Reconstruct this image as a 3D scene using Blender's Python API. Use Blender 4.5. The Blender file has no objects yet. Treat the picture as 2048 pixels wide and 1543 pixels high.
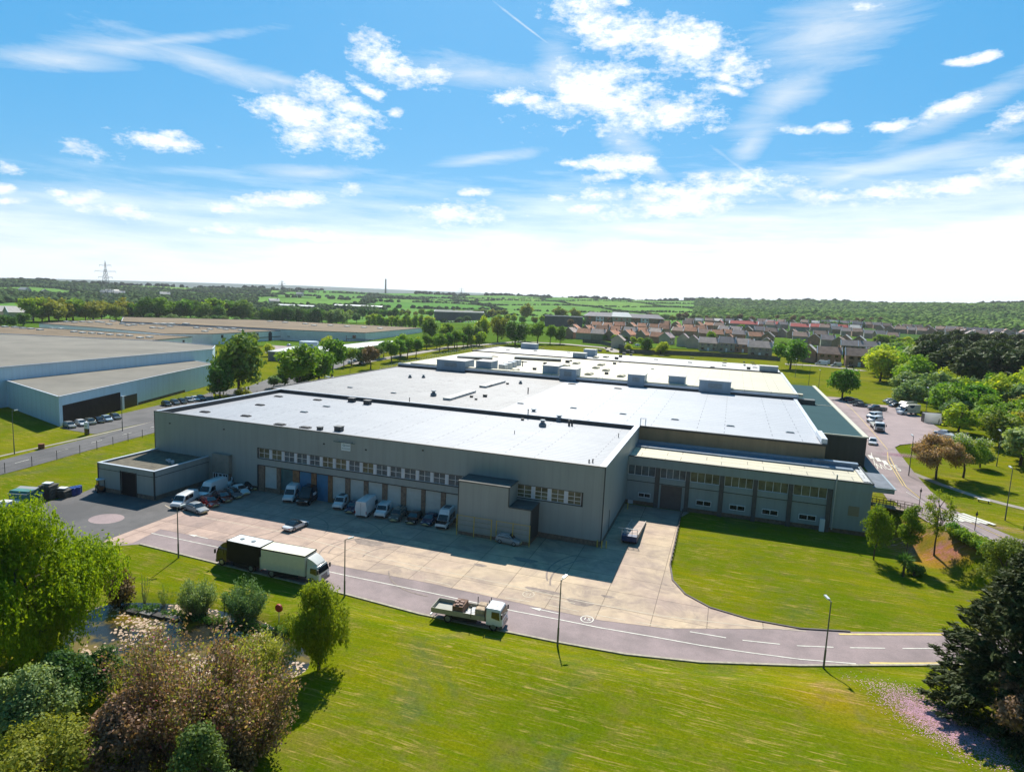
import bpy, math, random
import numpy as np
from mathutils import Vector, Matrix
rad = math.radians
S = bpy.context.scene
col = S.collection
random.seed(7)

# ------------------------------------------------------------------ camera
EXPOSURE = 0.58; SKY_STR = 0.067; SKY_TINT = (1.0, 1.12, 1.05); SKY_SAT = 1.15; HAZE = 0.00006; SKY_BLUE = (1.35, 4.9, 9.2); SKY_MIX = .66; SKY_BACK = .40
CAM_H = 36.0
FPX, PIT, ROL, YAW = 1295.54, 0.1332, 0.0444, 0.3241        # focal length in pixels of a 2048 wide frame
FW = Vector((-math.sin(YAW)*math.cos(PIT), math.cos(YAW)*math.cos(PIT), -math.sin(PIT)))
_rt = Vector((math.cos(YAW), math.sin(YAW), 0)); _up = _rt.cross(FW)
RT = math.cos(ROL)*_rt + math.sin(ROL)*_up
UP = -math.sin(ROL)*_rt + math.cos(ROL)*_up
cam_d = bpy.data.cameras.new('camera'); cam = bpy.data.objects.new('camera', cam_d); col.objects.link(cam)
cam.matrix_world = Matrix(((RT.x, UP.x, -FW.x, 0), (RT.y, UP.y, -FW.y, 0), (RT.z, UP.z, -FW.z, CAM_H), (0, 0, 0, 1)))
cam_d.sensor_width = 36; cam_d.lens = 36*FPX/2048; cam_d.clip_end = 40000; cam_d.clip_start = 0.5
S.camera = cam

def ray(px, py):
    return FW*FPX + RT*(px-1024) + UP*(771.5-py)
def at(px, py, z=0.0):
    d = ray(px, py); t = (z-CAM_H)/d.z
    return Vector((d.x*t, d.y*t, z))

# ------------------------------------------------------------------ terrain
def sm(t):
    t = np.clip(t, 0, 1); return t*t*(3-2*t)
_e = [at(*p) for p in ((150, 1075), (280, 1088), (440, 1128), (690, 1188), (840, 1228), (1115, 1284), (1250, 1308), (1400, 1324), (1600, 1331), (1840, 1330), (2040, 1325))]
EDGE_X = [p.x for p in _e]; EDGE_Y = [p.y for p in _e]
TB = [-300, 0, 600, 1024, 1500, 2048, 2500]
TD = [0, 130, 200, 300, 420, 600, 900, 1300, 1900, 2600, 3200, 5000, 8000, 9600, 12300]
TZ = np.array([[0, 0, 0, 0, 0, 0, 0, 2, 10, 20, 6, 0, 0, 20, 0], [0, 0, 0, 0, 0, 0, 0, 2, 10, 20, 6, 0, 0, 20, 0], [0, 0, 0, 0, 0, 0, 0, 4, 14, 29, 8, 0, 0, 92, 0],
               [0, 0, 0, 2, 6, 7, 8, 14, 28, 47, 20, 0, 0, 105, 0], [0, 0, 3, 7, 10, 11, 14, 20, 38, 66, 30, 0, 0, 40, 0],
               [0, 0, 6, 9, 10.5, 13, 18, 28, 55, 93, 50, 0, 0, 30, 0], [0, 0, 6, 9, 11, 14, 20, 32, 60, 102, 60, 0, 0, 30, 0]], float)
def bear(x, y):
    dep = -math.sin(YAW)*x + math.cos(YAW)*y; lat = math.cos(YAW)*x + math.sin(YAW)*y
    return np.where(dep > 1, 1024 + FPX*lat/np.maximum(dep, 1), np.where(lat > 0, 2500, -300)), np.hypot(x, y)
def T(x, y):
    x = np.asarray(x, float); y = np.asarray(y, float)
    b, d = bear(x, y)
    bi = np.clip(np.interp(b, TB, range(len(TB))), 0, len(TB)-1.001); di = np.clip(np.interp(d, TD, range(len(TD))), 0, len(TD)-1.001)
    i = bi.astype(int); j = di.astype(int); fb = bi-i; fd = di-j
    far = (TZ[i, j]*(1-fb)+TZ[i+1, j]*fb)*(1-fd) + (TZ[i, j+1]*(1-fb)+TZ[i+1, j+1]*fb)*fd
    far = far + sm((d-900)/900)*(5*np.sin(x/170+1)*np.cos(y/210) + 3*np.sin(x/71)*np.sin(y/63+2))*sm((5000-d)/1800)
    toe = np.interp(y, [60, 78, 92, 100, 110, 116, 124], [180, 120, 41, 33, 28, 25, 20.8])
    bank = sm((x-toe)/6.5)*np.interp(y, [60, 100, 120, 220, 300], [3, 3.9, 4.3, 7.2, 7.5])*sm((330-d)/80)
    ey = np.interp(x, EDGE_X, EDGE_Y)
    berm = 1.25*sm((ey-0.6-y)/6.5)*sm((x+47)/6) + .25*np.sin(x/7.)*np.sin(y/6.+1)*sm((ey-4-y)/6)
    pond = sm((1.25-np.hypot((x+50.0)/14.0, (y-48.8)/6.0))/0.35)
    berm = berm*(1-pond) - 0.55*pond
    near = np.where(y < ey, berm, 0)
    return np.maximum(bank, far) + near
def on(px, py):
    z = 0.0
    for k in range(30):
        p = at(px, py, z); z = 0.5*z + 0.5*float(T(p.x, p.y))
    return Vector((p.x, p.y, float(T(p.x, p.y))))

# ------------------------------------------------------------------ mesh helpers
class MB:
    def __init__(s): s.v = []; s.f = []
    def poly(s, pts):
        n = len(s.v); s.v += [tuple(p) for p in pts]; s.f.append(tuple(range(n, n+len(pts)))); return s
    def box(s, x0, x1, y0, y1, z0, z1):
        n = len(s.v); s.v += [(x0, y0, z0), (x1, y0, z0), (x1, y1, z0), (x0, y1, z0), (x0, y0, z1), (x1, y0, z1), (x1, y1, z1), (x0, y1, z1)]
        s.f += [tuple(n+k for k in q) for q in ((3, 2, 1, 0), (4, 5, 6, 7), (0, 1, 5, 4), (1, 2, 6, 5), (2, 3, 7, 6), (3, 0, 4, 7))]; return s
    def prism(s, pl, z0, z1):
        if sum(a[0]*b[1]-b[0]*a[1] for a, b in zip(pl, pl[1:]+pl[:1])) < 0: pl = pl[::-1]
        n = len(s.v); k = len(pl); s.v += [(p[0], p[1], z0) for p in pl] + [(p[0], p[1], z1) for p in pl]
        s.f.append(tuple(range(n+k-1, n-1, -1))); s.f.append(tuple(range(n+k, n+2*k)))
        s.f += [(n+i, n+(i+1) % k, n+k+(i+1) % k, n+k+i) for i in range(k)]; return s
    def cyl(s, a, b, r0, r1=None, n=10, caps=True):
        a = Vector(a); b = Vector(b); r1 = r0 if r1 is None else r1
        d = (b-a).normalized(); u = d.orthogonal().normalized(); w = d.cross(u); m = len(s.v)
        for c, r in ((a, r0), (b, r1)):
            for k in range(n):
                t = 2*math.pi*k/n; s.v.append(tuple(c + r*(math.cos(t)*u + math.sin(t)*w)))
        s.f += [(m+k, m+(k+1) % n, m+n+(k+1) % n, m+n+k) for k in range(n)]
        if caps: s.f.append(tuple(range(m+n-1, m-1, -1))); s.f.append(tuple(range(m+n, m+2*n)))
        return s
    def bar(s, a, b, w, h=None):      # box beam from a to b
        a = Vector(a); b = Vector(b); h = h or w; d = (b-a).normalized()
        u = d.cross(Vector((0, 0, 1))); u = u.normalized() if u.length > 1e-4 else Vector((1, 0, 0)); v = u.cross(d)
        n = len(s.v)
        for c in (a, b):
            for i, j in ((-1, -1), (1, -1), (1, 1), (-1, 1)): s.v.append(tuple(c + u*(i*w/2) + v*(j*h/2)))
        s.f += [tuple(n+k for k in q) for q in ((3, 2, 1, 0), (4, 5, 6, 7), (0, 1, 5, 4), (1, 2, 6, 5), (2, 3, 7, 6), (3, 0, 4, 7))]; return s
    def loft(s, rings):
        n = len(s.v); k = len(rings[0])
        for r in rings: s.v += [tuple(p) for p in r]
        for i in range(len(rings)-1):
            for j in range(k): s.f.append((n+i*k+j, n+i*k+(j+1) % k, n+(i+1)*k+(j+1) % k, n+(i+1)*k+j))
        s.f.append(tuple(range(n+k-1, n-1, -1))); m = n+(len(rings)-1)*k; s.f.append(tuple(range(m, m+k))); return s
    def build(s, name, mat, parent=None, smooth=None, local=False):
        o = Vector((0, 0, 0)); p = parent
        if not local:
            while p is not None: o = o + p.location; p = p.parent
        me = bpy.data.meshes.new(name); me.from_pydata([(a-o.x, b-o.y, c-o.z) for a, b, c in s.v], [], s.f)
        if smooth:
            for q in me.polygons: q.use_smooth = True
            me.set_sharp_from_angle(angle=rad(smooth))
        if mat: me.materials.append(mat)
        me.update(); ob = bpy.data.objects.new(name, me); col.objects.link(ob); ob.parent = parent; return ob

def tag(o, label=None, cat=None, group=None, kind=None):
    for k, v in (('label', label), ('category', cat), ('group', group), ('kind', kind)):
        if v: o[k] = v
    return o
def thing(name, label, cat, loc=(0, 0, 0), rz=0, group=None):
    o = bpy.data.objects.new(name, None); col.objects.link(o); o.empty_display_size = .5
    o.location = loc; o.rotation_euler = (0, 0, rz); return tag(o, label, cat, group)
def struct(o): o['kind'] = 'structure'; return o
KIDS = {}
def copy_tree(o, parent=None):
    c = o.copy(); col.objects.link(c); c.parent = parent
    for ch in o.children: copy_tree(ch, c)
    return c

# ------------------------------------------------------------------ materials
def nodes(name):
    m = bpy.data.materials.new(name); m.use_nodes = True; nt = m.node_tree; return m, nt, nt.nodes['Principled BSDF']
def N(nt, t, **k):
    n = nt.nodes.new(t)
    for a, b in k.items():
        if a == 'ins':
            for i, v in b.items(): n.inputs[i].default_value = v
        else: setattr(n, a, b)
    return n
def mixc(nt, fac, a, b, bl='MIX'):
    n = nt.nodes.new('ShaderNodeMix'); n.data_type = 'RGBA'; n.blend_type = bl
    for s_, v in ((0, fac), (6, a), (7, b)):
        if hasattr(v, 'is_output'): nt.links.new(v, n.inputs[s_])
        else: n.inputs[s_].default_value = v if s_ == 0 else (*v[:3], 1)
    return n.outputs[2]
def ramp(nt, src, a, b, lo=0., hi=1.):
    n = N(nt, 'ShaderNodeMapRange', ins={1: a, 2: b, 3: lo, 4: hi}); n.clamp = True; nt.links.new(src, n.inputs[0]); return n.outputs[0]
def noise(nt, scale, detail=4, rough=.6, vec=None, stretch=None, dist=0, rot=0):
    n = N(nt, 'ShaderNodeTexNoise', ins={'Scale': scale, 'Detail': detail, 'Roughness': rough, 'Distortion': dist})
    if vec is None: vec = N(nt, 'ShaderNodeNewGeometry').outputs['Position']
    if stretch:
        m = N(nt, 'ShaderNodeMapping'); m.inputs['Scale'].default_value = stretch; m.inputs['Rotation'].default_value = (0, 0, rot); nt.links.new(vec, m.inputs[0]); vec = m.outputs[0]
    nt.links.new(vec, n.inputs['Vector']); return n.outputs[0]
def bumpn(nt, b, h, st, dist=.05):
    n = N(nt, 'ShaderNodeBump', ins={'Strength': st, 'Distance': dist}); nt.links.new(h, n.inputs['Height']); nt.links.new(n.outputs[0], b.inputs['Normal'])
MATS = {}
def M(name, c, r=.6, metal=0., nz=None, spec=.5, coat=0., bump=None):
    if name in MATS: return MATS[name]
    m, nt, b = nodes(name); b.inputs['Roughness'].default_value = r; b.inputs['Metallic'].default_value = metal
    b.inputs['Specular IOR Level'].default_value = spec; b.inputs['Coat Weight'].default_value = coat
    b.inputs['Base Color'].default_value = (*c, 1)
    if nz:
        f = noise(nt, nz[0], 5, .65); lo = [x*(1-nz[1]) for x in c]; hi = [min(1, x*(1+nz[1])) for x in c]
        nt.links.new(mixc(nt, ramp(nt, f, .3, .7), lo, hi), b.inputs['Base Color'])
        if bump: bumpn(nt, b, f, bump)
    MATS[name] = m; return m
def leafmat(name, c, c2, tr=.4, hue=.03, spec=.12):
    if name in MATS: return MATS[name]
    m, nt, b = nodes(name); g = N(nt, 'ShaderNodeNewGeometry')
    cc = mixc(nt, g.outputs['Random Per Island'], c, c2)
    oi = N(nt, 'ShaderNodeObjectInfo'); hs = N(nt, 'ShaderNodeHueSaturation')
    nt.links.new(ramp(nt, oi.outputs['Random'], 0, 1, .5-hue, .5+hue), hs.inputs['Hue']); nt.links.new(ramp(nt, oi.outputs['Random'], 0, 1, 1.18, .8), hs.inputs['Value']); nt.links.new(cc, hs.inputs['Color']); cc = hs.outputs[0]
    nt.links.new(cc, b.inputs['Base Color']); b.inputs['Roughness'].default_value = .6; b.inputs['Specular IOR Level'].default_value = spec
    t = N(nt, 'ShaderNodeBsdfTranslucent'); t2 = mixc(nt, 1., cc, (1.25, 1.2, .5), 'MULTIPLY'); nt.links.new(t2, t.inputs[0])
    mx = N(nt, 'ShaderNodeMixShader', ins={0: tr}); nt.links.new(b.outputs[0], mx.inputs[1]); nt.links.new(t.outputs[0], mx.inputs[2])
    nt.links.new(mx.outputs[0], nt.nodes['Material Output'].inputs[0]); MATS[name] = m; return m
# ------------------------------------------------------------------ sun, sky, exposure
SUN_AZ, SUN_EL = rad(18.0), rad(45)          # azimuth measured from +Y towards -X
sd = Vector((-math.sin(SUN_AZ)*math.cos(SUN_EL), math.cos(SUN_AZ)*math.cos(SUN_EL), math.sin(SUN_EL)))
sl = bpy.data.lights.new('sun', 'SUN'); sl.energy = 5.0; sl.angle = rad(.53); sl.color = (1, .94, .84)
so = bpy.data.objects.new('sun', sl); col.objects.link(so); so.rotation_euler = sd.to_track_quat('Z', 'Y').to_euler(); so.location = (-60, 200, 260)
S.view_settings.view_transform = 'Standard'; S.view_settings.look = 'None'; S.view_settings.exposure = EXPOSURE; S.view_settings.gamma = 1
w = bpy.data.worlds.new('World'); S.world = w; w.use_nodes = True; nt = w.node_tree; nt.nodes.clear()
sky = N(nt, 'ShaderNodeTexSky', sky_type='NISHITA', sun_disc=False, sun_elevation=SUN_EL, sun_rotation=-SUN_AZ, air_density=1.0, dust_density=.6, ozone_density=3.0, altitude=60)
geo = N(nt, 'ShaderNodeTexCoord').outputs['Generated']
def V(op, a, b=None, **k):
    n = N(nt, 'ShaderNodeVectorMath', operation=op); nt.links.new(a, n.inputs[0])
    if b is not None:
        if hasattr(b, 'is_output'): nt.links.new(b, n.inputs[1])
        else: n.inputs[1].default_value = b
    return n
def A(op, a, b=None, c=None):
    n = N(nt, 'ShaderNodeMath', operation=op)
    for i, v in enumerate((a, b, c)):
        if v is None: continue
        if hasattr(v, 'is_output'): nt.links.new(v, n.inputs[i])
        else: n.inputs[i].default_value = v
    return n.outputs[0]
sp = N(nt, 'ShaderNodeSeparateXYZ'); nt.links.new(geo, sp.inputs[0])
az = A('MULTIPLY', A('ARCTAN2', sp.outputs[0], sp.outputs[1]), 57.2958); el = A('MULTIPLY', A('ARCSINE', sp.outputs[2]), 57.2958)
ae = N(nt, 'ShaderNodeCombineXYZ'); nt.links.new(az, ae.inputs[0]); nt.links.new(el, ae.inputs[1])
def ang(px, py):
    d = ray(px, py).normalized(); return math.degrees(math.atan2(d.x, d.y)), math.degrees(math.asin(d.z))
def field(blobs):
    out = None
    for px, py, rx, ry, rot in blobs:
        a, e = ang(px, py); a1, e1 = ang(px+20*math.cos(rad(rot)), py+20*math.sin(rad(rot))); a2, e2 = ang(px, py+20)
        mp = N(nt, 'ShaderNodeMapping', vector_type='TEXTURE'); mp.inputs['Location'].default_value = (a, e, 0)
        mp.inputs['Rotation'].default_value = (0, 0, math.atan2(e1-e, a1-a))
        mp.inputs['Scale'].default_value = (rx*math.hypot(a1-a, e1-e)/20, ry*abs(e2-e)/20, 1e6)
        cb = ae
        if out is not None:      # the running result rides along in z so that the blobs are evaluated one after the other
            cb = N(nt, 'ShaderNodeCombineXYZ'); nt.links.new(az, cb.inputs[0]); nt.links.new(el, cb.inputs[1]); nt.links.new(out, cb.inputs[2])
        nt.links.new(cb.outputs[0], mp.inputs[0])
        l = V('LENGTH', mp.outputs[0]).outputs['Value']
        out = l if out is None else A('MINIMUM', out, l)
    return out
CUM = [(1190, 45, 62, 40, 10), (1255, 70, 110, 45, 12), (1370, 95, 110, 52, 14), (1470, 125, 50, 32, 20), (1200, 160, 105, 30, -8), (1230, 205, 140, 45, 0), (1330, 215, 95, 38, 8), (1180, 190, 90, 50, 0),
       (765, 120, 55, 32, 25), (815, 142, 62, 28, 14), (868, 150, 30, 20, 0), (600, 228, 80, 24, 14), (650, 190, 45, 25, 10), (700, 212, 62, 20, 22), (695, 262, 60, 40, 14), (615, 280, 40, 22, 5), (1020, 190, 30, 14, -20), (1065, 197, 26, 10, 0),
       (150, 293, 58, 15, 14), (330, 283, 70, 15, 6), (12, 335, 26, 12, 8), (8, 376, 26, 9, 0), (10, 402, 34, 7, 0), (165, 400, 40, 12, -4), (120, 387, 18, 7, 0), (245, 422, 85, 14, 5), (560, 398, 80, 11, -2), (452, 414, 38, 10, 3), (707, 376, 28, 11, 8), (952, 384, 26, 6, 0),
       (905, 428, 85, 19, 0), (1225, 328, 68, 15, 0), (1140, 327, 20, 6, 0), (1205, 357, 42, 11, -4), (1190, 390, 52, 14, 0), (1180, 416, 38, 11, -4), (1110, 394, 22, 7, 0), (1400, 378, 125, 19, -4), (1460, 372, 60, 24, -5), (1350, 415, 130, 19, -4), (1300, 398, 30, 11, 0), (1405, 352, 24, 9, 0),
       (1660, 395, 70, 16, 4), (1760, 383, 68, 14, -8), (1935, 368, 80, 20, -12), (2020, 345, 55, 20, -14), (1900, 380, 55, 10, 0), (2035, 232, 55, 18, -22), (1905, 210, 44, 13, -14), (1782, 252, 38, 10, -8), (1660, 258, 40, 9, 0), (1600, 260, 30, 7, 0), (1920, 125, 26, 7, 0), (1965, 117, 26, 8, -12),
       (450, 458, 48, 9, 0), (600, 468, 95, 12, 4), (1455, 178, 30, 8, 18), (735, 180, 36, 11, 30), (790, 226, 14, 9, 0), (1450, 155, 30, 10, 20), (1735, 14, 34, 8, 0), (1245, 5, 20, 8, 0)]
CIR = [(330, 82, 230, 14, -5), (240, 95, 120, 22, 8), (430, 130, 230, 32, 17), (560, 160, 110, 14, 14), (960, 150, 170, 38, 6), (1110, 130, 60, 70, 60), (1640, 70, 190, 85, -20), (1560, 200, 130, 50, -40), (1500, 290, 70, 30, -50), (1250, 280, 75, 45, 45), (1300, 330, 55, 22, 40), (960, 320, 130, 14, -8), (1900, 230, 230, 30, -26), (1850, 310, 250, 24, -14), (1700, 350, 80, 12, -18), (1500, 350, 95, 5, 36), (1060, 60, 90, 2.5, 37), (620, 345, 120, 18, 2), (120, 120, 160, 22, 4)]
v3 = V('MULTIPLY', geo, (1, 1, 2.2)).outputs[0]
n1 = noise(nt, 11, 10, .66, v3); n2 = noise(nt, 42, 8, .7, v3)
nn = A('ADD', A('MULTIPLY', A('SUBTRACT', n1, .5), 3.6), A('MULTIPLY', A('SUBTRACT', n2, .5), 3.8))
dc = A('ADD', A('SUBTRACT', 1.15, field(CUM)), nn); cum = ramp(nt, dc, -.15, 1.15)
n3 = noise(nt, 6, 8, .7, V('MULTIPLY', geo, (1, 1, 6)).outputs[0], dist=.6)
ci = ramp(nt, A('ADD', A('SUBTRACT', 1.0, field(CIR)), A('MULTIPLY', A('SUBTRACT', n3, .5), 2.4)), -.1, 1.5, 0, .8)
hz = A('ADD', A('SUBTRACT', el, A('MULTIPLY', A('ADD', A('MAXIMUM', A('MINIMUM', az, 35.), -70.), 18.6), .065)), A('MULTIPLY', A('SUBTRACT', noise(nt, 5, 6, .6, V('MULTIPLY', geo, (1, 1, 9)).outputs[0]), .5), 9.0))
band = ramp(nt, hz, 3.4, 10.2, .97, 0.0)                                   # bright veil of thin cloud low over the land
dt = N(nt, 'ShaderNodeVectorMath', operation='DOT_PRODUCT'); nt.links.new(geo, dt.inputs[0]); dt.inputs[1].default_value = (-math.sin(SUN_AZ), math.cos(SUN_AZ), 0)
front = ramp(nt, dt.outputs['Value'], -.25, .55, SKY_BACK, 1.0)            # sky away from the sun dimmed further to darken the shaded walls
base = mixc(nt, SKY_MIX, mixc(nt, 1., sky.outputs[0], SKY_TINT, 'MULTIPLY'), SKY_BLUE)
hsv = N(nt, 'ShaderNodeHueSaturation', ins={'Saturation': SKY_SAT, 'Value': 1.0}); nt.links.new(base, hsv.inputs['Color'])
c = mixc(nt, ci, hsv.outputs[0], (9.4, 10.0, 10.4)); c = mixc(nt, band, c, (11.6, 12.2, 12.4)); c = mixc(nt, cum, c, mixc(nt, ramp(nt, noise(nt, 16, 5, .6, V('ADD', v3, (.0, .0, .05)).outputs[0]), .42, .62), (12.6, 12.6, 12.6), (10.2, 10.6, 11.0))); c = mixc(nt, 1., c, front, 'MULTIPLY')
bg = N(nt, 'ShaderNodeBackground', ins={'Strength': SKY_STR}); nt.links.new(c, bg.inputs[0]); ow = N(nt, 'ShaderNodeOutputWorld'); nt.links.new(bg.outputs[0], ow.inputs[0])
w.cycles.sampling_method = 'MANUAL'; w.cycles.sample_map_resolution = 512
# ------------------------------------------------------------------ ground sheet
def grid_mesh(name, P, nr, nc, mats, fmat=None, colr=None):
    me = bpy.data.meshes.new(name); me.vertices.add(nr*nc); me.vertices.foreach_set('co', P.astype(np.float32).ravel())
    r, c_ = np.meshgrid(np.arange(nr-1), np.arange(nc-1), indexing='ij'); a = (r*nc+c_).ravel()
    q = np.stack([a, a+nc, a+nc+1, a+1], 1).astype(np.int32); nf = len(q)
    me.loops.add(nf*4); me.loops.foreach_set('vertex_index', q.ravel()); me.polygons.add(nf)
    me.polygons.foreach_set('loop_start', np.arange(nf, dtype=np.int32)*4); me.polygons.foreach_set('use_smooth', np.ones(nf, bool))
    for m in mats: me.materials.append(m)
    if fmat is not None: me.polygons.foreach_set('material_index', fmat[q[:, 0]].astype(np.int32))
    if colr is not None:
        at_ = me.color_attributes.new('tint', 'FLOAT_COLOR', 'POINT'); at_.data.foreach_set('color', np.concatenate([colr, np.ones((len(colr), 1))], 1).astype(np.float32).ravel())
    me.update(calc_edges=True); me.validate(); o = bpy.data.objects.new(name, me); col.objects.link(o); return o

def lawn_mat():
    m, nt, b = nodes('mown_grass'); b.inputs['Roughness'].default_value = .9; b.inputs['Specular IOR Level'].default_value = .0
    big = noise(nt, .045, 5, .65); st = noise(nt, 1., 4, .6, stretch=(.05, .75, .3), dist=.5, rot=.06); st2 = noise(nt, 1., 4, .65, stretch=(.3, 3.6, .5), dist=1.1, rot=.10)
    fine = noise(nt, 4.2, 5, .85); med = noise(nt, .35, 5, .7)
    c1 = mixc(nt, ramp(nt, big, .35, .65), (.096, .132, .003), (.195, .19, .005))
    c1 = mixc(nt, ramp(nt, st, .36, .64, 0, .6), c1, (.082, .142, .004))
    c1 = mixc(nt, ramp(nt, med, .5, .68, 0, .7), c1, (.150, .135, .030)); c1 = mixc(nt, ramp(nt, noise(nt, .07, 5, .7, dist=.8), .55, .7, 0, .6), c1, (.075, .10, .045))
    dry = N(nt, 'ShaderNodeMath', operation='MULTIPLY'); nt.links.new(ramp(nt, st2, .53, .66), dry.inputs[0]); nt.links.new(ramp(nt, noise(nt, .11, 5, .7), .42, .6, .14, 1.), dry.inputs[1])
    c1 = mixc(nt, dry.outputs[0], c1, (.34, .26, .075))
    c1 = mixc(nt, ramp(nt, fine, .25, .75), mixc(nt, 1., c1, (.5, .54, .45), 'MULTIPLY'), mixc(nt, 1., c1, (1.5, 1.44, 1.5), 'MULTIPLY'))
    at_ = N(nt, 'ShaderNodeAttribute', attribute_name='tint'); c1 = mixc(nt, 1., c1, at_.outputs['Color'], 'MULTIPLY')
    nt.links.new(c1, b.inputs['Base Color']); bumpn(nt, b, fine, .5, .12); return m
def land_mat():
    m, nt, b = nodes('countryside'); b.inputs['Roughness'].default_value = .9; b.inputs['Specular IOR Level'].default_value = .0
    at_ = N(nt, 'ShaderNodeAttribute', attribute_name='tint'); f = noise(nt, .03, 6, .7); f2 = noise(nt, .005, 4, .6)
    c1 = mixc(nt, ramp(nt, f, .3, .7), mixc(nt, 1., at_.outputs['Color'], (.62, .66, .7), 'MULTIPLY'), mixc(nt, 1., at_.outputs['Color'], (1.3, 1.28, 1.2), 'MULTIPLY'))
    c1 = mixc(nt, ramp(nt, f2, .4, .65, 0, .5), c1, mixc(nt, 1., at_.outputs['Color'], (.8, .9, .9), 'MULTIPLY'))
    nt.links.new(c1, b.inputs['Base Color']); return m
phi = np.radians(np.concatenate([np.arange(-180, -60, 6), np.arange(-60, 60, .3), np.arange(60, 180.1, 6)]))
rr_ = np.concatenate([[.5, 4], np.arange(8, 40, 4), np.arange(40, 136, 1.), np.arange(136, 420, 4.), 420*1.035**np.arange(0, 99)])
RR, PP = np.meshgrid(rr_, phi, indexing='ij')
GX = RR*np.sin(PP-YAW); GY = RR*np.cos(PP-YAW); GZ = T(GX, GY)
tint = np.ones((GX.size, 3)); b_, d_ = bear(GX.ravel(), GY.ravel()); fm = (d_ > 430).astype(int)
gx, gy = GX.ravel(), GY.ravel()
def edge_of(x, y):
    u = x*.92+y*.38+60*np.sin(y/260.); v = -.38*x+.92*y+50*np.sin(x/210.); u = u/290 % 1; v = v/330 % 1
    return np.minimum.reduce([u, 1-u, v, 1-v])
def field_col(x, y, b, d):
    u = x*.92+y*.38+60*np.sin(y/260.); v = -.38*x+.92*y+50*np.sin(x/210.)
    cu = np.floor(u/290); cv = np.floor(v/330); h = np.abs(np.sin(cu*127.1+cv*311.7)*43758.5453) % 1; h2 = np.abs(np.sin(cu*269.5+cv*183.3)*9758.54) % 1
    pf = np.interp(b, [-300, 500, 760, 860, 1370, 1460, 2500], [.2, .22, .5, .93, .9, .06, .05])
    isf = (h < pf) & (d > 760)
    edge = np.minimum.reduce([u/290-cu, 1-(u/290-cu), v/330-cv, 1-(v/330-cv)]) < .03
    wood = np.stack([.045+.012*h2, .092+.02*h2, .026+0*h], 1); fld = np.stack([.10+.06*h2, .235+.04*h2, .05+.012*h2], 1)
    c_ = np.where((isf & ~edge)[:, None], fld, wood)
    rough = (d < 760)[:, None]; c_ = np.where(rough, np.array([[.085, .15, .018]]), c_)
    far = (d > 3300)[:, None]; return np.where(far, np.array([[.06, .09, .07]]), c_)
fi = fm == 1; tint[fi] = field_col(gx[fi], gy[fi], b_[fi], d_[fi])
lw = ~fi
def blob(cx, cy, rx, ry, rot=0):
    x = gx-cx; y = gy-cy; c_, s_ = math.cos(rot), math.sin(rot); return sm(1.35-np.hypot((x*c_+y*s_)/rx, (-x*s_+y*c_)/ry))
def stain(px, py, rx, ry, rot, rgb, k=1.):
    p = on(px, py); f = (blob(p.x, p.y, rx, ry, rot)*k*lw)[:, None]; tint[:] = tint*(1-f)+tint*np.array([rgb])*f
nz1 = .5+.5*np.sin(gx*1.7+3*np.sin(gy*.9))*np.sin(gy*1.9+2*np.sin(gx*1.1))
stain(1690, 1400, 6, 4.5, -.5, (1.7, 1.2, 2.2), .7); stain(1880, 1440, 4.6, 2.0, -.7, (1.9, 1.3, 3.5), .8)
stain(1905, 1108, 7, 2.2, -.25, (3.0, 1.25, 6.), .9); stain(1870, 1075, 5, 3, -.2, (2.2, 1.2, 5), .7); stain(1800, 1085, 3, 4, 0, (1.7, .9, 3), .8)
stain(1870, 1005, 4.5, 2.4, -.5, (1.9, 1.1, 8), .7); stain(1970, 1045, 6, 1.6, -.5, (1.8, 1.1, 9), .8)
tint = np.clip(tint, 0, 60)
ground = grid_mesh('ground', np.stack([gx, gy, GZ.ravel()], 1), len(rr_), len(phi), [lawn_mat(), land_mat()], fm, tint); struct(ground)

def sheet(name, pts, off, mat, cell=4.0, flat=False):
    """a thin surface laid on the terrain, cut along a square grid so that it follows the slope"""
    import bmesh
    bm = bmesh.new(); f = bm.faces.new([bm.verts.new((p[0], p[1], 0)) for p in pts]); f.normal_update()
    if f.normal.z < 0: f.normal_flip(); f.normal_update()
    if flat: bmesh.ops.triangulate(bm, faces=bm.faces[:])
    else:
        xs = [p[0] for p in pts]; ys = [p[1] for p in pts]
        bmesh.ops.triangulate(bm, faces=bm.faces[:])
        for lo, hi, no in ((min(xs), max(xs), (1, 0, 0)), (min(ys), max(ys), (0, 1, 0))):
            k = math.floor(lo/cell)*cell+cell
            while k < hi:
                bmesh.ops.bisect_plane(bm, geom=bm.verts[:]+bm.edges[:]+bm.faces[:], plane_co=(k*no[0], k*no[1], 0), plane_no=no); k += cell
        for v in bm.verts: v.co.z = float(T(v.co.x, v.co.y))
    for v in bm.verts: v.co.z += off
    me = bpy.data.meshes.new(name); bm.to_mesh(me); bm.free(); me.materials.append(mat)
    o = bpy.data.objects.new(name, me); col.objects.link(o); return o
def strip_pts(pl, w):
    L, Rr = [], []
    for i, p in enumerate(pl):
        a = Vector(pl[max(0, i-1)][:2]); b = Vector(pl[min(len(pl)-1, i+1)][:2]); d = (b-a).normalized(); n = Vector((-d.y, d.x))*w/2; q = Vector(p[:2])
        L.append(q+n); Rr.append(q-n)
    return L, Rr
def strip_into(mb, pl, w, z, up=.12):
    L, Rr = strip_pts(pl, w)
    for i in range(len(pl)-1):
        q4 = (Rr[i], Rr[i+1], L[i+1], L[i])
        mb.poly([(p.x, p.y, z if z is not None else float(T(p.x, p.y))+up) for p in q4])
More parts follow.
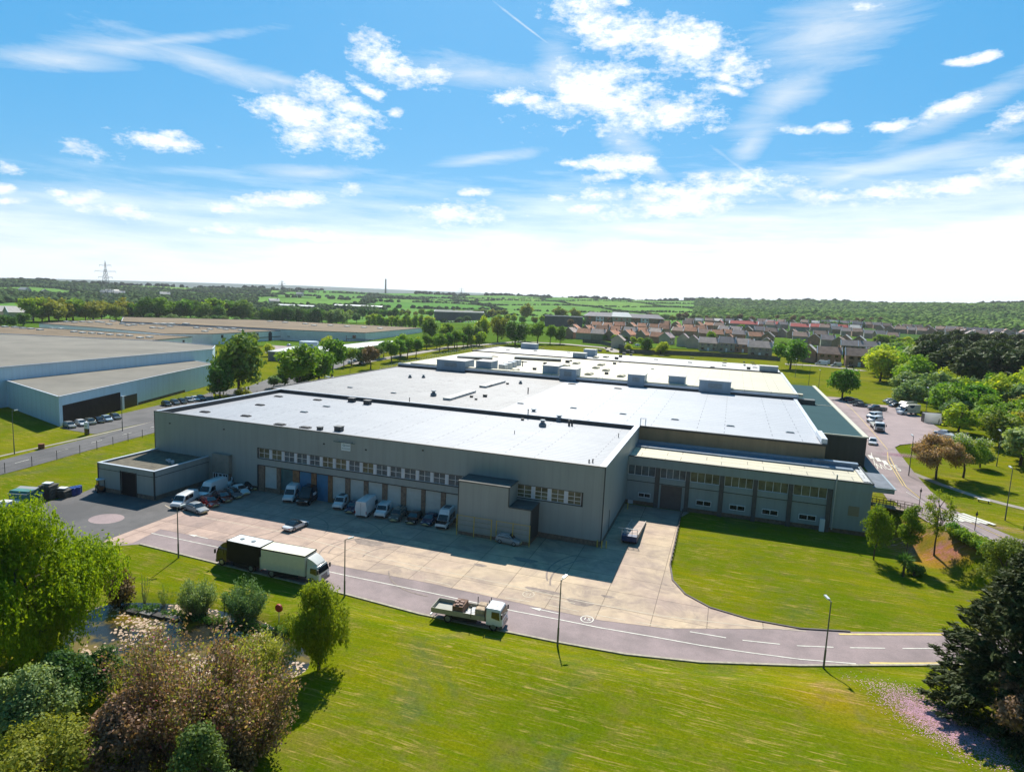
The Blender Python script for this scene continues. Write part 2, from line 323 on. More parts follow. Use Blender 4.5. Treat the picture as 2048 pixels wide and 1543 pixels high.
def dense(pl, step=2.0):
    out = []
    for a, b in zip(pl, pl[1:]):
        a = Vector(a); b = Vector(b); n = max(1, int((b-a).length/step))
        out += [a+(b-a)*k/n for k in range(n)]
    return out+[Vector(pl[-1])]
P0 = lambda L: [at(*p) for p in L]
PO = lambda L: [on(*p) for p in L]

def road_mat(name, a, b2, sc=.35, cracks=True):
    m, nt, b = nodes(name); b.inputs['Roughness'].default_value = .85; f = noise(nt, sc, 6, .7); g = noise(nt, 6, 4, .8); pt = noise(nt, .09, 4, .6)
    c1 = mixc(nt, ramp(nt, f, .3, .7), a, b2); c1 = mixc(nt, ramp(nt, pt, .48, .62, 0, .7), c1, [x*.72 for x in b2])
    c1 = mixc(nt, ramp(nt, g, .2, .8), mixc(nt, 1., c1, (.78, .78, .78), 'MULTIPLY'), mixc(nt, 1., c1, (1.2, 1.2, 1.2), 'MULTIPLY'))
    nt.links.new(c1, b.inputs['Base Color']); bumpn(nt, b, g, .25, .02); return m
def slab_mat():
    m, nt, b = nodes('concrete_slabs'); b.inputs['Roughness'].default_value = .8
    pos = N(nt, 'ShaderNodeNewGeometry').outputs['Position']
    br = N(nt, 'ShaderNodeTexBrick', offset=.0, squash=1.0, ins={'Scale': 1., 'Mortar Size': .05, 'Brick Width': 6.1, 'Row Height': 4.6, 'Color1': (1.08, 1.06, 1.02, 1), 'Color2': (.86, .85, .86, 1), 'Mortar': (.45, .43, .4, 1)}); nt.links.new(pos, br.inputs['Vector'])
    f = noise(nt, .5, 7, .72); g = noise(nt, 4, 5, .8); big = noise(nt, .06, 4, .6); stx = noise(nt, .16, 6, .75, dist=1.2)
    sx = N(nt, 'ShaderNodeSeparateXYZ'); nt.links.new(pos, sx.inputs[0])
    c1 = mixc(nt, ramp(nt, sx.outputs[0], -66, -36), (.45, .32, .265), (.51, .395, .27))
    c1 = mixc(nt, ramp(nt, big, .42, .66), c1, (.37, .27, .23))
    c1 = mixc(nt, ramp(nt, f, .3, .72), mixc(nt, 1., c1, (1.14, 1.14, 1.12), 'MULTIPLY'), mixc(nt, 1., c1, (.74, .72, .72), 'MULTIPLY'))
    c1 = mixc(nt, ramp(nt, stx, .48, .66, 0, .7), c1, (.22, .165, .145))
    c1 = mixc(nt, 1., c1, br.outputs['Color'], 'MULTIPLY')
    c1 = mixc(nt, ramp(nt, g, .2, .8), mixc(nt, 1., c1, (.84, .84, .84), 'MULTIPLY'), mixc(nt, 1., c1, (1.14, 1.14, 1.14), 'MULTIPLY'))
    nt.links.new(c1, b.inputs['Base Color']); bumpn(nt, b, g, .2, .02); return m
m_road = road_mat('asphalt', (.31, .236, .232), (.215, .168, .166)); m_road2 = road_mat('asphalt_grey', (.12, .113, .112), (.078, .076, .078)); m_slab = slab_mat()
m_park = road_mat('car_park_asphalt', (.34, .255, .25), (.26, .2, .2)); m_path = road_mat('path_concrete', (.33, .29, .24), (.24, .21, .18))
m_line = M('road_paint', (.62, .60, .52), .7, nz=(1.5, .25)); m_yel = M('yellow_paint', (.62, .45, .13), .7, nz=(1.5, .3)); m_fade = M('faded_paint', (.50, .43, .32), .8, nz=(1.2, .2)); m_kerb = M('kerb_stone', (.36, .32, .24), .85, nz=(2, .3)); m_kerbd = M('dark_kerb', (.13, .11, .10), .9, nz=(2, .3))

low = P0([(2130, 1322), (2040, 1325), (1840, 1330), (1600, 1331), (1400, 1324), (1250, 1308), (1115, 1284), (840, 1228), (690, 1188), (440, 1128), (280, 1088), (215, 1092), (120, 1112), (0, 1150), (-60, 1180)])
yard_edge = P0([(1360, 1035), (1350, 1085), (1340, 1130), (1345, 1160), (1370, 1188), (1420, 1215), (1500, 1239), (1600, 1257), (1700, 1263), (2130, 1266)])
low = [Vector((112, low[0].y, 0))]+low; yard_edge = yard_edge+[Vector((112, yard_edge[-1].y, 0))]
yard = P0([(-60, 1045), (0, 1028), (165, 985), (226, 958)]) + [Vector((-100, 96, 0)), Vector((-86, 96, 0)), Vector((-86, 92.4, 0)), Vector((-16, 92.4, 0)), Vector((-16, 115.3, 0)), Vector((-4.6, 115.3, 0))] + yard_edge + low
struct(sheet('road', yard, .02, m_road, flat=True))
grey = P0([(-60, 1045), (0, 1028), (165, 985), (226, 958)]) + [Vector((-100, 96, 0)), Vector((-86, 96, 0)), Vector((-86, 92.4, 0))] + P0([(470, 985), (385, 1014), (345, 1030), (205, 1083), (215, 1092), (120, 1112), (0, 1150), (-60, 1180)])
struct(sheet('service_yard', grey, .028, m_road2, flat=True))
conc = P0([(205, 1083), (345, 1030), (385, 1014), (470, 985)]) + [Vector((-86, 92.4, 0)), Vector((-16, 92.4, 0)), Vector((-16, 115.3, 0)), Vector((-4.7, 115.3, 0))] + P0([(1359, 1036), (1349, 1085), (1339, 1130), (1344, 1161), (1369, 1189), (1419, 1216), (1500, 1240), (1600, 1258), (1330, 1256), (1200, 1240), (1100, 1219), (860, 1166), (640, 1124), (470, 1087), (321, 1058), (265, 1086), (215, 1092)])
struct(sheet('yard', conc, .036, m_slab, flat=True))
dr = MB(); q = at(213, 1037); dr.poly([(q.x+2.6*math.cos(t), q.y+2.2*math.sin(t), .034) for t in np.arange(0, 6.28, .3)]); struct(dr.build('yard_patch', m_park))
# painted lines
ln = MB(); Z = .045
for L in ([(303, 1066), (435, 1094), (560, 1121), (690, 1150), (860, 1185), (1030, 1222), (1115, 1238), (1200, 1255), (1300, 1272), (1400, 1290), (1500, 1305), (1600, 1318), (1712, 1327)], [(1380, 1263), (1452, 1275)], [(1485, 1280), (1560, 1288)], [(1594, 1291), (1667, 1294)], [(1700, 1295), (1770, 1296)], [(1805, 1296.5), (1870, 1296.5)], [(1081, 1219), (1118, 1227)], [(392, 1071.5), (416, 1077)]):
    strip_into(ln, P0(L), .16, Z)
for tip, base in (((1059, 1214.5), (1081, 1219)), ((376, 1068.5), (392, 1071.5))):
    a, b = at(*tip), at(*base); d = (b-a).normalized(); n = Vector((-d.y, d.x, 0))*.33; ln.poly([(a.x, a.y, Z), (b.x-n.x, b.y-n.y, Z), (b.x+n.x, b.y+n.y, Z)])
struct(ln.build('road_lines', m_line))
fl = MB()
for L in ([(400, 1033), (560, 1063), (760, 1116), (1010, 1168), (1160, 1202), (1320, 1231), (1500, 1252), (1612, 1262)], [(700, 1094), (745, 1104)], [(790, 1130), (840, 1142)], [(850, 1158), (900, 1170)], [(925, 1178), (985, 1190)], [(1010, 1195), (1060, 1203)], [(1095, 1195), (1150, 1206)], [(1098, 1210), (1157, 1222)], [(1190, 1229), (1250, 1240)], [(1270, 1243), (1347, 1257)], [(330, 1010), (345, 1019)]):
    strip_into(fl, dense(P0(L), 4), .13, Z)
struct(fl.build('faded_lines', m_fade))
tm = MB(); rs = random.Random(4)
for px, py, r, a0, a1 in ((720, 1106, 5.5, 1.8, 3.9), (745, 1106, 6.0, 1.7, 3.6), (790, 1118, 4.5, 1.9, 3.4), (560, 1058, 7, .2, 1.5), (640, 1075, 9, .6, 1.9), (900, 1140, 8, 3.6, 4.8), (1230, 1160, 9, 2.4, 3.6), (1250, 1175, 9.6, 2.3, 3.5), (480, 1040, 8, 5.2, 6.4)):
    c_ = at(px, py); strip_into(tm, [Vector((c_.x+r*math.cos(a0+(a1-a0)*i/16), c_.y+r*math.sin(a0+(a1-a0)*i/16), 0)) for i in range(17)], .16+.1*rs.random(), .042)
for px, py, w_, h_ in ((735, 1085, 2.2, 1.2), (770, 1082, 1.2, .8), (1160, 1205, 1.6, 1.0), (1085, 1182, 2.2, .7), (960, 1130, .9, .5), (1215, 1193, .8, .4), (845, 1038, 1.4, .8), (700, 1063, 1.5, .6), (1050, 1120, 1.7, .8)):
    c_ = at(px, py); tm.poly([(c_.x+w_*math.cos(t)*(1+.25*math.sin(3*t)), c_.y+h_*math.sin(t)*(1+.2*math.cos(2*t)), .0415) for t in np.arange(0, 6.28, .5)])
struct(tm.build('tyre_marks', M('tyre_mark', (.24, .19, .16), .9, nz=(1.2, .35))))
yl = MB()
for L in ([(1678, 1268), (1760, 1268.5), (1900, 1269)], [(1740, 1325.5), (1800, 1326.5), (1900, 1326)]): strip_into(yl, P0(L), .32, Z)
struct(yl.build('yellow_lines', m_yel))
def text_mesh(name, body, size, loc, rot, mat, ext=0.0, rx=0, sx=1., align='CENTER'):
    cu = bpy.data.curves.new(name, 'FONT'); cu.body = body; cu.size = size; cu.align_x = align; cu.align_y = 'CENTER'; cu.extrude = ext; cu.resolution_u = 3
    t = bpy.data.objects.new(name, cu); col.objects.link(t); bpy.context.view_layer.update()
    me = bpy.data.meshes.new_from_object(t); bpy.data.objects.remove(t); me.materials.append(mat)
    o = bpy.data.objects.new(name, me); col.objects.link(o); o.location = loc; o.rotation_euler = (rx, 0, rot); o.scale = (sx, 1, 1); return o
for px, py, rot, mt in ((1174, 1238, 0, m_line), (1057, 1188, math.pi, m_fade)):
    q = at(px, py); mb = MB(); k = 28
    for i in range(k):
        a, b = 2*math.pi*i/k, 2*math.pi*(i+1)/k
        mb.poly([(q.x+r*math.cos(t)*.95, q.y+r*math.sin(t)*1.1, Z+.001) for r, t in ((.68, a), (.80, a), (.80, b), (.68, b))])
    struct(mb.build('road_roundel', mt)); struct(text_mesh('road_number', '15', .95, (q.x, q.y, Z+.001), rot, mt))
kb = MB(); kp = dense(low[1:12], 3)
def kerb(mb, pl, w, h, zb=0.0, terr=False):
    L, Rr = strip_pts(pl, w)
    for i in range(len(pl)-1):
        r = []
        for j in (i, i+1):
            g = float(T(pl[j][0], pl[j][1])) if terr else zb
            r.append([(L[j].x, L[j].y, g-.1), (Rr[j].x, Rr[j].y, g-.1), (Rr[j].x, Rr[j].y, g+h), (L[j].x, L[j].y, g+h)])
        mb.loft(r)
kerb(kb, kp, .3, .12); struct(kb.build('kerb', m_kerb))
kb = MB(); kerb(kb, dense(yard_edge[:-2], 1.5), .22, .14); struct(kb.build('kerb', m_kerbd))
# road by the left boundary and the blue warehouse forecourt
lr = PO([(-200, 985), (0, 935), (160, 892), (300, 856), (420, 822), (520, 790), (600, 772)])
L_, R_ = strip_pts(lr, 9.0); struct(sheet('side_road', [tuple(p) for p in L_]+[tuple(p) for p in R_[::-1]], .05, m_road2))
ln = MB(); dd = dense(lr, 3.0)
for i in range(0, len(dd)-1, 3): strip_into(ln, dd[i:i+2], .14, None)
struct(ln.build('road_lines', m_line))
struct(sheet('forecourt', [tuple(p) for p in PO([(120, 856), (150, 862), (190, 868), (260, 852), (330, 838), (430, 805), (425, 785)])], .06, m_road2))
kb = MB(); kerb(kb, dense(PO([(-150, 948), (0, 912), (160, 877), (330, 838)]), 4), .9, .04, terr=True); struct(kb.build('verge', m_path))
sh_ = sheet('upper_road', [(27.7, 124), (34, 124), (36, 150), (37, 200), (40, 246), (27.95, 246)], .105, m_road, 1.5); struct(sh_)
# upper road and car park on the right
ur = PO([(2160, 1132), (1995, 1083), (1915, 1048), (1850, 1014), (1808, 976), (1782, 942), (1758, 905), (1735, 870), (1706, 833), (1683, 806)])
L_, R_ = strip_pts(ur, 8.4); struct(sheet('upper_road', [tuple(p) for p in L_]+[tuple(p) for p in R_[::-1]], .12, m_road, 1.5))
struct(sheet('car_park', [tuple(p) for p in PO([(1664, 800), (1700, 806), (1795, 812), (1850, 838), (1886, 862), (1905, 880), (1850, 885), (1800, 890), (1770, 905), (1745, 880), (1715, 845)])], .14, m_park, 2.0))
ln = MB()
def thin(L, w, mb): strip_into(mb, dense(PO(L), 1.5), w, None, .19)
for s_ in ([(1742, 906), (1744, 914)], [(1747, 920), (1750, 932)], [(1753, 938), (1761, 952)]): thin(s_, .14, ln)
for k in range(7):     # hatched bars before the junction
    thin([(1876+k*9.5, 1034-k*1.2), (1912+k*15.5, 1043+k*1.6)], .75, ln) if k < 6 else None
thin([(1812, 985), (1905, 1040), (2000, 1088)], .12, ln)
struct(ln.build('road_lines', m_line))
ylm = MB()
for s_ in ([(1780, 915), (1794, 945), (1812, 975), (1840, 998)], [(1775, 905), (1776, 922), (1792, 950), (1806, 973)], [(1690, 806), (1722, 838), (1752, 872), (1775, 900)], [(1858, 1008), (1930, 1042), (2010, 1078)]): thin(s_, .13, ylm)
struct(ylm.build('yellow_lines', m_yel))
q = on(1774, 934); tx = text_mesh('road_writing', 'SLOW', 1.5, (0, 0, 0), 0, m_line)
for v in tx.data.vertices:
    a_, b2_ = -v.co.x*1.05, -v.co.y*4.6; v.co = (q.x+a_, q.y+b2_, float(T(q.x+a_, q.y+b2_))+.18)
struct(tx)
ln = MB()
for px, py in ((1742, 915), (1756, 920), (1770, 926)):
    q = on(px, py); ln.poly([(q.x+a, q.y+b, float(T(q.x+a, q.y+b))+.18) for a, b in ((-.42, -1.7), (.42, -1.7), (.42, 1.7), (-.42, 1.7))])
struct(ln.build('road_squares', m_line))
L_, R_ = strip_pts(PO([(1788, 932), (1830, 948), (1880, 968), (1950, 992), (2010, 1008), (2100, 1030)]), 1.6); struct(sheet('path', [tuple(p) for p in L_]+[tuple(p) for p in R_[::-1]], .05, m_path, 2.))
kb = MB(); kerb(kb, dense(PO([(1778, 918), (1792, 948), (1812, 975), (1850, 1003), (1930, 1040), (2040, 1090)]), 2), .25, .13, terr=True); struct(kb.build('kerb', m_kerbd))
# far estate road
L_, R_ = strip_pts(PO([(700, 728), (800, 712), (900, 694), (960, 690), (1040, 683), (1130, 688), (1215, 696), (1235, 705)]), 7); struct(sheet('estate_road', [tuple(p) for p in L_]+[tuple(p) for p in R_[::-1]], .15, m_path, 6))
L_, R_ = strip_pts(PO([(1570, 728), (1640, 732), (1700, 738), (1725, 742)]), 6); struct(sheet('estate_road', [tuple(p) for p in L_]+[tuple(p) for p in R_[::-1]], .15, m_path, 6))
L_, R_ = strip_pts(PO([(450, 790), (540, 775), (610, 745), (680, 722), (760, 700)]), 16); struct(sheet('car_park', [tuple(p) for p in L_]+[tuple(p) for p in R_[::-1]], .08, m_road2, 6))
struct(sheet('car_park', [tuple(p) for p in PO([(540, 690), (640, 695), (640, 712), (530, 706)])], .1, m_park, 8))
# pond
def water_mat():
    m, nt, b = nodes('pond_water'); b.inputs['Base Color'].default_value = (.028, .026, .010, 1); b.inputs['Roughness'].default_value = .16; b.inputs['Specular IOR Level'].default_value = .28; bumpn(nt, b, noise(nt, 2.5, 3), .12, .03); f = noise(nt, .35, 4)
    nt.links.new(mixc(nt, ramp(nt, f, .45, .6), (.02, .022, .018), (.16, .11, .008)), b.inputs['Base Color']); return m
pw = MB(); pw.poly([(-50+16.4*math.cos(t), 48.8+7.0*math.sin(t), -.22) for t in np.arange(0, 6.28, .2)]); struct(pw.build('pond', water_mat()))
rng = np.random.default_rng(3)
lp = MB()
for k in range(2600):
    t = rng.uniform(0, 6.28); r = math.sqrt(rng.uniform(0, 1))*.98; x, y = -50+15.8*r*math.cos(t), 48.8+6.6*r*math.sin(t)
    if math.sin(x*.55+1)+math.sin(y*.9+x*.3)+rng.normal()*.35 < .25: continue
    a = rng.uniform(.09, .2); t0 = rng.uniform(0, 6.28); lp.poly([(x+a*math.cos(t0+j*1.2), y+a*math.sin(t0+j*1.2), -.2+.03*math.sin(j+t0)) for j in range(5)])
def petals(label, px, py, rx, ry, rot, n, off, mat):
    p = on(px, py); mb = MB(); c_, s_ = math.cos(rot), math.sin(rot)
    for k in range(n):
        u, v = rng.normal()*rx*.5, rng.normal()*ry*.5; x, y = p.x+u*c_-v*s_, p.y+u*s_+v*c_; a = rng.uniform(.025, .06); t0 = rng.uniform(0, 6.28); z = float(T(x, y))+off
        mb.poly([(x+a*math.cos(t0+j*1.57), y+a*math.sin(t0+j*1.57), z+.02*(j % 2)) for j in range(4)])
    tag(mb.build('fallen_petals', mat), label, 'petals', kind='stuff')
m_pet = M('petal_pink', (.62, .36, .44), .8, nz=(3, .2))
petals('pale pink petals fallen thickly on the grass by the cypress', 1888, 1446, 5.8, 2.7, -.8, 9500, .03, m_pet); petals('pink petals fallen on the upper road under the cherry', 1800, 911, 4.2, 2.0, .15, 2600, .16, M('petal_rose', (.58, .30, .40), .8))
tag(lp.build('lily_pads', M('lily_pad', (.52, .36, .24), .5, nz=(3, .5))), 'pale lily pads floating in patches on the dark pond', 'lily pads', kind='stuff')
# ------------------------------------------------------------------ main works building
def clad_mat(name, c, amt=.1, rib=5.0, r=.5):
    m, nt, b = nodes(name); b.inputs['Roughness'].default_value = r
    pos = N(nt, 'ShaderNodeNewGeometry').outputs['Position']; sx = N(nt, 'ShaderNodeSeparateXYZ'); nt.links.new(pos, sx.inputs[0])
    s_ = N(nt, 'ShaderNodeMath', operation='ADD'); nt.links.new(sx.outputs[0], s_.inputs[0]); nt.links.new(sx.outputs[1], s_.inputs[1])
    mu = N(nt, 'ShaderNodeMath', operation='MULTIPLY', ins={1: rib}); nt.links.new(s_.outputs[0], mu.inputs[0]); si = N(nt, 'ShaderNodeMath', operation='SINE'); nt.links.new(mu.outputs[0], si.inputs[0])
    f = noise(nt, 1., 6, .7, stretch=(.6, .6, .06)); g = noise(nt, .12, 4, .6)
    c1 = mixc(nt, ramp(nt, f, .3, .7), [x*(1-amt) for x in c], [x*(1+amt) for x in c]); c1 = mixc(nt, ramp(nt, g, .4, .65, 0, .5), c1, [x*(1-amt) for x in c])
    c1 = mixc(nt, ramp(nt, si.outputs[0], .6, 1., 0, .16), c1, [x*.7 for x in c])
    nt.links.new(c1, b.inputs['Base Color']); bumpn(nt, b, si.outputs[0], .2, .03); return m
def roof_mat(name, c, c2, lines=True, rough=.42, patch=0., bw=14., rh=1.05):
    m, nt, b = nodes(name); b.inputs['Roughness'].default_value = rough
    pos = N(nt, 'ShaderNodeNewGeometry').outputs['Position']
    f = noise(nt, .09, 6, .7); g = noise(nt, .9, 6, .75); s = noise(nt, 1., 5, .7, stretch=(.12, .9, 1))
    c1 = mixc(nt, ramp(nt, f, .3, .7), c, c2); c1 = mixc(nt, ramp(nt, g, .5, .75, 0, .25), c1, [x*.72 for x in c2]); c1 = mixc(nt, ramp(nt, s, .55, .75, 0, .3), c1, [x*.8 for x in c2])
    if patch:
        p_ = noise(nt, 1., 5, .75, stretch=(.35, 1.3, 1)); p2 = noise(nt, .07, 4, .6)
        mm = N(nt, 'ShaderNodeMath', operation='MULTIPLY'); nt.links.new(ramp(nt, p_, .56, .64), mm.inputs[0]); nt.links.new(ramp(nt, p2, .38, .6), mm.inputs[1])
        c1 = mixc(nt, mm.outputs[0], c1, [x*(1-patch) for x in c2])
    if lines:
        b.inputs['Specular IOR Level'].default_value = .22
        br = N(nt, 'ShaderNodeTexBrick', offset=.37, ins={'Scale': 1., 'Mortar Size': .09, 'Mortar Smooth': .3, 'Brick Width': bw, 'Row Height': rh, 'Color1': (1, 1, 1, 1), 'Color2': (.95, .955, .965, 1), 'Mortar': (.42, .43, .46, 1)}); nt.links.new(pos, br.inputs['Vector'])
        c1 = mixc(nt, 1., c1, br.outputs['Color'], 'MULTIPLY')
    nt.links.new(c1, b.inputs['Base Color']); bumpn(nt, b, g, .12, .02); return m
m_clad = clad_mat('grey_cladding', (.30, .35, .352)); m_clad2 = clad_mat('annexe_cladding', (.28, .35, .38)); m_blue = clad_mat('blue_cladding', (.52, .70, .84), .08, 3.0)
m_trim = M('dark_trim', (.035, .04, .042), .5); m_brick = M('plinth_brick', (.20, .15, .115), .9, nz=(2.2, .35)); m_brown = clad_mat('brown_brick', (.26, .205, .125), .22, .0, .85)
m_white = M('white_frame', (.75, .77, .80), .5); m_wpanel = M('white_panel', (.62, .68, .76), .5, nz=(.8, .08))
m_glass = M('window_glass', (.10, .135, .16), .3, spec=.25, nz=(.6, .5)); m_glassy = M('window_glass_warm', (.15, .15, .095), .3, spec=.25, nz=(.5, .6)); m_glassd = M('dark_glass', (.012, .014, .018), .06, spec=.8)
m_coping = M('coping', (.56, .60, .66), .4, nz=(1, .1)); m_door = M('roller_door_grey', (.44, .51, .52), .5, nz=(.8, .1)); m_doorb = M('roller_door_blue', (.03, .18, .36), .5, nz=(.8, .15)); m_doort = M('door_teal', (.04, .13, .15), .4, nz=(.8, .3)); m_shut = M('shutter_brown', (.12, .10, .10), .6, nz=(1, .15))
m_rf1 = roof_mat('roof_white_blue', (.39, .40, .42), (.33, .34, .365), rough=.5); m_rf2 = roof_mat('roof_weathered', (.34, .33, .325), (.27, .26, .255), patch=.75, rough=.5, rh=1.0, bw=9); m_rf2b = roof_mat('roof_clean', (.44, .455, .48), (.39, .405, .435), rough=.5, rh=2.2)
m_rf3 = roof_mat('roof_cream', (.62, .57, .42), (.54, .49, .36), rough=.55, patch=.12, rh=2.5, bw=7); m_rf4 = roof_mat('roof_pale', (.56, .55, .52), (.5, .49, .47), rough=.55, rh=2.2); m_rfd = M('roof_felt_dark', (.085, .09, .085), .85, nz=(.8, .3)); m_teal = roof_mat('roof_teal', (.045, .095, .105), (.038, .08, .09), lines=False, rough=.9); m_teal.node_tree.nodes['Principled BSDF'].inputs['Specular IOR Level'].default_value = .03
m_steel = M('galvanised_steel', (.42, .47, .52), .4, .3, nz=(1, .15)); m_plant = clad_mat('plant_cladding', (.27, .36, .44), .12, 4.0); m_black = M('black_plastic', (.02, .02, .022), .5); m_ry = M('yellow_steel', (.55, .42, .08), .5); m_dkwall = clad_mat('dark_green_cladding', (.055, .068, .062), .15, 4.)
m_louv = M('louvre_grey', (.22, .27, .30), .5, nz=(2, .2))

def windowset(parent, x0, x1, z0, z1, y, cols=2, split=(.5,), glass=None, fr=.07, axis='y', name='window'):
    """one window: white frame as the part, panes as its sub-part"""
    mb = MB(); g = MB()
    def bx(m_, a0, a1, b0, b1, d0, d1):
        if axis == 'y': m_.box(a0, a1, y+d0, y+d1, b0, b1)
        else: m_.box(y+d0, y+d1, a0, a1, b0, b1)
    ws = [x0+(x1-x0)*k/cols for k in range(cols+1)]
    bx(mb, x0, x1, z0, z0+fr, 0, .12); bx(mb, x0, x1, z1-fr, z1, 0, .12)
    for k, a in enumerate(ws):
        a0 = a if k == 0 else a-fr/2 if k < cols else a-fr
        bx(mb, a0, a0+fr, z0+fr, z1-fr, .0, .12)
    for sp_ in split:
        zz = z0+(z1-z0)*sp_
        for k in range(cols): bx(mb, ws[k]+fr, ws[k+1]-fr, zz-fr/2, zz+fr/2, .01, .11)
    bx(g, x0+.02, x1-.02, z0+.02, z1-.02, .06, .09)
    f = mb.build(name, m_white, parent); g.build('pane', glass or m_glass, f); return f

ORD = ['', 'first', 'second', 'third', 'fourth', 'fifth', 'sixth', 'seventh', 'eighth', 'ninth', 'tenth', 'eleventh', 'twelfth', 'thirteenth', 'fourteenth', 'fifteenth', 'sixteenth', 'seventeenth', 'eighteenth', 'nineteenth', 'twentieth']
ORD += ['twenty-'+o for o in ORD[1:10]] + ['thirtieth'] + ['thirty-'+o for o in ORD[1:10]] + ['fortieth'] + ['forty-'+o for o in ORD[1:10]]
X0, X1, YF, YB, ZR = -101.6, -15.95, 92.1, 128.0, 12.25
wh = thing('warehouse', 'large grey clad warehouse with a long strip of windows above a row of loading doors', 'warehouse', (X0, YF, 0))
b = MB(); b.box(X0+.3, X1-.3, YF+.45, YB-.02, 0, 11.3)
b.build('core', m_brick, wh)
b = MB()
b.box(X0, X1, YF, YF+.35, 7.95, 12.15); b.box(X0, -77.9, YF, YF+.35, .9, 7.95); b.box(-77.9, -38.6, YF, YF+.35, 4.9, 6.05)
b.box(-38.6, -29.4, YF, YF+.35, .9, 7.95); b.box(-19.1, X1, YF, YF+.35, .9, 7.95); b.box(-29.4, -19.1, YF, YF+.35, .9, 5.85)
b.box(X1-.35, X1, YF+.35, YB, .9, 12.15); b.box(X0, X0+.35, YF+.35, YB, .5, 12.15); b.box(X0+.35, X1-.35, YB-.3, YB, 10, 12.15)
b.build('wall', m_clad, wh)
b = MB(); b.box(X0+.1, -77.9, YF+.08, YF+.44, 0, .9); b.box(-29.4, X1-.1, YF+.08, YF+.44, 0, .9); b.box(X1-.44, X1-.08, YF+.44, YB, 0, .9); b.box(X0+.1, -38, YF+.3, YF+.445, 0, .9); b.build('plinth', m_brick, wh)
b = MB(); b.box(X0-.06, X1+.06, YF-.06, YF+.4, 12.15, 12.27); b.box(X0-.05, X0+.05, YF-.05, YF+.1, .9, 12.15); b.box(X1-.07, X1+.07, YF-.07, YF+.08, .6, 12.15)
b.box(-77.95, -38.3, YF-.04, YF+.2, 6.0, 6.13); b.box(-78, -38.3, YF-.04, YF+.2, 4.78, 4.92); b.box(-78.02, -77.86, YF-.04, YF+.3, 6.13, 7.95); b.box(-29.4, -19, YF-.04, YF+.2, 5.8, 5.9); b.box(-19.15, -19.02, YF-.04, YF+.2, 5.9, 7.95); b.box(-78, -19, YF-.03, YF+.2, 7.9, 7.98)
b.box(-78.1, -77.85, YF-.03, YF+.3, 0, 4.8); b.box(X1-.02, X1+.05, YF+6, YF+6.1, .5, 4)
b.build('trim', m_trim, wh)
b = MB(); b.box(X1-.95, X1+.06, YF+.4, YB, 12.15, 12.26); b.box(X0-.06, X0+.45, YF+.4, YB, 12.15, 12.27); b.box(X0+.45, X1-.95, YB-.35, YB+.05, 12.15, 12.25); b.build('coping', m_coping, wh)
b = MB(); b.box(X0+.35, X1-1.0, YF+.41, YB-.3, 11.25, 11.42); b.box(X0+.36, X1-1., YF+.42, YF+3.2, 11.42, 12.05); rf = b.build('roof', m_rf1, wh)
# slope the front strip of the roof up to the eaves
for v in rf.data.vertices:
    if v.co.z > 11.9 and v.co.y > 2: v.co.z -= .55
b = MB(); b.box(X0+.36, X0+.42, YF+.5, YB-.3, 11.42, 12.14); b.box(X0+.4, X1-1., YB-.36, YB-.3, 11.42, 12.14); b.box(X1-1.06, X1-1., YF+.5, YB-.3, 11.42, 12.12); b.build('parapet_lining', m_trim, wh)
px_ = -75.45
xs = [-77.85]+[-75.3+2.617*k for k in range(14)]+[-38.6]
for k in range(15):
    a, c_ = xs[k]+(.25 if k else 0), xs[k+1]-(.25 if k < 14 else 0)
    windowset(wh, a, c_, 6.13, 7.9, YF+.16, 2, (.52,), m_glassy if k in (0, 1, 5, 6, 8) else m_glass)
    if k: 
        pb = MB(); pb.box(xs[k]-.25, xs[k]+.25, YF+.1, YF+.3, 6.13, 7.9); pb.build('mullion_panel', m_wpanel, wh)
for k in range(4):
    a = -29.4+2.58*k; windowset(wh, a+(.25 if k else 0), a+2.33, 5.9, 7.9, YF+.16, 2, (.3, .62), m_glassy)
    if k: pb = MB(); pb.box(a-.25, a+.25, YF+.1, YF+.3, 5.9, 7.9); pb.build('mullion_panel', m_wpanel, wh)
dx = [(-76.6, -74.0), (-73.2, -70.6), (-69.3, -66.8), (-65.8, -63.4), (-62.6, -60.0), (-59.1, -56.4), (-55.6, -52.9), (-52.0, -49.4), (-48.5, -45.7), (-45.0, -42.2), (-41.4, -38.7)]
last = -77.85
for k, (a, c_) in enumerate(dx):
    pb = MB(); pb.box(last, a, YF+.06, YF+.43, 0, 4.8); pb.build('brick_pier', m_brick if k not in (2, 3, 4) else M('pier_orange', (.22, .13, .07), .9, nz=(2, .3)), wh); last = c_
    db = MB(); db.box(a+.02, c_-.02, YF+.26, YF+.4, .0 if k in (2, 3) else .85, 4.78)
    for j in range(1, 6): db.box(a+.04, c_-.04, YF+.235, YF+.262, .9+j*.65, .93+j*.65)
    db.build('loading_door', m_doort if k == 1 else m_doorb if k in (2, 3) else m_door, wh)
    if k not in (2, 3): pb = MB(); pb.box(a, c_, YF+.22, YF+.42, 0, .84); pb.build('door_sill_wall', m_brick, wh)
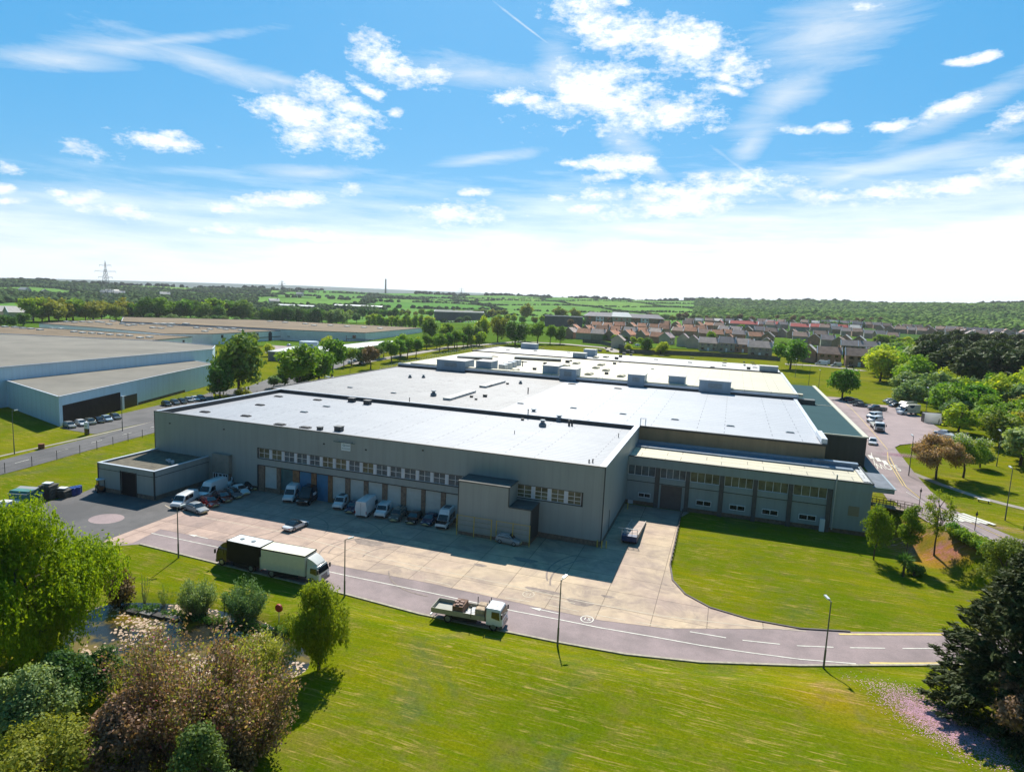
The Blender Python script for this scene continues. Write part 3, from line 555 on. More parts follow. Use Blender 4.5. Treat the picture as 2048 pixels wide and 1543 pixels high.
# stair tower in two steps
b = MB(); sy = YF-4.1; b.box(-37.35, -29.3, sy, YF-.001, .6, 8.35); b.box(-29.3, -25.75, sy, YF-.001, .6, 5.4); b.build('stair_tower', m_clad, wh)
b = MB(); b.box(-37.45, -29.2, sy-.1, YF-.002, 8.35, 8.5); b.box(-29.2, -25.65, sy-.1, YF-.002, 5.4, 5.55); b.build('tower_roof', m_rfd, wh)
for q_ in ((-37.42, -37.3, sy-.05, sy+.05, .5, 8.36), (-29.34, -29.22, sy-.05, sy+.06, 5.5, 8.36), (-25.8, -25.7, sy-.05, sy+.05, .5, 5.42), (-25.76, -25.68, sy+.3, YF-.01, .6, 5.35)): b = MB(); b.box(*q_); b.build('tower_trim', m_trim, wh)
b = MB(); b.box(-37.25, -25.85, sy+.1, YF-.003, 0, .6); b.build('tower_plinth', m_brick, wh)
# sign with its lamp bar
sg = MB(); sg.box(-60.75, -58.95, YF-.1, YF-.01, 9.55, 10.85); sgo = sg.build('sign_panel', M('sign_white', (.62, .74, .80), .5), wh)
sb = MB(); sb.box(-62.0, -57.9, YF-.5, YF-.42, 10.95, 11.06); sb.box(-61.2, -61.1, YF-.45, YF, 10.97, 11.03); sb.box(-58.7, -58.6, YF-.45, YF, 10.97, 11.03); sb.build('sign_lamp_bar', M('teal_paint', (.02, .12, .13), .5), wh)
lg = MB()
for i in range(18):
    a0, a1 = 2*math.pi*i/18, 2*math.pi*(i+1)/18; lg.poly([(-60.2+r*math.cos(t), YF-.105, 10.45+r*.7*math.sin(t)) for r, t in ((.16, a0), (.26, a0), (.26, a1), (.16, a1))])
for i in range(5): lg.box(-59.85+i*.16, -59.75+i*.16, YF-.106, YF-.1, 10.38, 10.52)
for i in range(8): lg.box(-60.6+i*.2, -60.47+i*.2, YF-.106, YF-.1, 9.85, 9.95)
lg.build('lettering', M('sign_teal', (.03, .18, .22), .5), sgo)
for px, py in ((648, 887), (732, 899), (846, 900), (340, 846), (448, 858)):
    d = ray(px, py); t = YF/d.y; vb = MB(); vb.box(d.x*t-.14, d.x*t+.14, YF-.12, YF, 36+d.z*t-.1, 36+d.z*t+.1); vb.build('wall_vent', m_black, wh)
def roof_item(parent, px, py, z, kind, s=1.0):
    p = at(px, py, z); x, y = p.x, p.y; mb = MB()
    if kind == 'box': mb.box(x-.55*s, x+.55*s, y-.45*s, y+.45*s, z, z+.62*s); mb.box(x-.62*s, x+.62*s, y-.52*s, y+.52*s, z+.62*s, z+.72*s); return mb.build('roof_vent', m_trim, parent)
    if kind == 'flat': mb.box(x-.9*s, x+.9*s, y-.5*s, y+.5*s, z, z+.16); mb.box(x-.7*s, x+.7*s, y-.35*s, y+.35*s, z+.16, z+.26); return mb.build('rooflight', m_black if s >= 1 else m_louv, parent)
    if kind == 'cowl': mb.cyl((x, y, z), (x, y, z+.5*s), .75*s, .75*s, 12); mb.cyl((x, y, z+.5*s), (x, y, z+.75*s), .72*s, .4*s, 12); mb.cyl((x, y, z+.75*s), (x, y, z+1.15*s), .38*s, .38*s, 12); mb.cyl((x, y, z+1.15*s), (x, y, z+1.3*s), .68*s, .5*s, 12); return mb.build('roof_cowl', M('cowl_grey', (.15, .19, .22), .5, .3), parent)
    if kind == 'pipe': mb.cyl((x, y, z), (x, y, z+1.1*s), .12*s, .12*s, 8); mb.cyl((x, y, z+1.1*s), (x, y, z+1.2*s), .2*s, .16*s, 8); return mb.build('flue_pipe', m_trim, parent)
    if kind == 'twin': mb.cyl((x, y, z), (x, y, z+1.1*s), .22*s, .22*s, 8); mb.build('flue_pipe', m_trim, parent); mb = MB(); mb.cyl((x+.5, y+.4, z), (x+.5, y+.4, z+1.2*s), .2*s, .2*s, 8); return mb.build('flue_pipe', m_trim, parent)
    if kind == 'barrel':
        L = 4.2*s; r = []
        for yy in (y, y+L): r.append([(x-1.1, yy, z), (x+1.1, yy, z), (x+1.05, yy, z+.3), (x+.7, yy, z+.6), (x, yy, z+.75), (x-.7, yy, z+.6), (x-1.05, yy, z+.3)])
        mb.loft(r); return mb.build('barrel_rooflight', m_rf3, parent)
zf = 11.42
for px, py, kd, s in ((704, 803, 'box', 1.3), (735, 808, 'box', 1.3), (557, 793, 'flat', 1), (635, 800, 'flat', 1), (520, 810, 'flat', 1), (653, 813, 'flat', .8), (608, 824, 'flat', .8), (410, 824, 'flat', 1), (492, 832, 'flat', 1), (560, 849, 'flat', 1.1), (611, 855, 'flat', 1.1), (640, 859, 'box', .8), (678, 861, 'box', 1.2),
                   (1045, 840, 'box', .5), (1085, 852, 'cowl', 1), (1118, 842, 'cowl', 1), (1067, 829, 'cowl', 1), (1138, 851, 'twin', 1), (1176, 846, 'cowl', .6), (1029, 867, 'pipe', .5), (1178, 925, 'twin', .5), (1237, 874, 'pipe', .6)):
    roof_item(rf, px, py, zf, kd, s)

# ---- second hall
h2 = thing('factory_hall', 'factory hall with a half weathered half clean white roof behind the front warehouse', 'factory', (X1, YB, 0))
b = MB(); b.box(-104.2, 17.7, YB+.02, 191, 0, 12.0); b.build('wall', m_brown, h2)
b = MB(); b.box(-104, -46.2, YB+.3, 190.9, 12.0, 12.12); r2 = b.build('roof', m_rf2, h2, None); r2['label'] = 'weathered patchy grey roof half'
b = MB(); b.box(-46.2, 17.1, YB+.3, 190.9, 12.0, 12.14); r2b = b.build('roof', m_rf2b, h2); r2b['label'] = 'clean white roof half'
b = MB(); b.box(X1, 17.85, YB-.08, YB+.3, 11.95, 12.32); b.build('trim', m_trim, h2); b = MB(); b.box(-104.3, -104, YB, 191, 11.9, 12.3); b.build('trim', m_trim, h2)
b = MB(); b.box(17.1, 17.9, YB+.3, 190.9, 11.9, 12.45); b.box(16.9, 17.9, YB+.2, YB+9, 12.45, 13.3); b.build('coping', m_coping, h2)
b = MB(); b.box(X1+.02, 17.6, YB-.5, YB, 8.95, 9.5); b.build('flashing', m_plant, h2)
for px, py, kd, s in ((820, 755, 'cowl', .7), (847, 755, 'cowl', .7), (867, 791, 'cowl', 1.), (970, 793, 'box', .8), (943, 794, 'box', .6), (952, 799, 'box', .5), (1041, 767, 'cowl', .7), (1015, 768, 'box', .6), (1056, 786, 'pipe', 1.2), (1056, 829, 'pipe', 1.), (787, 786, 'flat', .7), (700, 775, 'flat', .7), (1041, 807, 'flat', .8), (1147, 816, 'flat', .8), (1144, 768, 'flat', 1.2), (1236, 777, 'flat', 1.2), (1246, 828, 'flat', .8), (1350, 839, 'flat', .9), (1461, 852, 'flat', .9), (1580, 865, 'flat', .9), (819, 803, 'pipe', .8)):
    roof_item(r2 if px < 1050 else r2b, px, py, 12.13, kd, s)
for a, c_ in (((893, 800), (945, 784)), ((965, 775), (1005, 764))):
    p, q = at(*a, 12.13), at(*c_, 12.13); mb = MB(); mb.bar((p.x, p.y, 12.4), (q.x, q.y, 12.4), 1.9, .5); mb.build('ridge_rooflight', m_rf4, r2)
q = at(1285, 851, 12.2); lb = MB()
for dx_ in (-.5, .5): lb.cyl((q.x+dx_, q.y, 11.5), (q.x+dx_, q.y, 13.6), .05); lb.cyl((q.x+dx_, q.y+1, 12.1), (q.x+dx_, q.y+1, 13.6), .05)
lb.bar((q.x-.5, q.y, 13.6), (q.x+.5, q.y, 13.6), .06); lb.bar((q.x-.5, q.y+1, 13.6), (q.x+.5, q.y+1, 13.6), .06); lb.build('roof_ladder', m_white, h2)
# low side roof to the left
lo = thing('side_annexe', 'low flat roofed annexe with grey felt roof tucked beside the factory hall', 'annexe', (-112, 165, 0)); b = MB(); b.prism([(-121, 152), (-104.3, 152), (-104.3, 191), (-121, 191)], 0, 7.9); b.build('wall', m_clad, lo)
b = MB(); b.box(-121.2, -104.32, 151.8, 191, 7.9, 8.05); lr_ = b.build('roof', M('felt_grey', (.16, .18, .18), .8, nz=(.5, .2)), lo); b = MB(); b.box(-121.3, -121, 151.8, 191, 8.05, 8.35); b.box(-121, -104.3, 151.7, 152, 8.05, 8.35); b.build('coping', m_coping, lo)
for px, py in ((597, 768), (655, 754), (668, 755), (595, 776)): roof_item(lr_, px, py, 8.06, 'flat', .9).data.materials[0] = m_coping
# ---- third hall
h3 = thing('factory_hall', 'factory hall with a cream roof crowded with plant rooms and barrel rooflights', 'factory', (-40, 191, 0))
b = MB(); b.box(-104.2, 18.2, 191.02, 258, 0, 12.9); b.build('wall', m_plant, h3)
b = MB(); b.box(-104, 17.8, 191.3, 257.8, 12.9, 13.05); r3 = b.build('roof', m_rf3, h3)
b = MB(); b.box(-104.3, 18.3, 190.75, 191.2, 12.1, 13.35); b.box(17.8, 18.4, 191.2, 258, 12.7, 13.5); b.build('parapet', m_coping, h3)
b = MB(); b.box(-104.2, 18, 190.7, 190.75, 12.14, 12.75); b.build('trim', m_trim, h3)
b = MB(); b.box(-100, 19.5, 191.3, 193.6, 13.05, 13.7); b.build('gutter_duct', m_rf3, h3)
for xl, xr, yt, Yp, d_p, lv in ((873.7, 930, 719, 190.4, 8, 1), (952, 982, 722, 193.5, 6.5, 0), (1085.6, 1116, 731, 193.4, 6, 0), (1119.4, 1153, 737, 190.4, 6, 1), (1255.7, 1289.4, 748.7, 190.4, 6, 1), (1337.4, 1370.6, 752, 193.3, 5, 0), (1399, 1463, 760, 190.4, 5.5, 1)):
    r0_, r1_ = ray(xl, yt), ray(xr, yt); x0_ = r0_.x/r0_.y*Yp; w_ = r1_.x/r1_.y*Yp-x0_; y0_ = Yp; zt_ = CAM_H+r0_.z/r0_.y*Yp; h_ = zt_-12.4
    b = MB(); b.box(x0_, x0_+w_, y0_, y0_+d_p, 12.3, 13+h_-.6); o = b.build('plant_room', m_plant, r3); b = MB(); b.box(x0_-.15, x0_+w_+.15, y0_-.15, y0_+d_p+.15, 13+h_-.6, 13+h_-.4); b.build('plant_room_roof', m_rf4, r3)
    if lv: b = MB(); b.box(x0_+w_*.28, x0_+w_*.72, y0_-.06, y0_, 13.6, 13+h_-1.2); b.build('louvre', m_louv, r3)
for px, py, s in ((825+80, 0, 0),): pass
for px, py, s in ((1025, 742, 1.), (1175, 750, 1.1), (1210, 742, .9), (1240, 754, 1.1), (1150, 728, 1.1), (1130, 733, .9), (1190, 737, .8), (1200, 731, 1.2), (1268, 768-4, .0)):
    if s: roof_item(r3, px, py, 13.06, 'barrel', s)
for k in range(4): 
    p = at(1003+k*9, 740-k*3.2, 13.06); mb = MB(); mb.prism([(p.x-1.1, p.y), (p.x+1.1, p.y), (p.x+1.5, p.y+2.4), (p.x-1.1, p.y+2.4)], 13.06, 14.9); mb.cyl((p.x, p.y-.02, 14.2), (p.x, p.y-.3, 14.2), .7, .8, 10); mb.build('air_handler', m_steel, r3)
for px, py, kd, s in ((1135, 725, 'box', 1.3), (1090, 728, 'box', 1), (1069, 739, 'box', 1), (1213, 748, 'box', 1), (1229, 728, 'box', 1), (1240, 724, 'box', .8), (1048, 724, 'flat', 1.3), (990, 713, 'flat', 1.4), (1045, 732, 'pipe', 1.5), (1142, 722, 'box', .7), (1405, 762, 'flat', .6), (1305, 738, 'flat', .6)): roof_item(r3, px, py, 13.06, kd, s)
for a, c_ in (((915, 716), (985, 719)), ((1030, 717), (1122, 722))):
    p, q = at(*a, 13.06), at(*c_, 13.06); mb = MB(); mb.bar((p.x, p.y, 13.5), (q.x, q.y, 13.5), 5.5, .9); mb.build('ridge_rooflight', M('rooflight_glass', (.10, .10, .085), .3, nz=(1.5, .4)), r3)
hb = MB(); q = at(1185, 762, 13.06)
for k in range(4): hb.cyl((q.x+k*.9, q.y+k*.5, 13), (q.x+k*.9, q.y+k*.5, 14.2), .06)
hb.bar((q.x, q.y, 14.2), (q.x+2.7, q.y+1.5, 14.2), .07); hb.bar((q.x, q.y, 13.7), (q.x+2.7, q.y+1.5, 13.7), .07); hb.build('handrail', m_steel, r3)
# ---- fourth hall
h4 = thing('factory_hall', 'far end factory hall with a pale roof dotted with small vents', 'factory', (-40, 275, 0))
b = MB(); b.box(-105.2, 18.2, 258.02, 292, 0, 13.0); b.build('wall', m_plant, h4); b = MB(); b.box(-105, 18, 258.3, 291.8, 13.0, 13.15); r4 = b.build('roof', m_rf4, h4)
b = MB(); b.box(-105.3, 18.3, 257.7, 258.2, 12.6, 13.5); b.box(-105.4, -105, 258.2, 292, 12.6, 13.5); b.build('trim', m_trim, h4)
for xl, xr, yt, Yp in ((1145.7, 1170.5, 705, 259), (1167.6, 1191, 698, 272), (1520, 1557, 731, 258.6), (1042, 1072, 686, 289)):
    r0_, r1_ = ray(xl, yt), ray(xr, yt); x0_ = r0_.x/r0_.y*Yp; w_ = r1_.x/r1_.y*Yp-x0_; y0_ = Yp; h_ = CAM_H+r0_.z/r0_.y*Yp-13.2
    b = MB(); b.box(x0_, x0_+w_, y0_, y0_+4.5, 13.1, 13.1+h_); b.build('plant_room', m_plant, r4); b = MB(); b.box(x0_-.1, x0_+w_+.1, y0_-.1, y0_+4.6, 13.1+h_, 13.25+h_); b.build('plant_room_roof', m_rf4, r4)
for px, py, kd, s in ((1200, 703, 'box', 1.4), (1215, 703, 'box', 1.1), (1212, 697, 'box', 1), (1223, 700, 'box', 1), (1248, 709, 'box', 1.3), (1256, 704, 'box', 1.4), (1265, 706, 'box', 1.1), (1262, 711, 'box', 1), (1241, 714, 'box', 1.2), (1233, 718, 'box', 1.3), (1324, 712, 'flat', 1.), (1312, 719, 'flat', 1.), (1384, 716, 'flat', 1), (1380, 725, 'flat', 1), (1450, 720, 'flat', 1), (1449, 726, 'flat', 1), (1448, 731, 'flat', 1), (1505, 725, 'flat', 1), (1508, 729, 'flat', 1), (1510, 735, 'flat', 1), (1488, 725, 'box', .7), (1489, 731, 'box', .7), (1497, 738, 'box', 1.2), (1523, 731, 'flat', 1.2), (1524, 736, 'flat', 1.2), (1425, 734, 'flat', 1), (1016, 700, 'flat', 1), (1033, 696, 'flat', 1), (1071, 702, 'flat', 1), (1085, 697, 'flat', 1), (1137, 705, 'flat', 1)): roof_item(r4, px, py, 13.16, kd, s)
for px, py in ((1160, 713+6), (1180, 716+2)): roof_item(r4, px+30, py-3, 13.16, 'barrel', 1.)
# ---- dark green annexe beside the upper road
tl = thing('side_annexe', 'dark green walled annexe with a flat teal roof beside the upper road', 'annexe', (23, 150, 0))
b = MB(); b.box(18.45, 27.6, 146, 240, 0, 11.1); b.build('wall', m_dkwall, tl); b = MB(); b.box(18.5, 26.9, 146.3, 239.8, 11.1, 11.22); b.build('roof', m_teal, tl)
b = MB(); b.box(26.9, 27.9, 145.9, 240, 11.1, 11.4); b.box(18.45, 26.9, 145.9, 146.3, 11.1, 11.35); b.box(18.5, 26.9, 191.2, 191.45, 11.22, 11.3); b.build('coping', M('coping_cream', (.52, .50, .38), .5), tl)
b = MB(); b.box(18.5, 22.5, 190, 193, 11.22, 12.5); b.build('roof_box', m_dkwall, tl)
# ---- office annexe
YA, ZA = 115.36, 9.0
an = thing('office_annexe', 'two storey grey office annexe with cream roof, dark columns and upper windows', 'office', (X1, YA, 0))
b = MB(); b.box(X1+.02, 23.1, YA+.6, YB-.02, 0, 8.6); b.build('core', m_brick, an)
b = MB(); b.box(X1+.02, 23.5, YA, YA+.3, 7.35, 8.9); b.box(17.8, 23.5, YA+.15, YA+.4, .8, 7.35); b.box(23.15, 23.5, YA+.4, YB, .8, 8.9)
cx = [(-11.0, -10.2), (-5.7, -5.0), (0.0, 0.75), (5.5, 6.2), (11.05, 11.75), (17.0, 17.7)]
lastx = X1+.02
for k, (a, c_) in enumerate(cx):
    b.box(lastx, a, YA+.2, YA+.45, .8 if k != 1 else 4.3, 4.4); b.box(lastx, a, YA+.12, YA+.4, 4.52, 5.5)
    if k == 1: b.box(lastx, -9.9, YA+.2, YA+.45, 0, 4.3); b.box(-6.2, a, YA+.2, YA+.45, 0, 4.3)
    lastx = c_
b.build('wall', m_clad2, an)
lastx = X1+.02
for k, (a, c_) in enumerate(cx):
    windowset(an, lastx+.02, a-.02, 5.5, 7.35, YA+.3, 4, (), [m_glass, m_glass, m_glassy, m_glassy, m_glassy, m_glassy][k], .08)
    pb = MB(); pb.box(a, c_, YA-.02, YA+.55, 0, 7.35); pb.build('column', M('column_dark', (.10, .095, .095), .7, nz=(1.5, .2)), an)
    pb = MB(); pb.box(lastx, a, YA+.08, YA+.4, 4.4, 4.52); pb.build('string_course', m_trim, an); lastx = c_
for a, c_, z0_, z1_ in ((-13.8, -11.6, 1.55, 2.4), (-3.7, -1.1, 1.5, 2.45), (1.9, 4.5, 1.5, 2.45), (7.2, 9.8, 1.5, 2.45), (13.0, 15.7, 1.5, 2.45)): windowset(an, a, c_, z0_, z1_, YA+.1, 2, (), m_glassd, .1)
b = MB(); b.box(-9.85, -6.25, YA+.3, YA+.5, 0, 4.25); [b.box(-9.85, -6.25, YA+.28, YA+.3, .4*j, .4*j+.05) for j in range(1, 11)]; b.build('roller_shutter', m_shut, an)
b = MB(); b.box(20.3, 21.9, YA+.06, YA+.15, 3.3, 4.9); b.build('louvre', M('louvre_tan', (.26, .23, .16), .7), an)
b = MB(); b.box(X1+.02, 23.62, YA-.12, YA+.25, 8.9, 9.05); b.box(23.45, 23.65, YA, YB, 8.9, 9.05); b.build('trim', m_trim, an)
b = MB(); b.box(X1+.02, 23.4, YA+.25, YB-.5, 8.6, 8.72); ra = b.build('roof', m_rf3, an)
b = MB(); b.box(X1+.02, 22, 124.2, 127.4, 8.74, 9.0); b.box(15.5, 23, 126.3, 127.6, 8.73, 9.7); b.build('gutter', M('gutter_blue', (.16, .22, .29), .5, nz=(1, .2)), ra)
b = MB(); b.box(22.3, 23.3, YA+1, YB-3, 8.72, 9.02); b.build('kerb_upstand', m_rf4, ra)
b = MB(); b.cyl((18.1, YA-.2, .6), (18.1, YA-.2, 9.9), .12); b.build('drainpipe', m_steel, an)
b = MB(); b.box(16.25, 17.0, YA-.5, YA-.03, .1, 2.2); b.build('meter_cabinet', m_white, an)
b = MB(); b.box(X1+.02, 23.5, YA+.5, YA+.58, 0, .8); b.build('plinth', m_brick, an)
b = MB(); b.box(23.5, 26.6, YA-3.4+3.4, 125.5, 7.7, 8.45); b.box(23.5, 26.8, YA-.2, 125.7, 8.45, 8.55); b.build('canopy', m_clad2, an)
b = MB(); b.box(23.6, 26.5, YA+.1, 125.4, 8.55, 8.6); b.build('canopy_roof', M('felt_blue', (.12, .13, .15), .5, nz=(.7, .4)), an)
# footbridge to the upper floor door
br = thing('footbridge', 'narrow railed footbridge from the annexe upper floor to the upper road', 'footbridge', (26, 121, 4))
b = MB(); b.bar((23.6, 121.5, 4.2), (31.5, 119.2, 4.3), 2.0, .2); b.build('deck', M('deck_wood', (.26, .20, .15), .8, nz=(2, .3)), br)
for s_ in (-1, 1):
    b = MB()
    for k in range(9):
        t = k/8; x = 23.6+7.9*t; y = 121.5-2.3*t+s_*1.0; b.cyl((x, y, 4.2), (x, y, 5.4), .05)
    for z_ in (4.65, 5.0, 5.4): b.bar((23.6, 121.5+s_, z_), (31.5, 119.2+s_, z_), .06)
    b.build('railing', M('rail_brown', (.16, .11, .07), .7), br)
b = MB(); [b.cyl((x, 121.5-(x-23.6)*.29, 0), (x, 121.5-(x-23.6)*.29, 4.1), .15) for x in (25.5, 28.5)]; b.build('support', m_trim, br)
# ---- gatehouse store at the left of the yard
gs = thing('outbuilding', 'flat roofed grey store building with an open dark doorway by the left yard', 'store', (-95, 88, 0))
Q = [(-101.4, 80.2), (-89.0, 80.2), (-87.4, 95.6), (-101.4, 95.6)]; hh = 5.0
b = MB(); b.box(-101.4, -96.3, 80.2, 80.5, .8, hh); b.box(-92.9, -88.9, 80.2, 80.5, .8, hh); b.box(-96.3, -92.9, 80.2, 80.5, 4.2, hh); b.box(-89.2, -88.9, 80.5, 95.5, .8, hh); b.box(-101.4, -101.1, 80.5, 95.5, 0, hh); b.box(-101.1, -89.2, 95.2, 95.5, 0, hh); b.build('wall', m_clad, gs)
b = MB(); b.box(-101.3, -96.3, 80.25, 80.6, 0, .8); b.box(-92.9, -88.95, 80.25, 80.6, 0, .8); b.box(-89.3, -88.95, 80.6, 95.4, 0, .8); b.build('plinth', m_brick, gs)
b = MB(); b.box(-101.05, -89.25, 80.55, 95.15, 4.6, 4.75); rg = b.build('roof', M('roof_gravel', (.12, .105, .075), .95, nz=(1.2, .4)), gs)
b = MB(); b.box(-101.5, -88.8, 80.1, 80.55, hh, hh+.1); b.box(-89.25, -88.8, 80.55, 95.6, hh, hh+.1); b.box(-101.5, -101.05, 80.55, 95.6, hh, hh+.1); b.box(-101.05, -89.25, 95.15, 95.6, hh, hh+.1); b.build('coping', m_coping, gs)
b = MB(); b.box(-89.0, -88.82, 80.1, 80.3, .2, hh); b.box(-101.5, -101.35, 80.1, 80.3, .2, hh); b.box(-96.45, -96.3, 80.15, 80.25, 0, 4.3); b.box(-92.9, -92.75, 80.15, 80.25, 0, 4.3); b.box(-101.3, -89, 80.15, 80.22, 4.0, 4.08); b.box(-88.9, -88.84, 80.4, 95.4, 4.0, 4.08); b.build('trim', m_trim, gs)
b = MB(); b.box(-96.3, -92.9, 80.35, 80.4, 0, 4.2); b.build('doorway', M('dark_interior', (.012, .008, .009), .9), gs)
b = MB(); b.bar((-93.5, 87, 4.95), (-91.2, 86.4, 4.95), .25); b.cyl((-92.3, 86.5, 4.75), (-92.3, 86.5, 5.4), .2); b.cyl((-91.2, 86.2, 4.75), (-91.2, 86.2, 5.3), .25); b.build('roof_duct', m_coping, rg)
# link porch with door
pc = thing('porch', 'small glazed entrance porch between the grey store and the warehouse', 'porch', (-85, 92, 0))
b = MB(); b.box(-87.3, -83.6, YF-.9, YF-.02, 2.6, 6.0); b.build('wall', M('porch_boards', (.22, .23, .21), .7, nz=(1, .15)), pc); b = MB(); b.box(-87.2, -83.7, YF-.8, YF-.02, 0, 2.58); b.build('base', m_brick, pc)
for a in (-87.1, -84.9): windowset(pc, a, a+1.1, 1.0, 2.5, YF-.95, 2, (), m_glassd)
windowset(pc, -85.85, -85.0, .05, 2.5, YF-.97, 1, (), m_glassd, .09, name='door')
# ------------------------------------------------------------------ other buildings
m_brownroof = M('mossy_felt', (.165, .115, .062), .95, nz=(.05, .3)); m_greyroof = M('grey_felt', (.18, .165, .135), .9, nz=(.06, .25)); m_render = M('white_render', (.74, .78, .84), .7, nz=(.3, .08)); m_navy = M('navy_trim', (.02, .025, .05), .5); m_dgrey = M('dark_grey_wall', (.10, .115, .125), .7, nz=(.3, .2)); m_wroof = M('white_roof', (.62, .64, .62), .5, nz=(.2, .1))
def poly_building(name, label, cat, foot, h, wall, roof, par=.4, trim=None, z0=None, group=None, base=-1.5):
    cx_ = sum(p[0] for p in foot)/len(foot); cy_ = sum(p[1] for p in foot)/len(foot)
    if sum(a[0]*b_[1]-b_[0]*a[1] for a, b_ in zip(foot, foot[1:]+foot[:1])) < 0: foot = foot[::-1]
    o = thing(name, label, cat, (cx_, cy_, 0), 0, group); z0 = float(T(cx_, cy_)) if z0 is None else z0
    b = MB(); b.prism(foot, z0+base, z0+h); w_ = b.build('wall', wall, o)
    ins = [(cx_+(p[0]-cx_)*.995, cy_+(p[1]-cy_)*.995) for p in foot]
    b = MB(); b.prism(ins, z0+h, z0+h+.12); r_ = b.build('roof', roof, o)
    if par:
        b = MB()
        for p, q in zip(foot, foot[1:]+foot[:1]):
            d = Vector((q[0]-p[0], q[1]-p[1])).normalized()*.15; b.bar((p[0]-d.x, p[1]-d.y, z0+h+par/2), (q[0]+d.x, q[1]+d.y, z0+h+par/2), .35, par+.02)
        b.build('parapet', trim or m_coping, o)
    return o, w_, r_
def quad_at(px, z): return [tuple(at(x, y, z)[:2]) for x, y in px]
# blue warehouse on the left
c0 = at(120, 853); c0 = (c0.x, c0.y); c1 = tuple(at(427, 728, 7.4)[:2]); dd_ = (c1[0]-c0[0], c1[1]-c0[1]); lft = tuple(at(0, 757, 7.4)[:2]); ld = (lft[0]-c0[0], lft[1]-c0[1]); k_ = 2.2
lowf = [c0, c1, (c1[0]+ld[0]*k_, c1[1]+ld[1]*k_), (c0[0]+ld[0]*k_, c0[1]+ld[1]*k_)]
bw, bww, bwr = poly_building('warehouse', 'big pale blue clad warehouse with a black glazed showroom front on the left', 'warehouse', lowf, 7.3, m_blue, m_greyroof, .25)
zu = 11.0; u0 = at(425, 699, zu); u1 = at(0, 736, zu); u1 = u1+(u1-u0)*.6; bk = at(330, 683, zu); u2 = bk; u3 = at(0, 668, zu); u3 = u3+(u3-u2)*.5
uf = [tuple(u0[:2]), tuple(at(430, 692, zu)[:2]), tuple(u2[:2]), tuple(u3[:2]), tuple(u1[:2])]
poly_building('warehouse_block', 'taller rear block of the pale blue warehouse with a wide felt roof', 'warehouse', uf, zu, m_blue, m_greyroof, .35, z0=0)
dn = Vector((dd_[0], dd_[1], 0)).normalized(); dp = Vector((dn.y, -dn.x, 0)); C0 = Vector((c0[0], c0[1], 0))
if dp.x < 0: dp = -dp
def onwall(name, a, b_, z0, z1, mat, off=.06):
    mb = MB(); mb.loft([[tuple(C0+dn*s_+dp*o_+Vector((0, 0, z))) for s_, o_ in ((a, -.2), (a, off), (b_, off), (b_, -.2))] for z in (z0, z1)]); return mb.build(name, mat, bw)
onwall('showroom_front', 1.2, 24.5, 0, 5.1, M('dark_showroom', (.022, .016, .017), .6, nz=(.5, .4), spec=.15)); onwall('entrance', 25.6, 32.5, 0, 3.6, M('black_cladding', (.015, .016, .02), .4)); onwall('entrance_pillar', 24.6, 25.5, 0, 3.9, m_wpanel, .5); onwall('plinth', 33, 60, 0, .8, m_trim)
# brown roofed units behind
def px_building(px, zr, *a, **k): return poly_building(a[0], a[1], a[2], quad_at(px, zr), zr, *a[3:], z0=0, **k)
o, w_, ru = px_building([(78, 647), (215, 638), (241, 643.5), (512, 656.5), (590, 660), (425, 668), (330, 668), (190, 655)], 6.5, 'industrial_unit', 'low unit with a brown mossy roof full of small white rooflights', 'industrial unit', m_render, m_brownroof, .3, m_navy)
o2, w2, ru2 = px_building([(-150, 660), (0, 668), (249, 681), (288, 682.5), (384, 674), (150, 660), (60, 655), (-150, 645)], 6.2, 'industrial_unit', 'brown roofed unit between the blue warehouse and the white walled units', 'industrial unit', m_render, m_brownroof, .3, m_trim)
o3, w3, ru3 = px_building([(246, 634), (520, 640), (845, 656), (731, 666), (591, 660.2), (512, 656), (242, 643)], 7.5, 'industrial_unit', 'long white walled unit with navy trim and a wide brown roof', 'industrial unit', m_render, m_brownroof, .35, m_navy)
def spots(parent, pts, z, s=1.0):
    for px, py in pts:
        p = at(px, py, z); mb = MB(); mb.box(p.x-1.6*s, p.x+1.6*s, p.y-1.4*s, p.y+1.4*s, z, z+.7); mb.build('rooflight', m_wroof, parent)
spots(ru2, [(10, 654), (30, 655), (46, 657), (62, 658), (80, 660), (105, 657), (122, 658), (148, 664), (165, 666), (184, 667), (202, 668), (220, 670), (240, 671), (259, 672), (280, 676), (299, 675), (36, 673)], 6.3, .9)
spots(ru, [(133, 644), (149, 645), (165, 644), (180, 645), (196, 644), (204, 645), (225, 643), (218, 649), (245, 648), (256, 651), (268, 650), (285, 649), (306, 656), (322, 657), (340, 653), (357, 648), (371, 648), (393, 656), (410, 663), (420, 659), (440, 657), (452, 659), (467, 658), (482, 661), (430, 652)], 6.6)
spots(ru3, [(312, 648), (328, 648), (343, 648), (372, 648), (611, 648), (628, 651), (661, 651), (694, 653), (728, 655), (760, 657), (570, 645), (540, 643)], 7.6, 1.2)
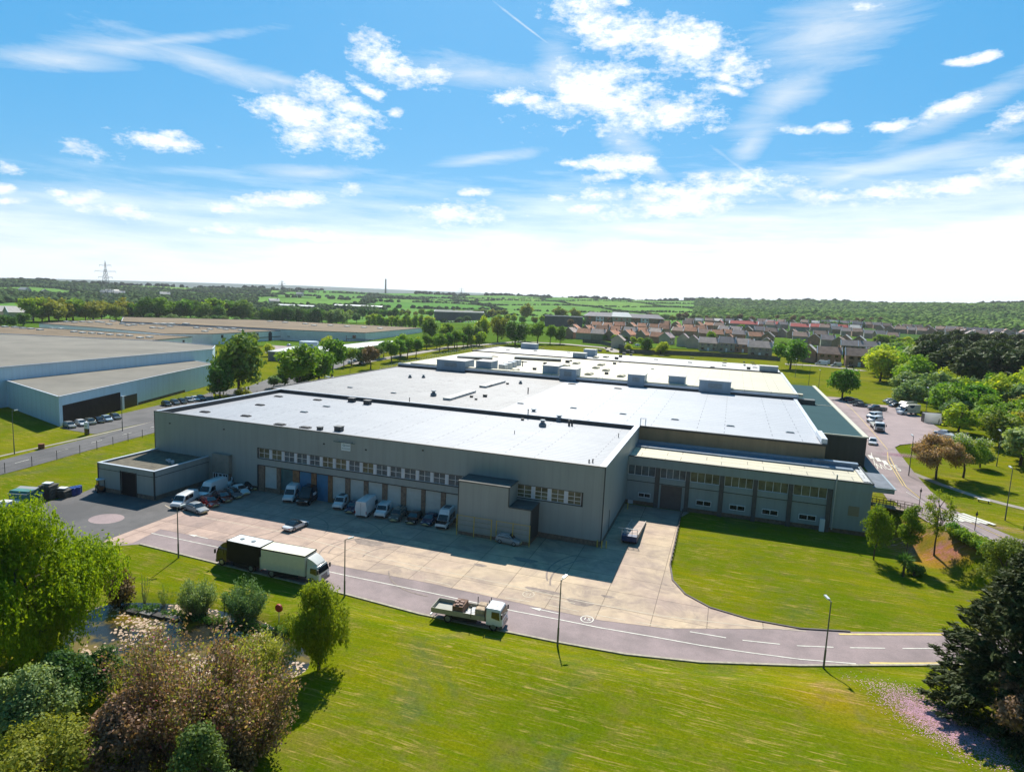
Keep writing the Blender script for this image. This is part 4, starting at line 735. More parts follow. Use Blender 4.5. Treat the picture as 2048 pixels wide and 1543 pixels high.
# windows and arches on the long white unit
def facade_px(parent, a, b_, z, items, off=.25):
    p, q = at(*a, z), at(*b_, z); p.z = q.z = 0; d = (q-p); n = Vector((d.y, -d.x, 0)).normalized()
    if n.y > 0: n = -n
    for (t, w__, z0_, z1_, kind) in items:
        c_ = p+d*t+n*off; e = d.normalized()*w__/2; mb = MB()
        pts = [c_-e+Vector((0, 0, z0_)), c_+e+Vector((0, 0, z0_)), c_+e+Vector((0, 0, z1_))] + ([c_+Vector((0, 0, z1_+1.2))] if kind == 'arch' else []) + [c_-e+Vector((0, 0, z1_))]
        mb.loft([[tuple(v) for v in pts], [tuple(v-n*.5) for v in pts]]); mb.build('arched_window' if kind == 'arch' else 'trim_band' if kind == 'band' else 'window', m_navy if kind == 'band' else m_glassd, parent)
facade_px(o3, (590, 660), (731, 666), 7.5, [(.12, 1.6, 4, 6.2, 'w'), (.22, 6, 0, 4.3, 'w'), (.36, 3.4, 0, 5.2, 'arch'), (.7, 3.2, 0, 5.2, 'arch'), (.84, 2.4, 3.6, 5.8, 'w'), (.5, 60, 2.7, 3.1, 'band')])
facade_px(o, (425, 668), (590, 660), 6.5, [(.1, 1.8, 3.8, 5.8, 'w'), (.25, 1.8, 3.8, 5.8, 'w'), (.5, 1.8, 3.8, 5.8, 'w'), (.66, 3.2, 0, 5.4, 'arch'), (.82, 1.8, 3.8, 5.8, 'w'), (.5, 55, 2.4, 2.8, 'band')])
facade_px(o2, (288, 682.5), (384, 674), 6.2, [(.2, 1.6, 3, 5, 'w'), (.5, 1.6, 3, 5, 'w'), (.8, 1.6, 3, 5, 'w')])
# low grey building with a white roof in front of them
og, _, rgx = px_building([(536, 703), (590, 693), (660, 693), (740, 684), (815, 680), (760, 690), (690, 700), (610, 706)], 4.5, 'workshop', 'low dark grey workshop with a white flat roof behind the roadside trees', 'workshop', m_dgrey, m_wroof, .3, m_wroof)
mb = MB(); p = at(618, 694, 5); mb.cyl((p.x, p.y, 4.5), (p.x, p.y, 8.2), 5.2, 5.2, 8); mb.build('roof_turret', m_plant, rgx)
# office far centre, school block, white sheds
o_, _, r_ = poly_building('office_building', 'dark grey two storey office block beyond the green field', 'office', [tuple(on(*p)[:2]) for p in ((868, 641), (968, 640), (965, 632), (870, 634))], 10, m_dgrey, m_rfd, .4)
o_.location.z = 0
facade_px(o_, (868, 641), (968, 640), 2, [(.42, 62, 9.0, 10.6, 'w'), (.4, 50, 12, 13.2, 'w')], .5)
for px, lab, w__, d__, h_, mt in (((1093, 652), 'dark grey three storey block with a glazed upper floor', 38, 25, 11, m_dgrey),):
    p = on(*px); poly_building('office_building', lab, 'office', [(p.x-2, p.y-2), (p.x+w__, p.y+10), (p.x+w__-8, p.y+d__+10), (p.x-8, p.y+d__)], h_, mt, m_rfd, .4)
def shed(px, py, L_, lab, h_=7):
    p = on(px, py); o_ = thing('shed', lab, 'shed', (p.x, p.y, p.z)); mb = MB(); c_, s_ = math.cos(YAW), math.sin(YAW)
    mb.loft([[(u*c_-v*s_, u*s_+v*c_, z) for v, z in ((0, -2), (18, -2), (18, h_-1.5), (9, h_), (0, h_-1.5))] for u in (0, L_)]); mb.build('wall', m_dgrey, o_, local=True)
    mb = MB(); 
    for v0, v1, z0_, z1_ in ((-.5, 9, h_-1.6, h_+.1), (9, 18.5, h_+.1, h_-1.6)): mb.loft([[(u*c_-v*s_, u*s_+v*c_, z) for v, z in ((v0, z0_), (v1, z1_), (v1, z1_+.15), (v0, z0_+.15))] for u in (-.4, L_+.4)])
    mb.build('roof', m_wroof, o_, local=True)
shed(555, 616, 62, 'long white roofed shed far behind the tree row'); shed(668, 616, 24, 'short white roofed shed left of the long pale shed'); shed(699, 617, 60, 'pale roofed shed among the far trees'); shed(548, 632, 30, 'small white roofed barn beside the parked lorries', 4)
# hotel like block with hipped roofs
p = on(1172, 651); c_, s_ = math.cos(YAW+.06), math.sin(YAW+.06)
ho = thing('apartment_block', 'three storey apartment block with grey hipped roofs and white bays', 'apartment block', p, YAW+.06)
mpx = (on(1305, 652)-p).length; hl = mpx; hz_ = 11.5
mb = MB(); mb.box(0, hl, 0, 16, -3, hz_); mb.build('wall', M('tan_brick', (.25, .20, .13), .85, nz=(.4, .2)), ho, local=True)
mb = MB(); mb.loft([[(-1, -1, hz_), (hl+1, -1, hz_), (hl+1, 17, hz_), (-1, 17, hz_)], [(5, 7, hz_+4.5), (hl-5, 7, hz_+4.5), (hl-5, 9, hz_+4.5), (5, 9, hz_+4.5)]]); mb.build('roof', M('slate_purple', (.20, .19, .215), .7, nz=(.3, .15)), ho, local=True)
mb = MB(); mb.box(hl*.33, hl*.57, -2.5, 0, -3, hz_+.5); mb.build('bay', M('cream_render', (.45, .42, .33), .8), ho, local=True)
mb = MB(); mb.loft([[(hl*.32, -3.2, hz_+.5), (hl*.58, -3.2, hz_+.5), (hl*.58, 12, hz_+.5), (hl*.32, 12, hz_+.5)], [(hl*.35, 5, hz_+5.6), (hl*.55, 5, hz_+5.6), (hl*.55, 8, hz_+5.6), (hl*.35, 8, hz_+5.6)]]); mb.build('bay_roof', m_wroof, ho, local=True)
for a in (.12, .7): mb = MB(); mb.box(hl*a, hl*(a+.1), -1.2, 0, -3, hz_-.5); mb.build('bay', m_render, ho, local=True)
for a in (.135, .185, .37, .44, .51, .72, .77, .03, .27, .62, .66, .85, .93):
    for z_ in (1.2, 4.8, 8.4):
        yy = -2.6 if .33 < a < .57 else -1.3 if (.12 <= a < .22 or .7 <= a < .8) else -.1
        mb = MB(); mb.box(hl*a, hl*a+2.2, yy, yy+.1, z_, z_+1.8); mb.build('window', m_glassd, ho, local=True)
# ------------------------------------------------------------------ vehicles (x forward, y left, z up)
m_tyre = M('tyre', (.015, .015, .016), .8); m_rim = M('wheel_rim', (.32, .33, .35), .35, .6); m_lamp = M('headlamp', (.75, .78, .8), .1, .2); m_tail = M('tail_lamp', (.35, .01, .01), .25); m_plate = M('number_plate', (.62, .58, .3), .5); m_under = M('underside', (.012, .012, .013), .8); m_vg = M('car_glass', (.012, .016, .02), .04, spec=1.)
def paint(nm, c, r=.22): return M('paint_'+nm, c, r, 0, nz=(1.5, .06), coat=.6)
PW = paint('white', (.72, .74, .76)); PS = paint('silver', (.30, .32, .33)); PG = paint('grey', (.09, .10, .11)); PK = paint('black', (.012, .012, .014)); PR = paint('red', (.30, .018, .012)); PD = paint('dark_red', (.13, .012, .012)); PB = paint('blue', (.02, .045, .10)); PC = paint('cream', (.66, .65, .60)); PGr = paint('green_grey', (.12, .14, .13))
def ring(x, w, z0, z1, wt, r):
    h = [(w*.9, z0), (w, z0+min(.14, (z1-z0)*.3)), (w, z0+(z1-z0)*.55), (wt, z1-r), (wt-r*.3, z1-r*.3), (wt-r, z1)]
    return [(x, a, b_) for a, b_ in h] + [(x, -a, b_) for a, b_ in h[::-1]]
def wheels(o, xs, hw, r=.32, wd=.22, dual=()):
    for x in xs:
        for s_ in (-1, 1):
            mb = MB(); ww = wd*(1.8 if x in dual else 1); y0_ = s_*(hw+.02); mb.cyl((x, y0_-s_*ww, r), (x, y0_, r), r, r, 16); t = mb.build('wheel', m_tyre, o, 40, True)
            mb = MB(); mb.cyl((x, y0_, r), (x, y0_+s_*.015, r), r*.66, r*.6, 12); mb.build('rim', m_rim, t, None, True)
def quadp(o, name, pts, mat, off=.014):
    a, b_, c_ = Vector(pts[0]), Vector(pts[1]), Vector(pts[2]); n = (b_-a).cross(c_-a).normalized()
    mb = MB(); mb.loft([[tuple(Vector(p)-n*.02) for p in pts], [tuple(Vector(p)+n*off) for p in pts]]); return mb.build(name, mat, o, None, True)
def mirror(o, x, w, z, mat=None):
    for s_ in (-1, 1): mb = MB(); mb.box(x-.06, x+.08, *sorted((s_*(w-.02), s_*(w+.22))), z, z+.17); mb.build('wing_mirror', mat or m_black, o, None, True)
def glasshouse(o, pm, xbf, xtf, xtr, xbr, zb, zr, wb, wr):
    mb = MB(); mb.loft([ring(xbf, wb, zb-.1, zb+.02, wb-.02, .03), ring(xtf, wb, zb-.1, zr-.02, wr, .1), ring((xtf+xtr)/2, wb, zb-.1, zr, wr, .1), ring(xtr, wb, zb-.1, zr-.03, wr, .1), ring(xbr, wb, zb-.1, zb+.02, wb-.02, .03)])
    mb.build('cabin', pm, o, 35, True)
    def L(a, b_, t): return tuple(p+(q-p)*t for p, q in zip(a, b_))
    a, b_ = (xbf, wb-.06, zb+.02), (xtf, wr-.1, zr-.02); a2, b2 = (xbf, -wb+.06, zb+.02), (xtf, -wr+.1, zr-.02)
    quadp(o, 'windscreen', [L(a, b_, .06), L(a2, b2, .06), L(a2, b2, .93), L(a, b_, .93)][::-1], m_vg, .03)
    a, b_ = (xbr, wb-.06, zb+.02), (xtr, wr-.1, zr-.03); a2, b2 = (xbr, -wb+.06, zb+.02), (xtr, -wr+.1, zr-.03)
    quadp(o, 'rear_window', [L(a, b_, .15), L(a2, b2, .15), L(a2, b2, .9), L(a, b_, .9)], m_vg, .03)
    for s_ in (1, -1):
        ft = .14
        pts = [(xbf-.22, s_*(wb+.005), zb+.05), (xtf-.02, s_*(wr+.012), zr-.13), (xtr+.05, s_*(wr+.012), zr-.14), (xbr+.3, s_*(wb+.005), zb+.06)]
        quadp(o, 'side_window', pts if s_ < 0 else pts[::-1], m_vg, .02)
def make_car(pm, L=4.3, W=1.76, H=1.45, st='hatch'):
    o = thing('car', 'car', 'car'); h = L/2; w = W/2; zb = H*.62
    mb = MB(); bz = zb-.16; rz = zb-.02 if st in ('hatch', 'suv') else zb-.06
    mb.loft([ring(h, w*.78, .32, bz-.2, w*.72, .05), ring(h-.12, w*.93, .24, bz-.08, w*.86, .08), ring(h-.5, w, .2, bz-.02, w*.93, .1), ring(h-1.15, w, .2, zb-.03, w*.95, .08), ring(0, w, .2, zb, w*.96, .07), ring(-h+.7, w, .2, rz, w*.95, .08), ring(-h+.18, w*.95, .24, rz-.03, w*.88, .08), ring(-h, w*.82, .36, rz-.12, w*.76, .06)])
    mb.build('body', pm, o, 35, True)
    x = {'hatch': (h-1.0, h-1.75, -h+.75, -h+.16), 'saloon': (h-1.25, h-1.95, -h+1.45, -h+.75), 'coupe': (h-1.35, h-2.05, -h+1.5, -h+.7), 'suv': (h-1.05, h-1.6, -h+.6, -h+.12)}[st]
    glasshouse(o, m_vg if st == 'coupe' else pm, *x, zb, H, w*.93, w*.76)
    wheels(o, (h-.82, -h+.8), w, .33 if st != 'suv' else .37)
    for s_ in (-1, 1):
        mb = MB(); mb.box(h-.3, h-.05, *sorted((s_*w*.5, s_*w*.86)), bz-.2, bz-.09); mb.build('headlight', m_lamp, o, None, True)
        mb = MB(); mb.box(-h-.0, -h+.16, *sorted((s_*w*.5, s_*w*.86)), rz-.28, rz-.13); mb.build('tail_light', m_tail, o, None, True)
    mirror(o, x[0]-.25, w*.95, zb+.02, pm)
    mb = MB(); mb.box(h-.02, h+.02, -.26, .26, .4, .52); mb.box(h-.1, h+.01, -.55, .55, .28, .38); mb.build('number_plate', m_plate, o, None, True)
    return o
def make_van(pm, L=5.3, W=1.98, H=2.1, bonnet=.95, crew=False, bonnet_mat=None, marks=False, rack=False):
    o = thing('van', 'van', 'van'); h = L/2; w = W/2; zb = 1.12
    xb = h-bonnet; xt = xb-.75*(H-zb)/1.2
    mb = MB(); mb.loft([ring(h, w*.8, .36, .78, w*.7, .06), ring(h-.1, w*.94, .28, .95, w*.82, .08), ring(xb+.05, w, .24, zb+.02, w*.9, .08), ring(xt, w, .24, H-.06, w*.84, .13), ring(xt-.5, w, .24, H, w*.85, .13), ring(-h+.25, w, .24, H, w*.85, .13), ring(-h, w*.97, .3, H-.08, w*.82, .12)])
    bd = mb.build('body', pm, o, 35, True)
    if bonnet_mat: mb = MB(); mb.loft([[(h-.06, a, .97), (h-.06, -a, .97), (xb+.02, -b_, zb+.05), (xb+.02, b_, zb+.05)] for a, b_ in ((w*.8, w*.9),)] + [[(h-.06, w*.8, .93), (h-.06, -w*.8, .93), (xb+.02, -w*.9, zb), (xb+.02, w*.9, zb)]]); mb.build('bonnet', bonnet_mat, o, None, True)
    def wl(z): return w*.9+(w*.84-w*.9)*(z-zb)/(H-zb)
    za, zc = zb+.07, min(H-.16, zb+.85); fx = lambda z: xb+.05+(xt-xb-.05)*(z-zb-.02)/(H-.08-zb)
    quadp(o, 'windscreen', [(fx(za), -wl(za)+.08, za), (fx(za), wl(za)-.08, za), (fx(zc), wl(zc)-.12, zc), (fx(zc), -wl(zc)+.12, zc)], m_vg, .035)
    for s_ in (1, -1):
        def sy(z): return s_*(w+.004) if z < zb+.2 else s_*(w-(w*.15)*(z-zb-.1)/(H-zb)*.55)
        win = [((xb-.2), (xt-.05)), ] ; x2 = xt-.75
        pts = [(xb-.28, sy(zb+.05), zb+.06), (xt-.08+(H-zc)*.3, sy(zc), zc-.03), (x2, sy(zc), zc-.03), (x2, sy(zb+.05), zb+.06)]
        quadp(o, 'side_window', pts if s_ < 0 else pts[::-1], m_vg, .03)
        if crew:
            pts = [(x2-.12, sy(zb+.05), zb+.08), (x2-.12, sy(zc), zc-.03), (x2-1.25, sy(zc), zc-.03), (x2-1.25, sy(zb+.05), zb+.08)]; quadp(o, 'side_window', pts if s_ < 0 else pts[::-1], m_vg, .03)
        mb = MB(); mb.box(h-.28, h-.03, *sorted((s_*w*.5, s_*w*.88)), .74, .92); mb.build('headlight', m_lamp, o, None, True)
        mb = MB(); mb.box(-h-.02, -h+.06, *sorted((s_*w*.86, s_*w*.97)), .7, 1.15); mb.build('tail_light', m_tail, o, None, True)
        mb = MB(); mb.box(-h+.3, h-.8, *sorted((s_*(w-.02), s_*(w+.015))), .5, .6); mb.build('side_rubbing_strip', m_black, o, None, True)
    mb = MB(); mb.box(h-.1, h+.02, -w*.78, w*.78, .3, .52); mb.build('bumper', m_black, o, None, True)
    mb = MB(); mb.box(-h-.02, -h, -w*.78, w*.78, .3, .42); mb.box(-h-.012, -h, -.012, .012, .4, H-.25); mb.build('rear_bumper', m_black, o, None, True)
    for s_ in (-1, 1): quadp(o, 'rear_window', [(-h-.004, s_*.12+(.5 if s_ > 0 else -.0), zb+.15), (-h-.004, s_*.12-(0 if s_ > 0 else .5), zb+.15), (-h-.004, s_*.12-(0 if s_ > 0 else .5), zb+.5), (-h-.004, s_*.12+(.5 if s_ > 0 else 0), zb+.5)], m_vg if crew else pm, .01)
    wheels(o, (h-.9, -h+1.0), w, .35); mirror(o, xb-.15, w, zb+.05)
    if marks:
        mb = MB(); mb.box(.1, .5, -w-.012, -w+.01, 1.35, 1.8); mb.box(-1.5, -.2, -w-.012, -w+.01, 1.0, 1.06); mb.build('logo', PB, bd, None, True)
    if rack: mb = MB(); [mb.box(-.5+k*.5, -.4+k*.5, -w*.5, w*.5, H, H+.1) for k in range(3)]; mb.build('roof_vent', m_black, o, None, True)
    return o
def make_cab(o, pm, xf, L=1.9, w=1.15, H=2.5, z0=.55, fair=0):
    mb = MB(); x1 = xf-L
    mb.loft([ring(xf, w*.95, z0, 1.35, w*.93, .06), ring(xf-.04, w, z0-.05, 1.5, w*.97, .06), ring(xf-.3, w, z0-.05, H-.1, w*.9, .12), ring(xf-.7, w, z0-.05, H, w*.9, .12), ring(x1, w, z0-.05, H, w*.92, .12)]); cab = mb.build('cab', pm, o, 35, True)
    f = lambda z: xf-.04-.26*(z-1.5)/(H-1.6)
    quadp(o, 'windscreen', [(f(1.5), -w+.1, 1.48), (f(1.5), w-.1, 1.48), (f(H-.3), w*.85, H-.3), (f(H-.3), -w*.85, H-.3)], m_vg, .05)
    for s_ in (1, -1):
        pts = [(xf-.3, s_*(w+.005), 1.3), (xf-.42, s_*w*.945, H-.35), (xf-1.25, s_*w*.945, H-.35), (xf-1.25, s_*(w+.005), 1.5)]; quadp(o, 'side_window', pts if s_ < 0 else pts[::-1], m_vg, .035)
        mb = MB(); mb.box(xf-.06, xf+.03, *sorted((s_*w*.6, s_*w*.92)), .72, .92); mb.build('headlight', m_lamp, o, None, True)
        mb = MB(); mb.box(xf-.12, xf+.02, *sorted((s_*(w+.08), s_*(w+.28))), 1.6, 2.15); mb.bar((xf-.1, s_*w*.95, 2.0), (xf-.1, s_*(w+.1), 2.0), .05); mb.build('wing_mirror', m_black, o, None, True)
    mb = MB(); mb.box(xf-.25, xf+.05, -w, w, .35, .68); mb.box(xf-.02, xf+.025, -w*.55, w*.55, .72, 1.2); mb.build('bumper', PG, o, None, True)
    mb = MB(); mb.box(xf-1.2, xf-.8, -.35, .35, H, H+.07); mb.build('roof_hatch', pm, o, None, True)
    if fair:
        mb = MB(); mb.loft([[(xf-.45, w*.75, H), (xf-.45, -w*.75, H), (xf-.45, -w*.72, H+.08), (xf-.45, w*.72, H+.08)], [(xf-1.0, w*.88, H-.02), (xf-1.0, -w*.88, H-.02), (xf-1.0, -w*.8, H+fair*.6), (xf-1.0, w*.8, H+fair*.6)], [(x1, w*.9, H-.02), (x1, -w*.9, H-.02), (x1, -w*.85, H+fair), (x1, w*.85, H+fair)]]); mb.build('wind_deflector', pm, o, 30, True)
    return cab
def make_box_truck(pm, roofm, L=8.2, Wb=2.5, Hb=3.55, cabm=None, lift=True, vents=False):
    o = thing('box_truck', 'truck', 'truck'); h = L/2; w = Wb/2
    make_cab(o, cabm or pm, h, 1.75, 1.15, 2.45, fair=.85)
    mb = MB(); mb.box(-h+.1, h-1.95, -w, w, .95, Hb); bx_ = mb.build('cargo_box', pm, o, None, True)
    mb = MB(); mb.box(-h+.1, h-1.95, -w+.05, w-.05, Hb, Hb+.03); mb.build('cargo_roof', roofm, o, None, True)
    mb = MB()
    for s_ in (-1, 1): mb.box(-h+.06, h-1.9, *sorted((s_*(w-.05), s_*(w+.03))), Hb-.1, Hb+.05)
    mb.box(h-1.95, h-1.88, -w, w, Hb-.1, Hb+.05); mb.box(-h+.05, -h+.1, -w, w, Hb-.1, Hb+.05); mb.build('edge_trim', m_under, o, None, True)
    mb = MB(); mb.box(-h+.3, h-.5, -.5, .5, .5, .95); [mb.box(-h+1.9, h-2.9, *sorted((s_*(w-.08), s_*w)), .45, .9) for s_ in (-1, 1)]; mb.build('chassis', m_under, o, None, True)
    wheels(o, (h-1.0, -h+1.6), w-.08, .48, .28, (-h+1.6,))
    if lift: mb = MB(); mb.box(-h-.1, -h+.1, -w, w, .75, 2.4); mb.build('tail_lift', m_steel, o, None, True)
    for s_ in (-1, 1): mb = MB(); mb.box(-h-.04, -h+.02, *sorted((s_*(w-.3), s_*(w-.05))), .6, .75); mb.build('tail_light', m_tail, o, None, True)
    if vents:
        for x in (-.9, .9): mb = MB(); mb.cyl((x-.6, 0, Hb+.03), (x-.6, 0, Hb+.14), .3, .26, 10); mb.build('roof_vent', m_louv, o, None, True)
    return o
def make_flatbed(pm, L=8.2, sides=True, bedm=None):
    o = thing('flatbed_truck', 'truck', 'truck'); h = L/2; w = 1.2
    make_cab(o, pm, h, 1.85, 1.15, 2.5)
    bm_ = bedm or M('bed_side', (.36, .34, .26), .6, nz=(1.5, .2))
    mb = MB(); mb.box(-h, h-2.0, -w, w, 1.0, 1.12); mb.build('load_bed', M('bed_planks', (.30, .30, .26), .7, nz=(2, .15)), o, None, True)
    if sides:
        for s_ in (-1, 1): mb = MB(); mb.box(-h, h-2.0, *sorted((s_*w, s_*(w+.05))), .98, 1.55); mb.build('drop_side', bm_, o, None, True)
        mb = MB(); mb.box(-h-.05, -h, -w-.05, w+.05, .98, 1.55); mb.build('tailboard', bm_, o, None, True)
        mb = MB(); [mb.box(h-2.02, h-1.94, y-.05, y+.05, 1.0, 2.7) for y in (-1.15, -.4, .4, 1.15)]; mb.box(h-2.02, h-1.95, -1.15, 1.15, 2.3, 2.38); [mb.box(h-3.6, h-3.52, y-.04, y+.04, 1.1, 2.5) for y in (-1.22, 1.22)]; mb.build('headboard', m_black, o, None, True)
    else:
        mb = MB(); [mb.box(-h, h-2.0, *sorted((s_*(w-.05), s_*(w+.04))), .92, 1.2) for s_ in (-1, 1)]; mb.box(h-2.5, h-2.1, -.8, .8, 1.12, 1.8); mb.build('bed_rail', bm_, o, None, True)
    mb = MB(); mb.box(-h+.2, h-.5, -.45, .45, .55, 1.0); [mb.box(-h+2.4, h-3.0, *sorted((s_*.7, s_*1.1)), .5, .95) for s_ in (-1, 1)]; mb.build('chassis', m_under, o, None, True)
    wheels(o, (h-1.0, -h+1.9), 1.12, .47, .28, (-h+1.9,)); mb = MB(); mb.box(-h-.2, -h-.1, -1.1, 1.1, .5, .65); mb.build('rear_underrun_bar', m_steel, o, None, True); return o
def make_pickup(pm):
    o = thing('pickup', 'pickup', 'pickup truck'); h = 2.65; w = .93
    mb = MB(); mb.loft([ring(h, w*.85, .4, .85, w*.8, .06), ring(h-.15, w*.96, .32, 1.02, w*.9, .08), ring(h-1.1, w, .3, 1.12, w*.95, .06), ring(-h+.1, w, .3, 1.12, w*.96, .05), ring(-h, w*.95, .4, 1.1, w*.92, .05)]); mb.build('body', pm, o, 35, True)
    glasshouse(o, pm, h-1.25, h-1.85, -.35, -.6, 1.12, 1.78, w*.93, w*.78)
    mb = MB(); mb.box(-h+.15, -.75, -w*.8, w*.8, 1.1, 1.14); mb.build('load_bed', m_under, o, None, True); wheels(o, (h-.95, -h+1.15), w, .4)
    for s_ in (-1, 1): mb = MB(); mb.box(h-.25, h-.05, *sorted((s_*w*.55, s_*w*.9)), .82, .97); mb.build('headlight', m_lamp, o, None, True)
    mirror(o, h-1.5, w, 1.15); return o
CACHE = {}
def vehicle(key, fn, rear, front, label, cat=None, group=None, length_at='mid', name=None):
    """stand a vehicle with its tail towards one ground point and its nose towards the other"""
    a, b_ = on(*rear), on(*front); mid = (a+b_)/2
    if key in CACHE: o = copy_tree(CACHE[key])
    else: o = fn(); CACHE[key] = o
    ang_ = math.atan2(b_.y-a.y, b_.x-a.x); o.rotation_euler = (0, 0, ang_)
    z_ = float(T(mid.x, mid.y)); sl_ = math.atan2(float(T(mid.x+2*math.cos(ang_), mid.y+2*math.sin(ang_)))-float(T(mid.x-2*math.cos(ang_), mid.y-2*math.sin(ang_))), 4)
    o.location = (mid.x, mid.y, z_+.06); o.rotation_euler = (0, -sl_, ang_)
    o['label'] = label
    if cat: o['category'] = cat
    o['group'] = group or ''
    if not group: del o['group']
    if name: o.name = name
    return o
Yd = 'vehicles parked in the works yard'
def car(c, **k): return ('car', c.name, str(sorted(k.items()))), lambda: make_car(c, **k)
def van(c, **k): return ('van', c.name, str(sorted(k.items()))), lambda: make_van(c, **k)
vehicle(*van(PW, L=5.3, H=2.0, crew=True), (385, 1001), (353, 1018), 'white crew van with a black side window, nearest the grey store corner', 'van', Yd)
vehicle(*van(PW, L=6.0, H=2.65, marks=True), (445, 981), (402, 1000), 'tall white van with a dark logo beside the grey store', 'van', Yd)
vehicle(*van(PW, L=4.4, W=1.8, H=1.85, crew=True, bonnet=1.05), (472, 962), (446, 981), 'small white van with side windows beside the porch', 'van', Yd)
vehicle(*car(PS, L=4.7, st='saloon'), (376, 1017), (409, 1028), 'silver grey saloon in front of the red hatchback', 'car', Yd)
vehicle(*car(PR, L=4.3), (405, 1003), (432, 1016), 'bright red hatchback between the silver saloon and a dark red car', 'car', Yd)
vehicle(*car(PD, L=4.3), (430, 993), (459, 1007), 'dark red hatchback behind the bright red one', 'car', Yd)
vehicle(*car(PG, L=4.4, st='saloon'), (452, 986), (480, 999), 'dark grey saloon in the shade beside a white saloon', 'car', Yd)
vehicle(*car(PW, L=4.6, st='saloon'), (464, 978), (496, 993), 'white saloon in the shade of the warehouse', 'car', Yd)
vehicle(*car(PK, L=4.2), (488, 970), (512, 983), 'black hatchback deepest in the shade near the porch', 'car', Yd)
vehicle(*van(PW, L=6.0, H=2.6), (602, 984), (572, 1008), 'tall white van beside the black horsebox van', 'van', Yd)
o = vehicle(*van(PK, L=6.6, W=2.2, H=2.75), (640, 988), (600, 1014), 'long black van with a white panel sign on its side', 'van', Yd)
mb = MB(); mb.box(.1, 1.3, -1.13, -1.09, 1.3, 1.75); mb.build('side_sign', m_white, o, None, True)
mb = MB(); mb.box(.1, 1.3, 1.09, 1.13, 1.3, 1.75); mb.build('side_sign', m_white, o, None, True)
vehicle(*van(PW, L=4.9, W=1.85, H=1.95, rack=True), (697, 1002), (672, 1022), 'white panel van with roof bars, left of a dark blue car', 'van', Yd)
vehicle(*car(PB, L=4.1), (716, 1013), (698, 1028), 'dark blue hatchback half hidden by the tall white van', 'car', Yd)
vehicle(*van(PW, L=6.2, W=2.05, H=2.75), (720, 1037), (752, 1012), 'tall white van parked nose in, showing its rear doors', 'van', Yd)
vehicle(*van(PW, L=5.2, H=1.95), (781, 1016), (756, 1040), 'low white panel van right of the nose in van', 'van', Yd)
vehicle(*car(PGr, L=4.5, H=1.65, st='suv'), (805, 1028), (787, 1044), 'grey green four wheel drive car with its nose to the yard', 'car', Yd)
vehicle(*car(PK, L=4.1), (836, 1034), (820, 1050), 'black hatchback with a yellow plate, left of a navy car', 'car', Yd)
vehicle(*car(PB, L=3.9), (869, 1038), (850, 1053), 'navy hatchback beside the white van with a black bonnet', 'car', Yd)
vehicle(*van(PW, L=6.6, H=2.7, crew=True, bonnet_mat=PK, rack=True), (912, 1030), (876, 1064), 'tall white van with a black bonnet beside the stair tower', 'van', Yd)
vehicle(*car(PS, L=3.9, H=1.55), (999, 1082), (1037, 1090), 'silver hatchback standing side on below the stair tower', 'car', Yd)
tt = vehicle(*car(PW, L=4.2, W=1.84, H=1.34, st='coupe'), (572, 1064), (610, 1048), 'white sports coupe with a black roof out in the sunny yard', 'car')
bt = vehicle(('bt',), lambda: make_box_truck(PC, M('truck_roof_cream', (.70, .70, .52), .5), 8.4), (536, 1144), (646, 1165), 'white box truck with a cream roof and wind deflector on the road', 'truck')
bk_ = vehicle(('bk',), lambda: make_box_truck(M('matt_black', (.011, .010, .009), .65, nz=(.6, .4), spec=.25), m_wroof, 7.3, cabm=PK, lift=False, vents=True), (534, 1142), (446, 1122), 'black box truck with a white roof, tail to tail with the white truck', 'truck')
fb = vehicle(('fb',), lambda: make_flatbed(PW), (868, 1230), (1012, 1256), 'white dropside truck with pallets on its bed, driving along the front road', 'truck')
# load on the dropside
def local_thing(root, name, label, cat, off, group=None):
    m_ = Matrix.Rotation(root.rotation_euler.z, 4, 'Z'); p = root.location+m_ @ Vector(off); return thing(name, label, cat, p, root.rotation_euler.z, group)
o = local_thing(fb, 'brick_pallet', 'pallet of brown bricks standing on the dropside truck bed', 'pallet', (-1.1, -.1, 1.12)); mb = MB(); mb.box(-.6, .6, -1.0, 1.0, .12, .95); mb.build('brick_stack', M('brick_load', (.16, .09, .06), .9, nz=(4, .4)), o, None, True); mb = MB(); [mb.box(-.65, .65, y-.08, y+.08, 0, .12) for y in (-.85, 0, .85)]; mb.build('pallet_base', M('wood_grey', (.25, .2, .14), .9), o, None, True)
mb = MB(); [mb.box(x-.22, x+.22, y-.15, y+.15, .95, 1.1) for x, y in ((-.3, .4), (.2, .1), (.25, -.5), (-.1, -.7), (-.4, -.1))]; mb.build('loose_bricks', M('brick_load2', (.30, .2, .16), .9, nz=(4, .4)), o, None, True)
o = local_thing(fb, 'bulk_bag', 'tan bulk bags stacked behind the dropside truck cab', 'bag', (1.45, 0, 1.12)); mb = MB(); [mb.loft([ring(-.55, .45, 0, .95, .42, .1), ring(-.4, .52, 0, 1.0, .48, .15), ring(.4, .52, 0, 1.0, .48, .15), ring(.55, .45, 0, .95, .42, .1)]) for k in (0,)]; mb.v = [(a, b_+(.55), c_) for a, b_, c_ in mb.v]; mb.build('left_bag', M('bag_tan', (.42, .32, .22), .9, nz=(3, .3)), o, None, True)
mb = MB(); mb.loft([ring(-.55, .45, 0, .95, .42, .1), ring(-.4, .52, 0, 1.0, .48, .15), ring(.4, .52, 0, 1.0, .48, .15), ring(.55, .45, 0, .95, .42, .1)]); mb.v = [(a, b_-.55, c_) for a, b_, c_ in mb.v]; mb.build('bag', M('bag_tan', (0, 0, 0)), o, None, True)
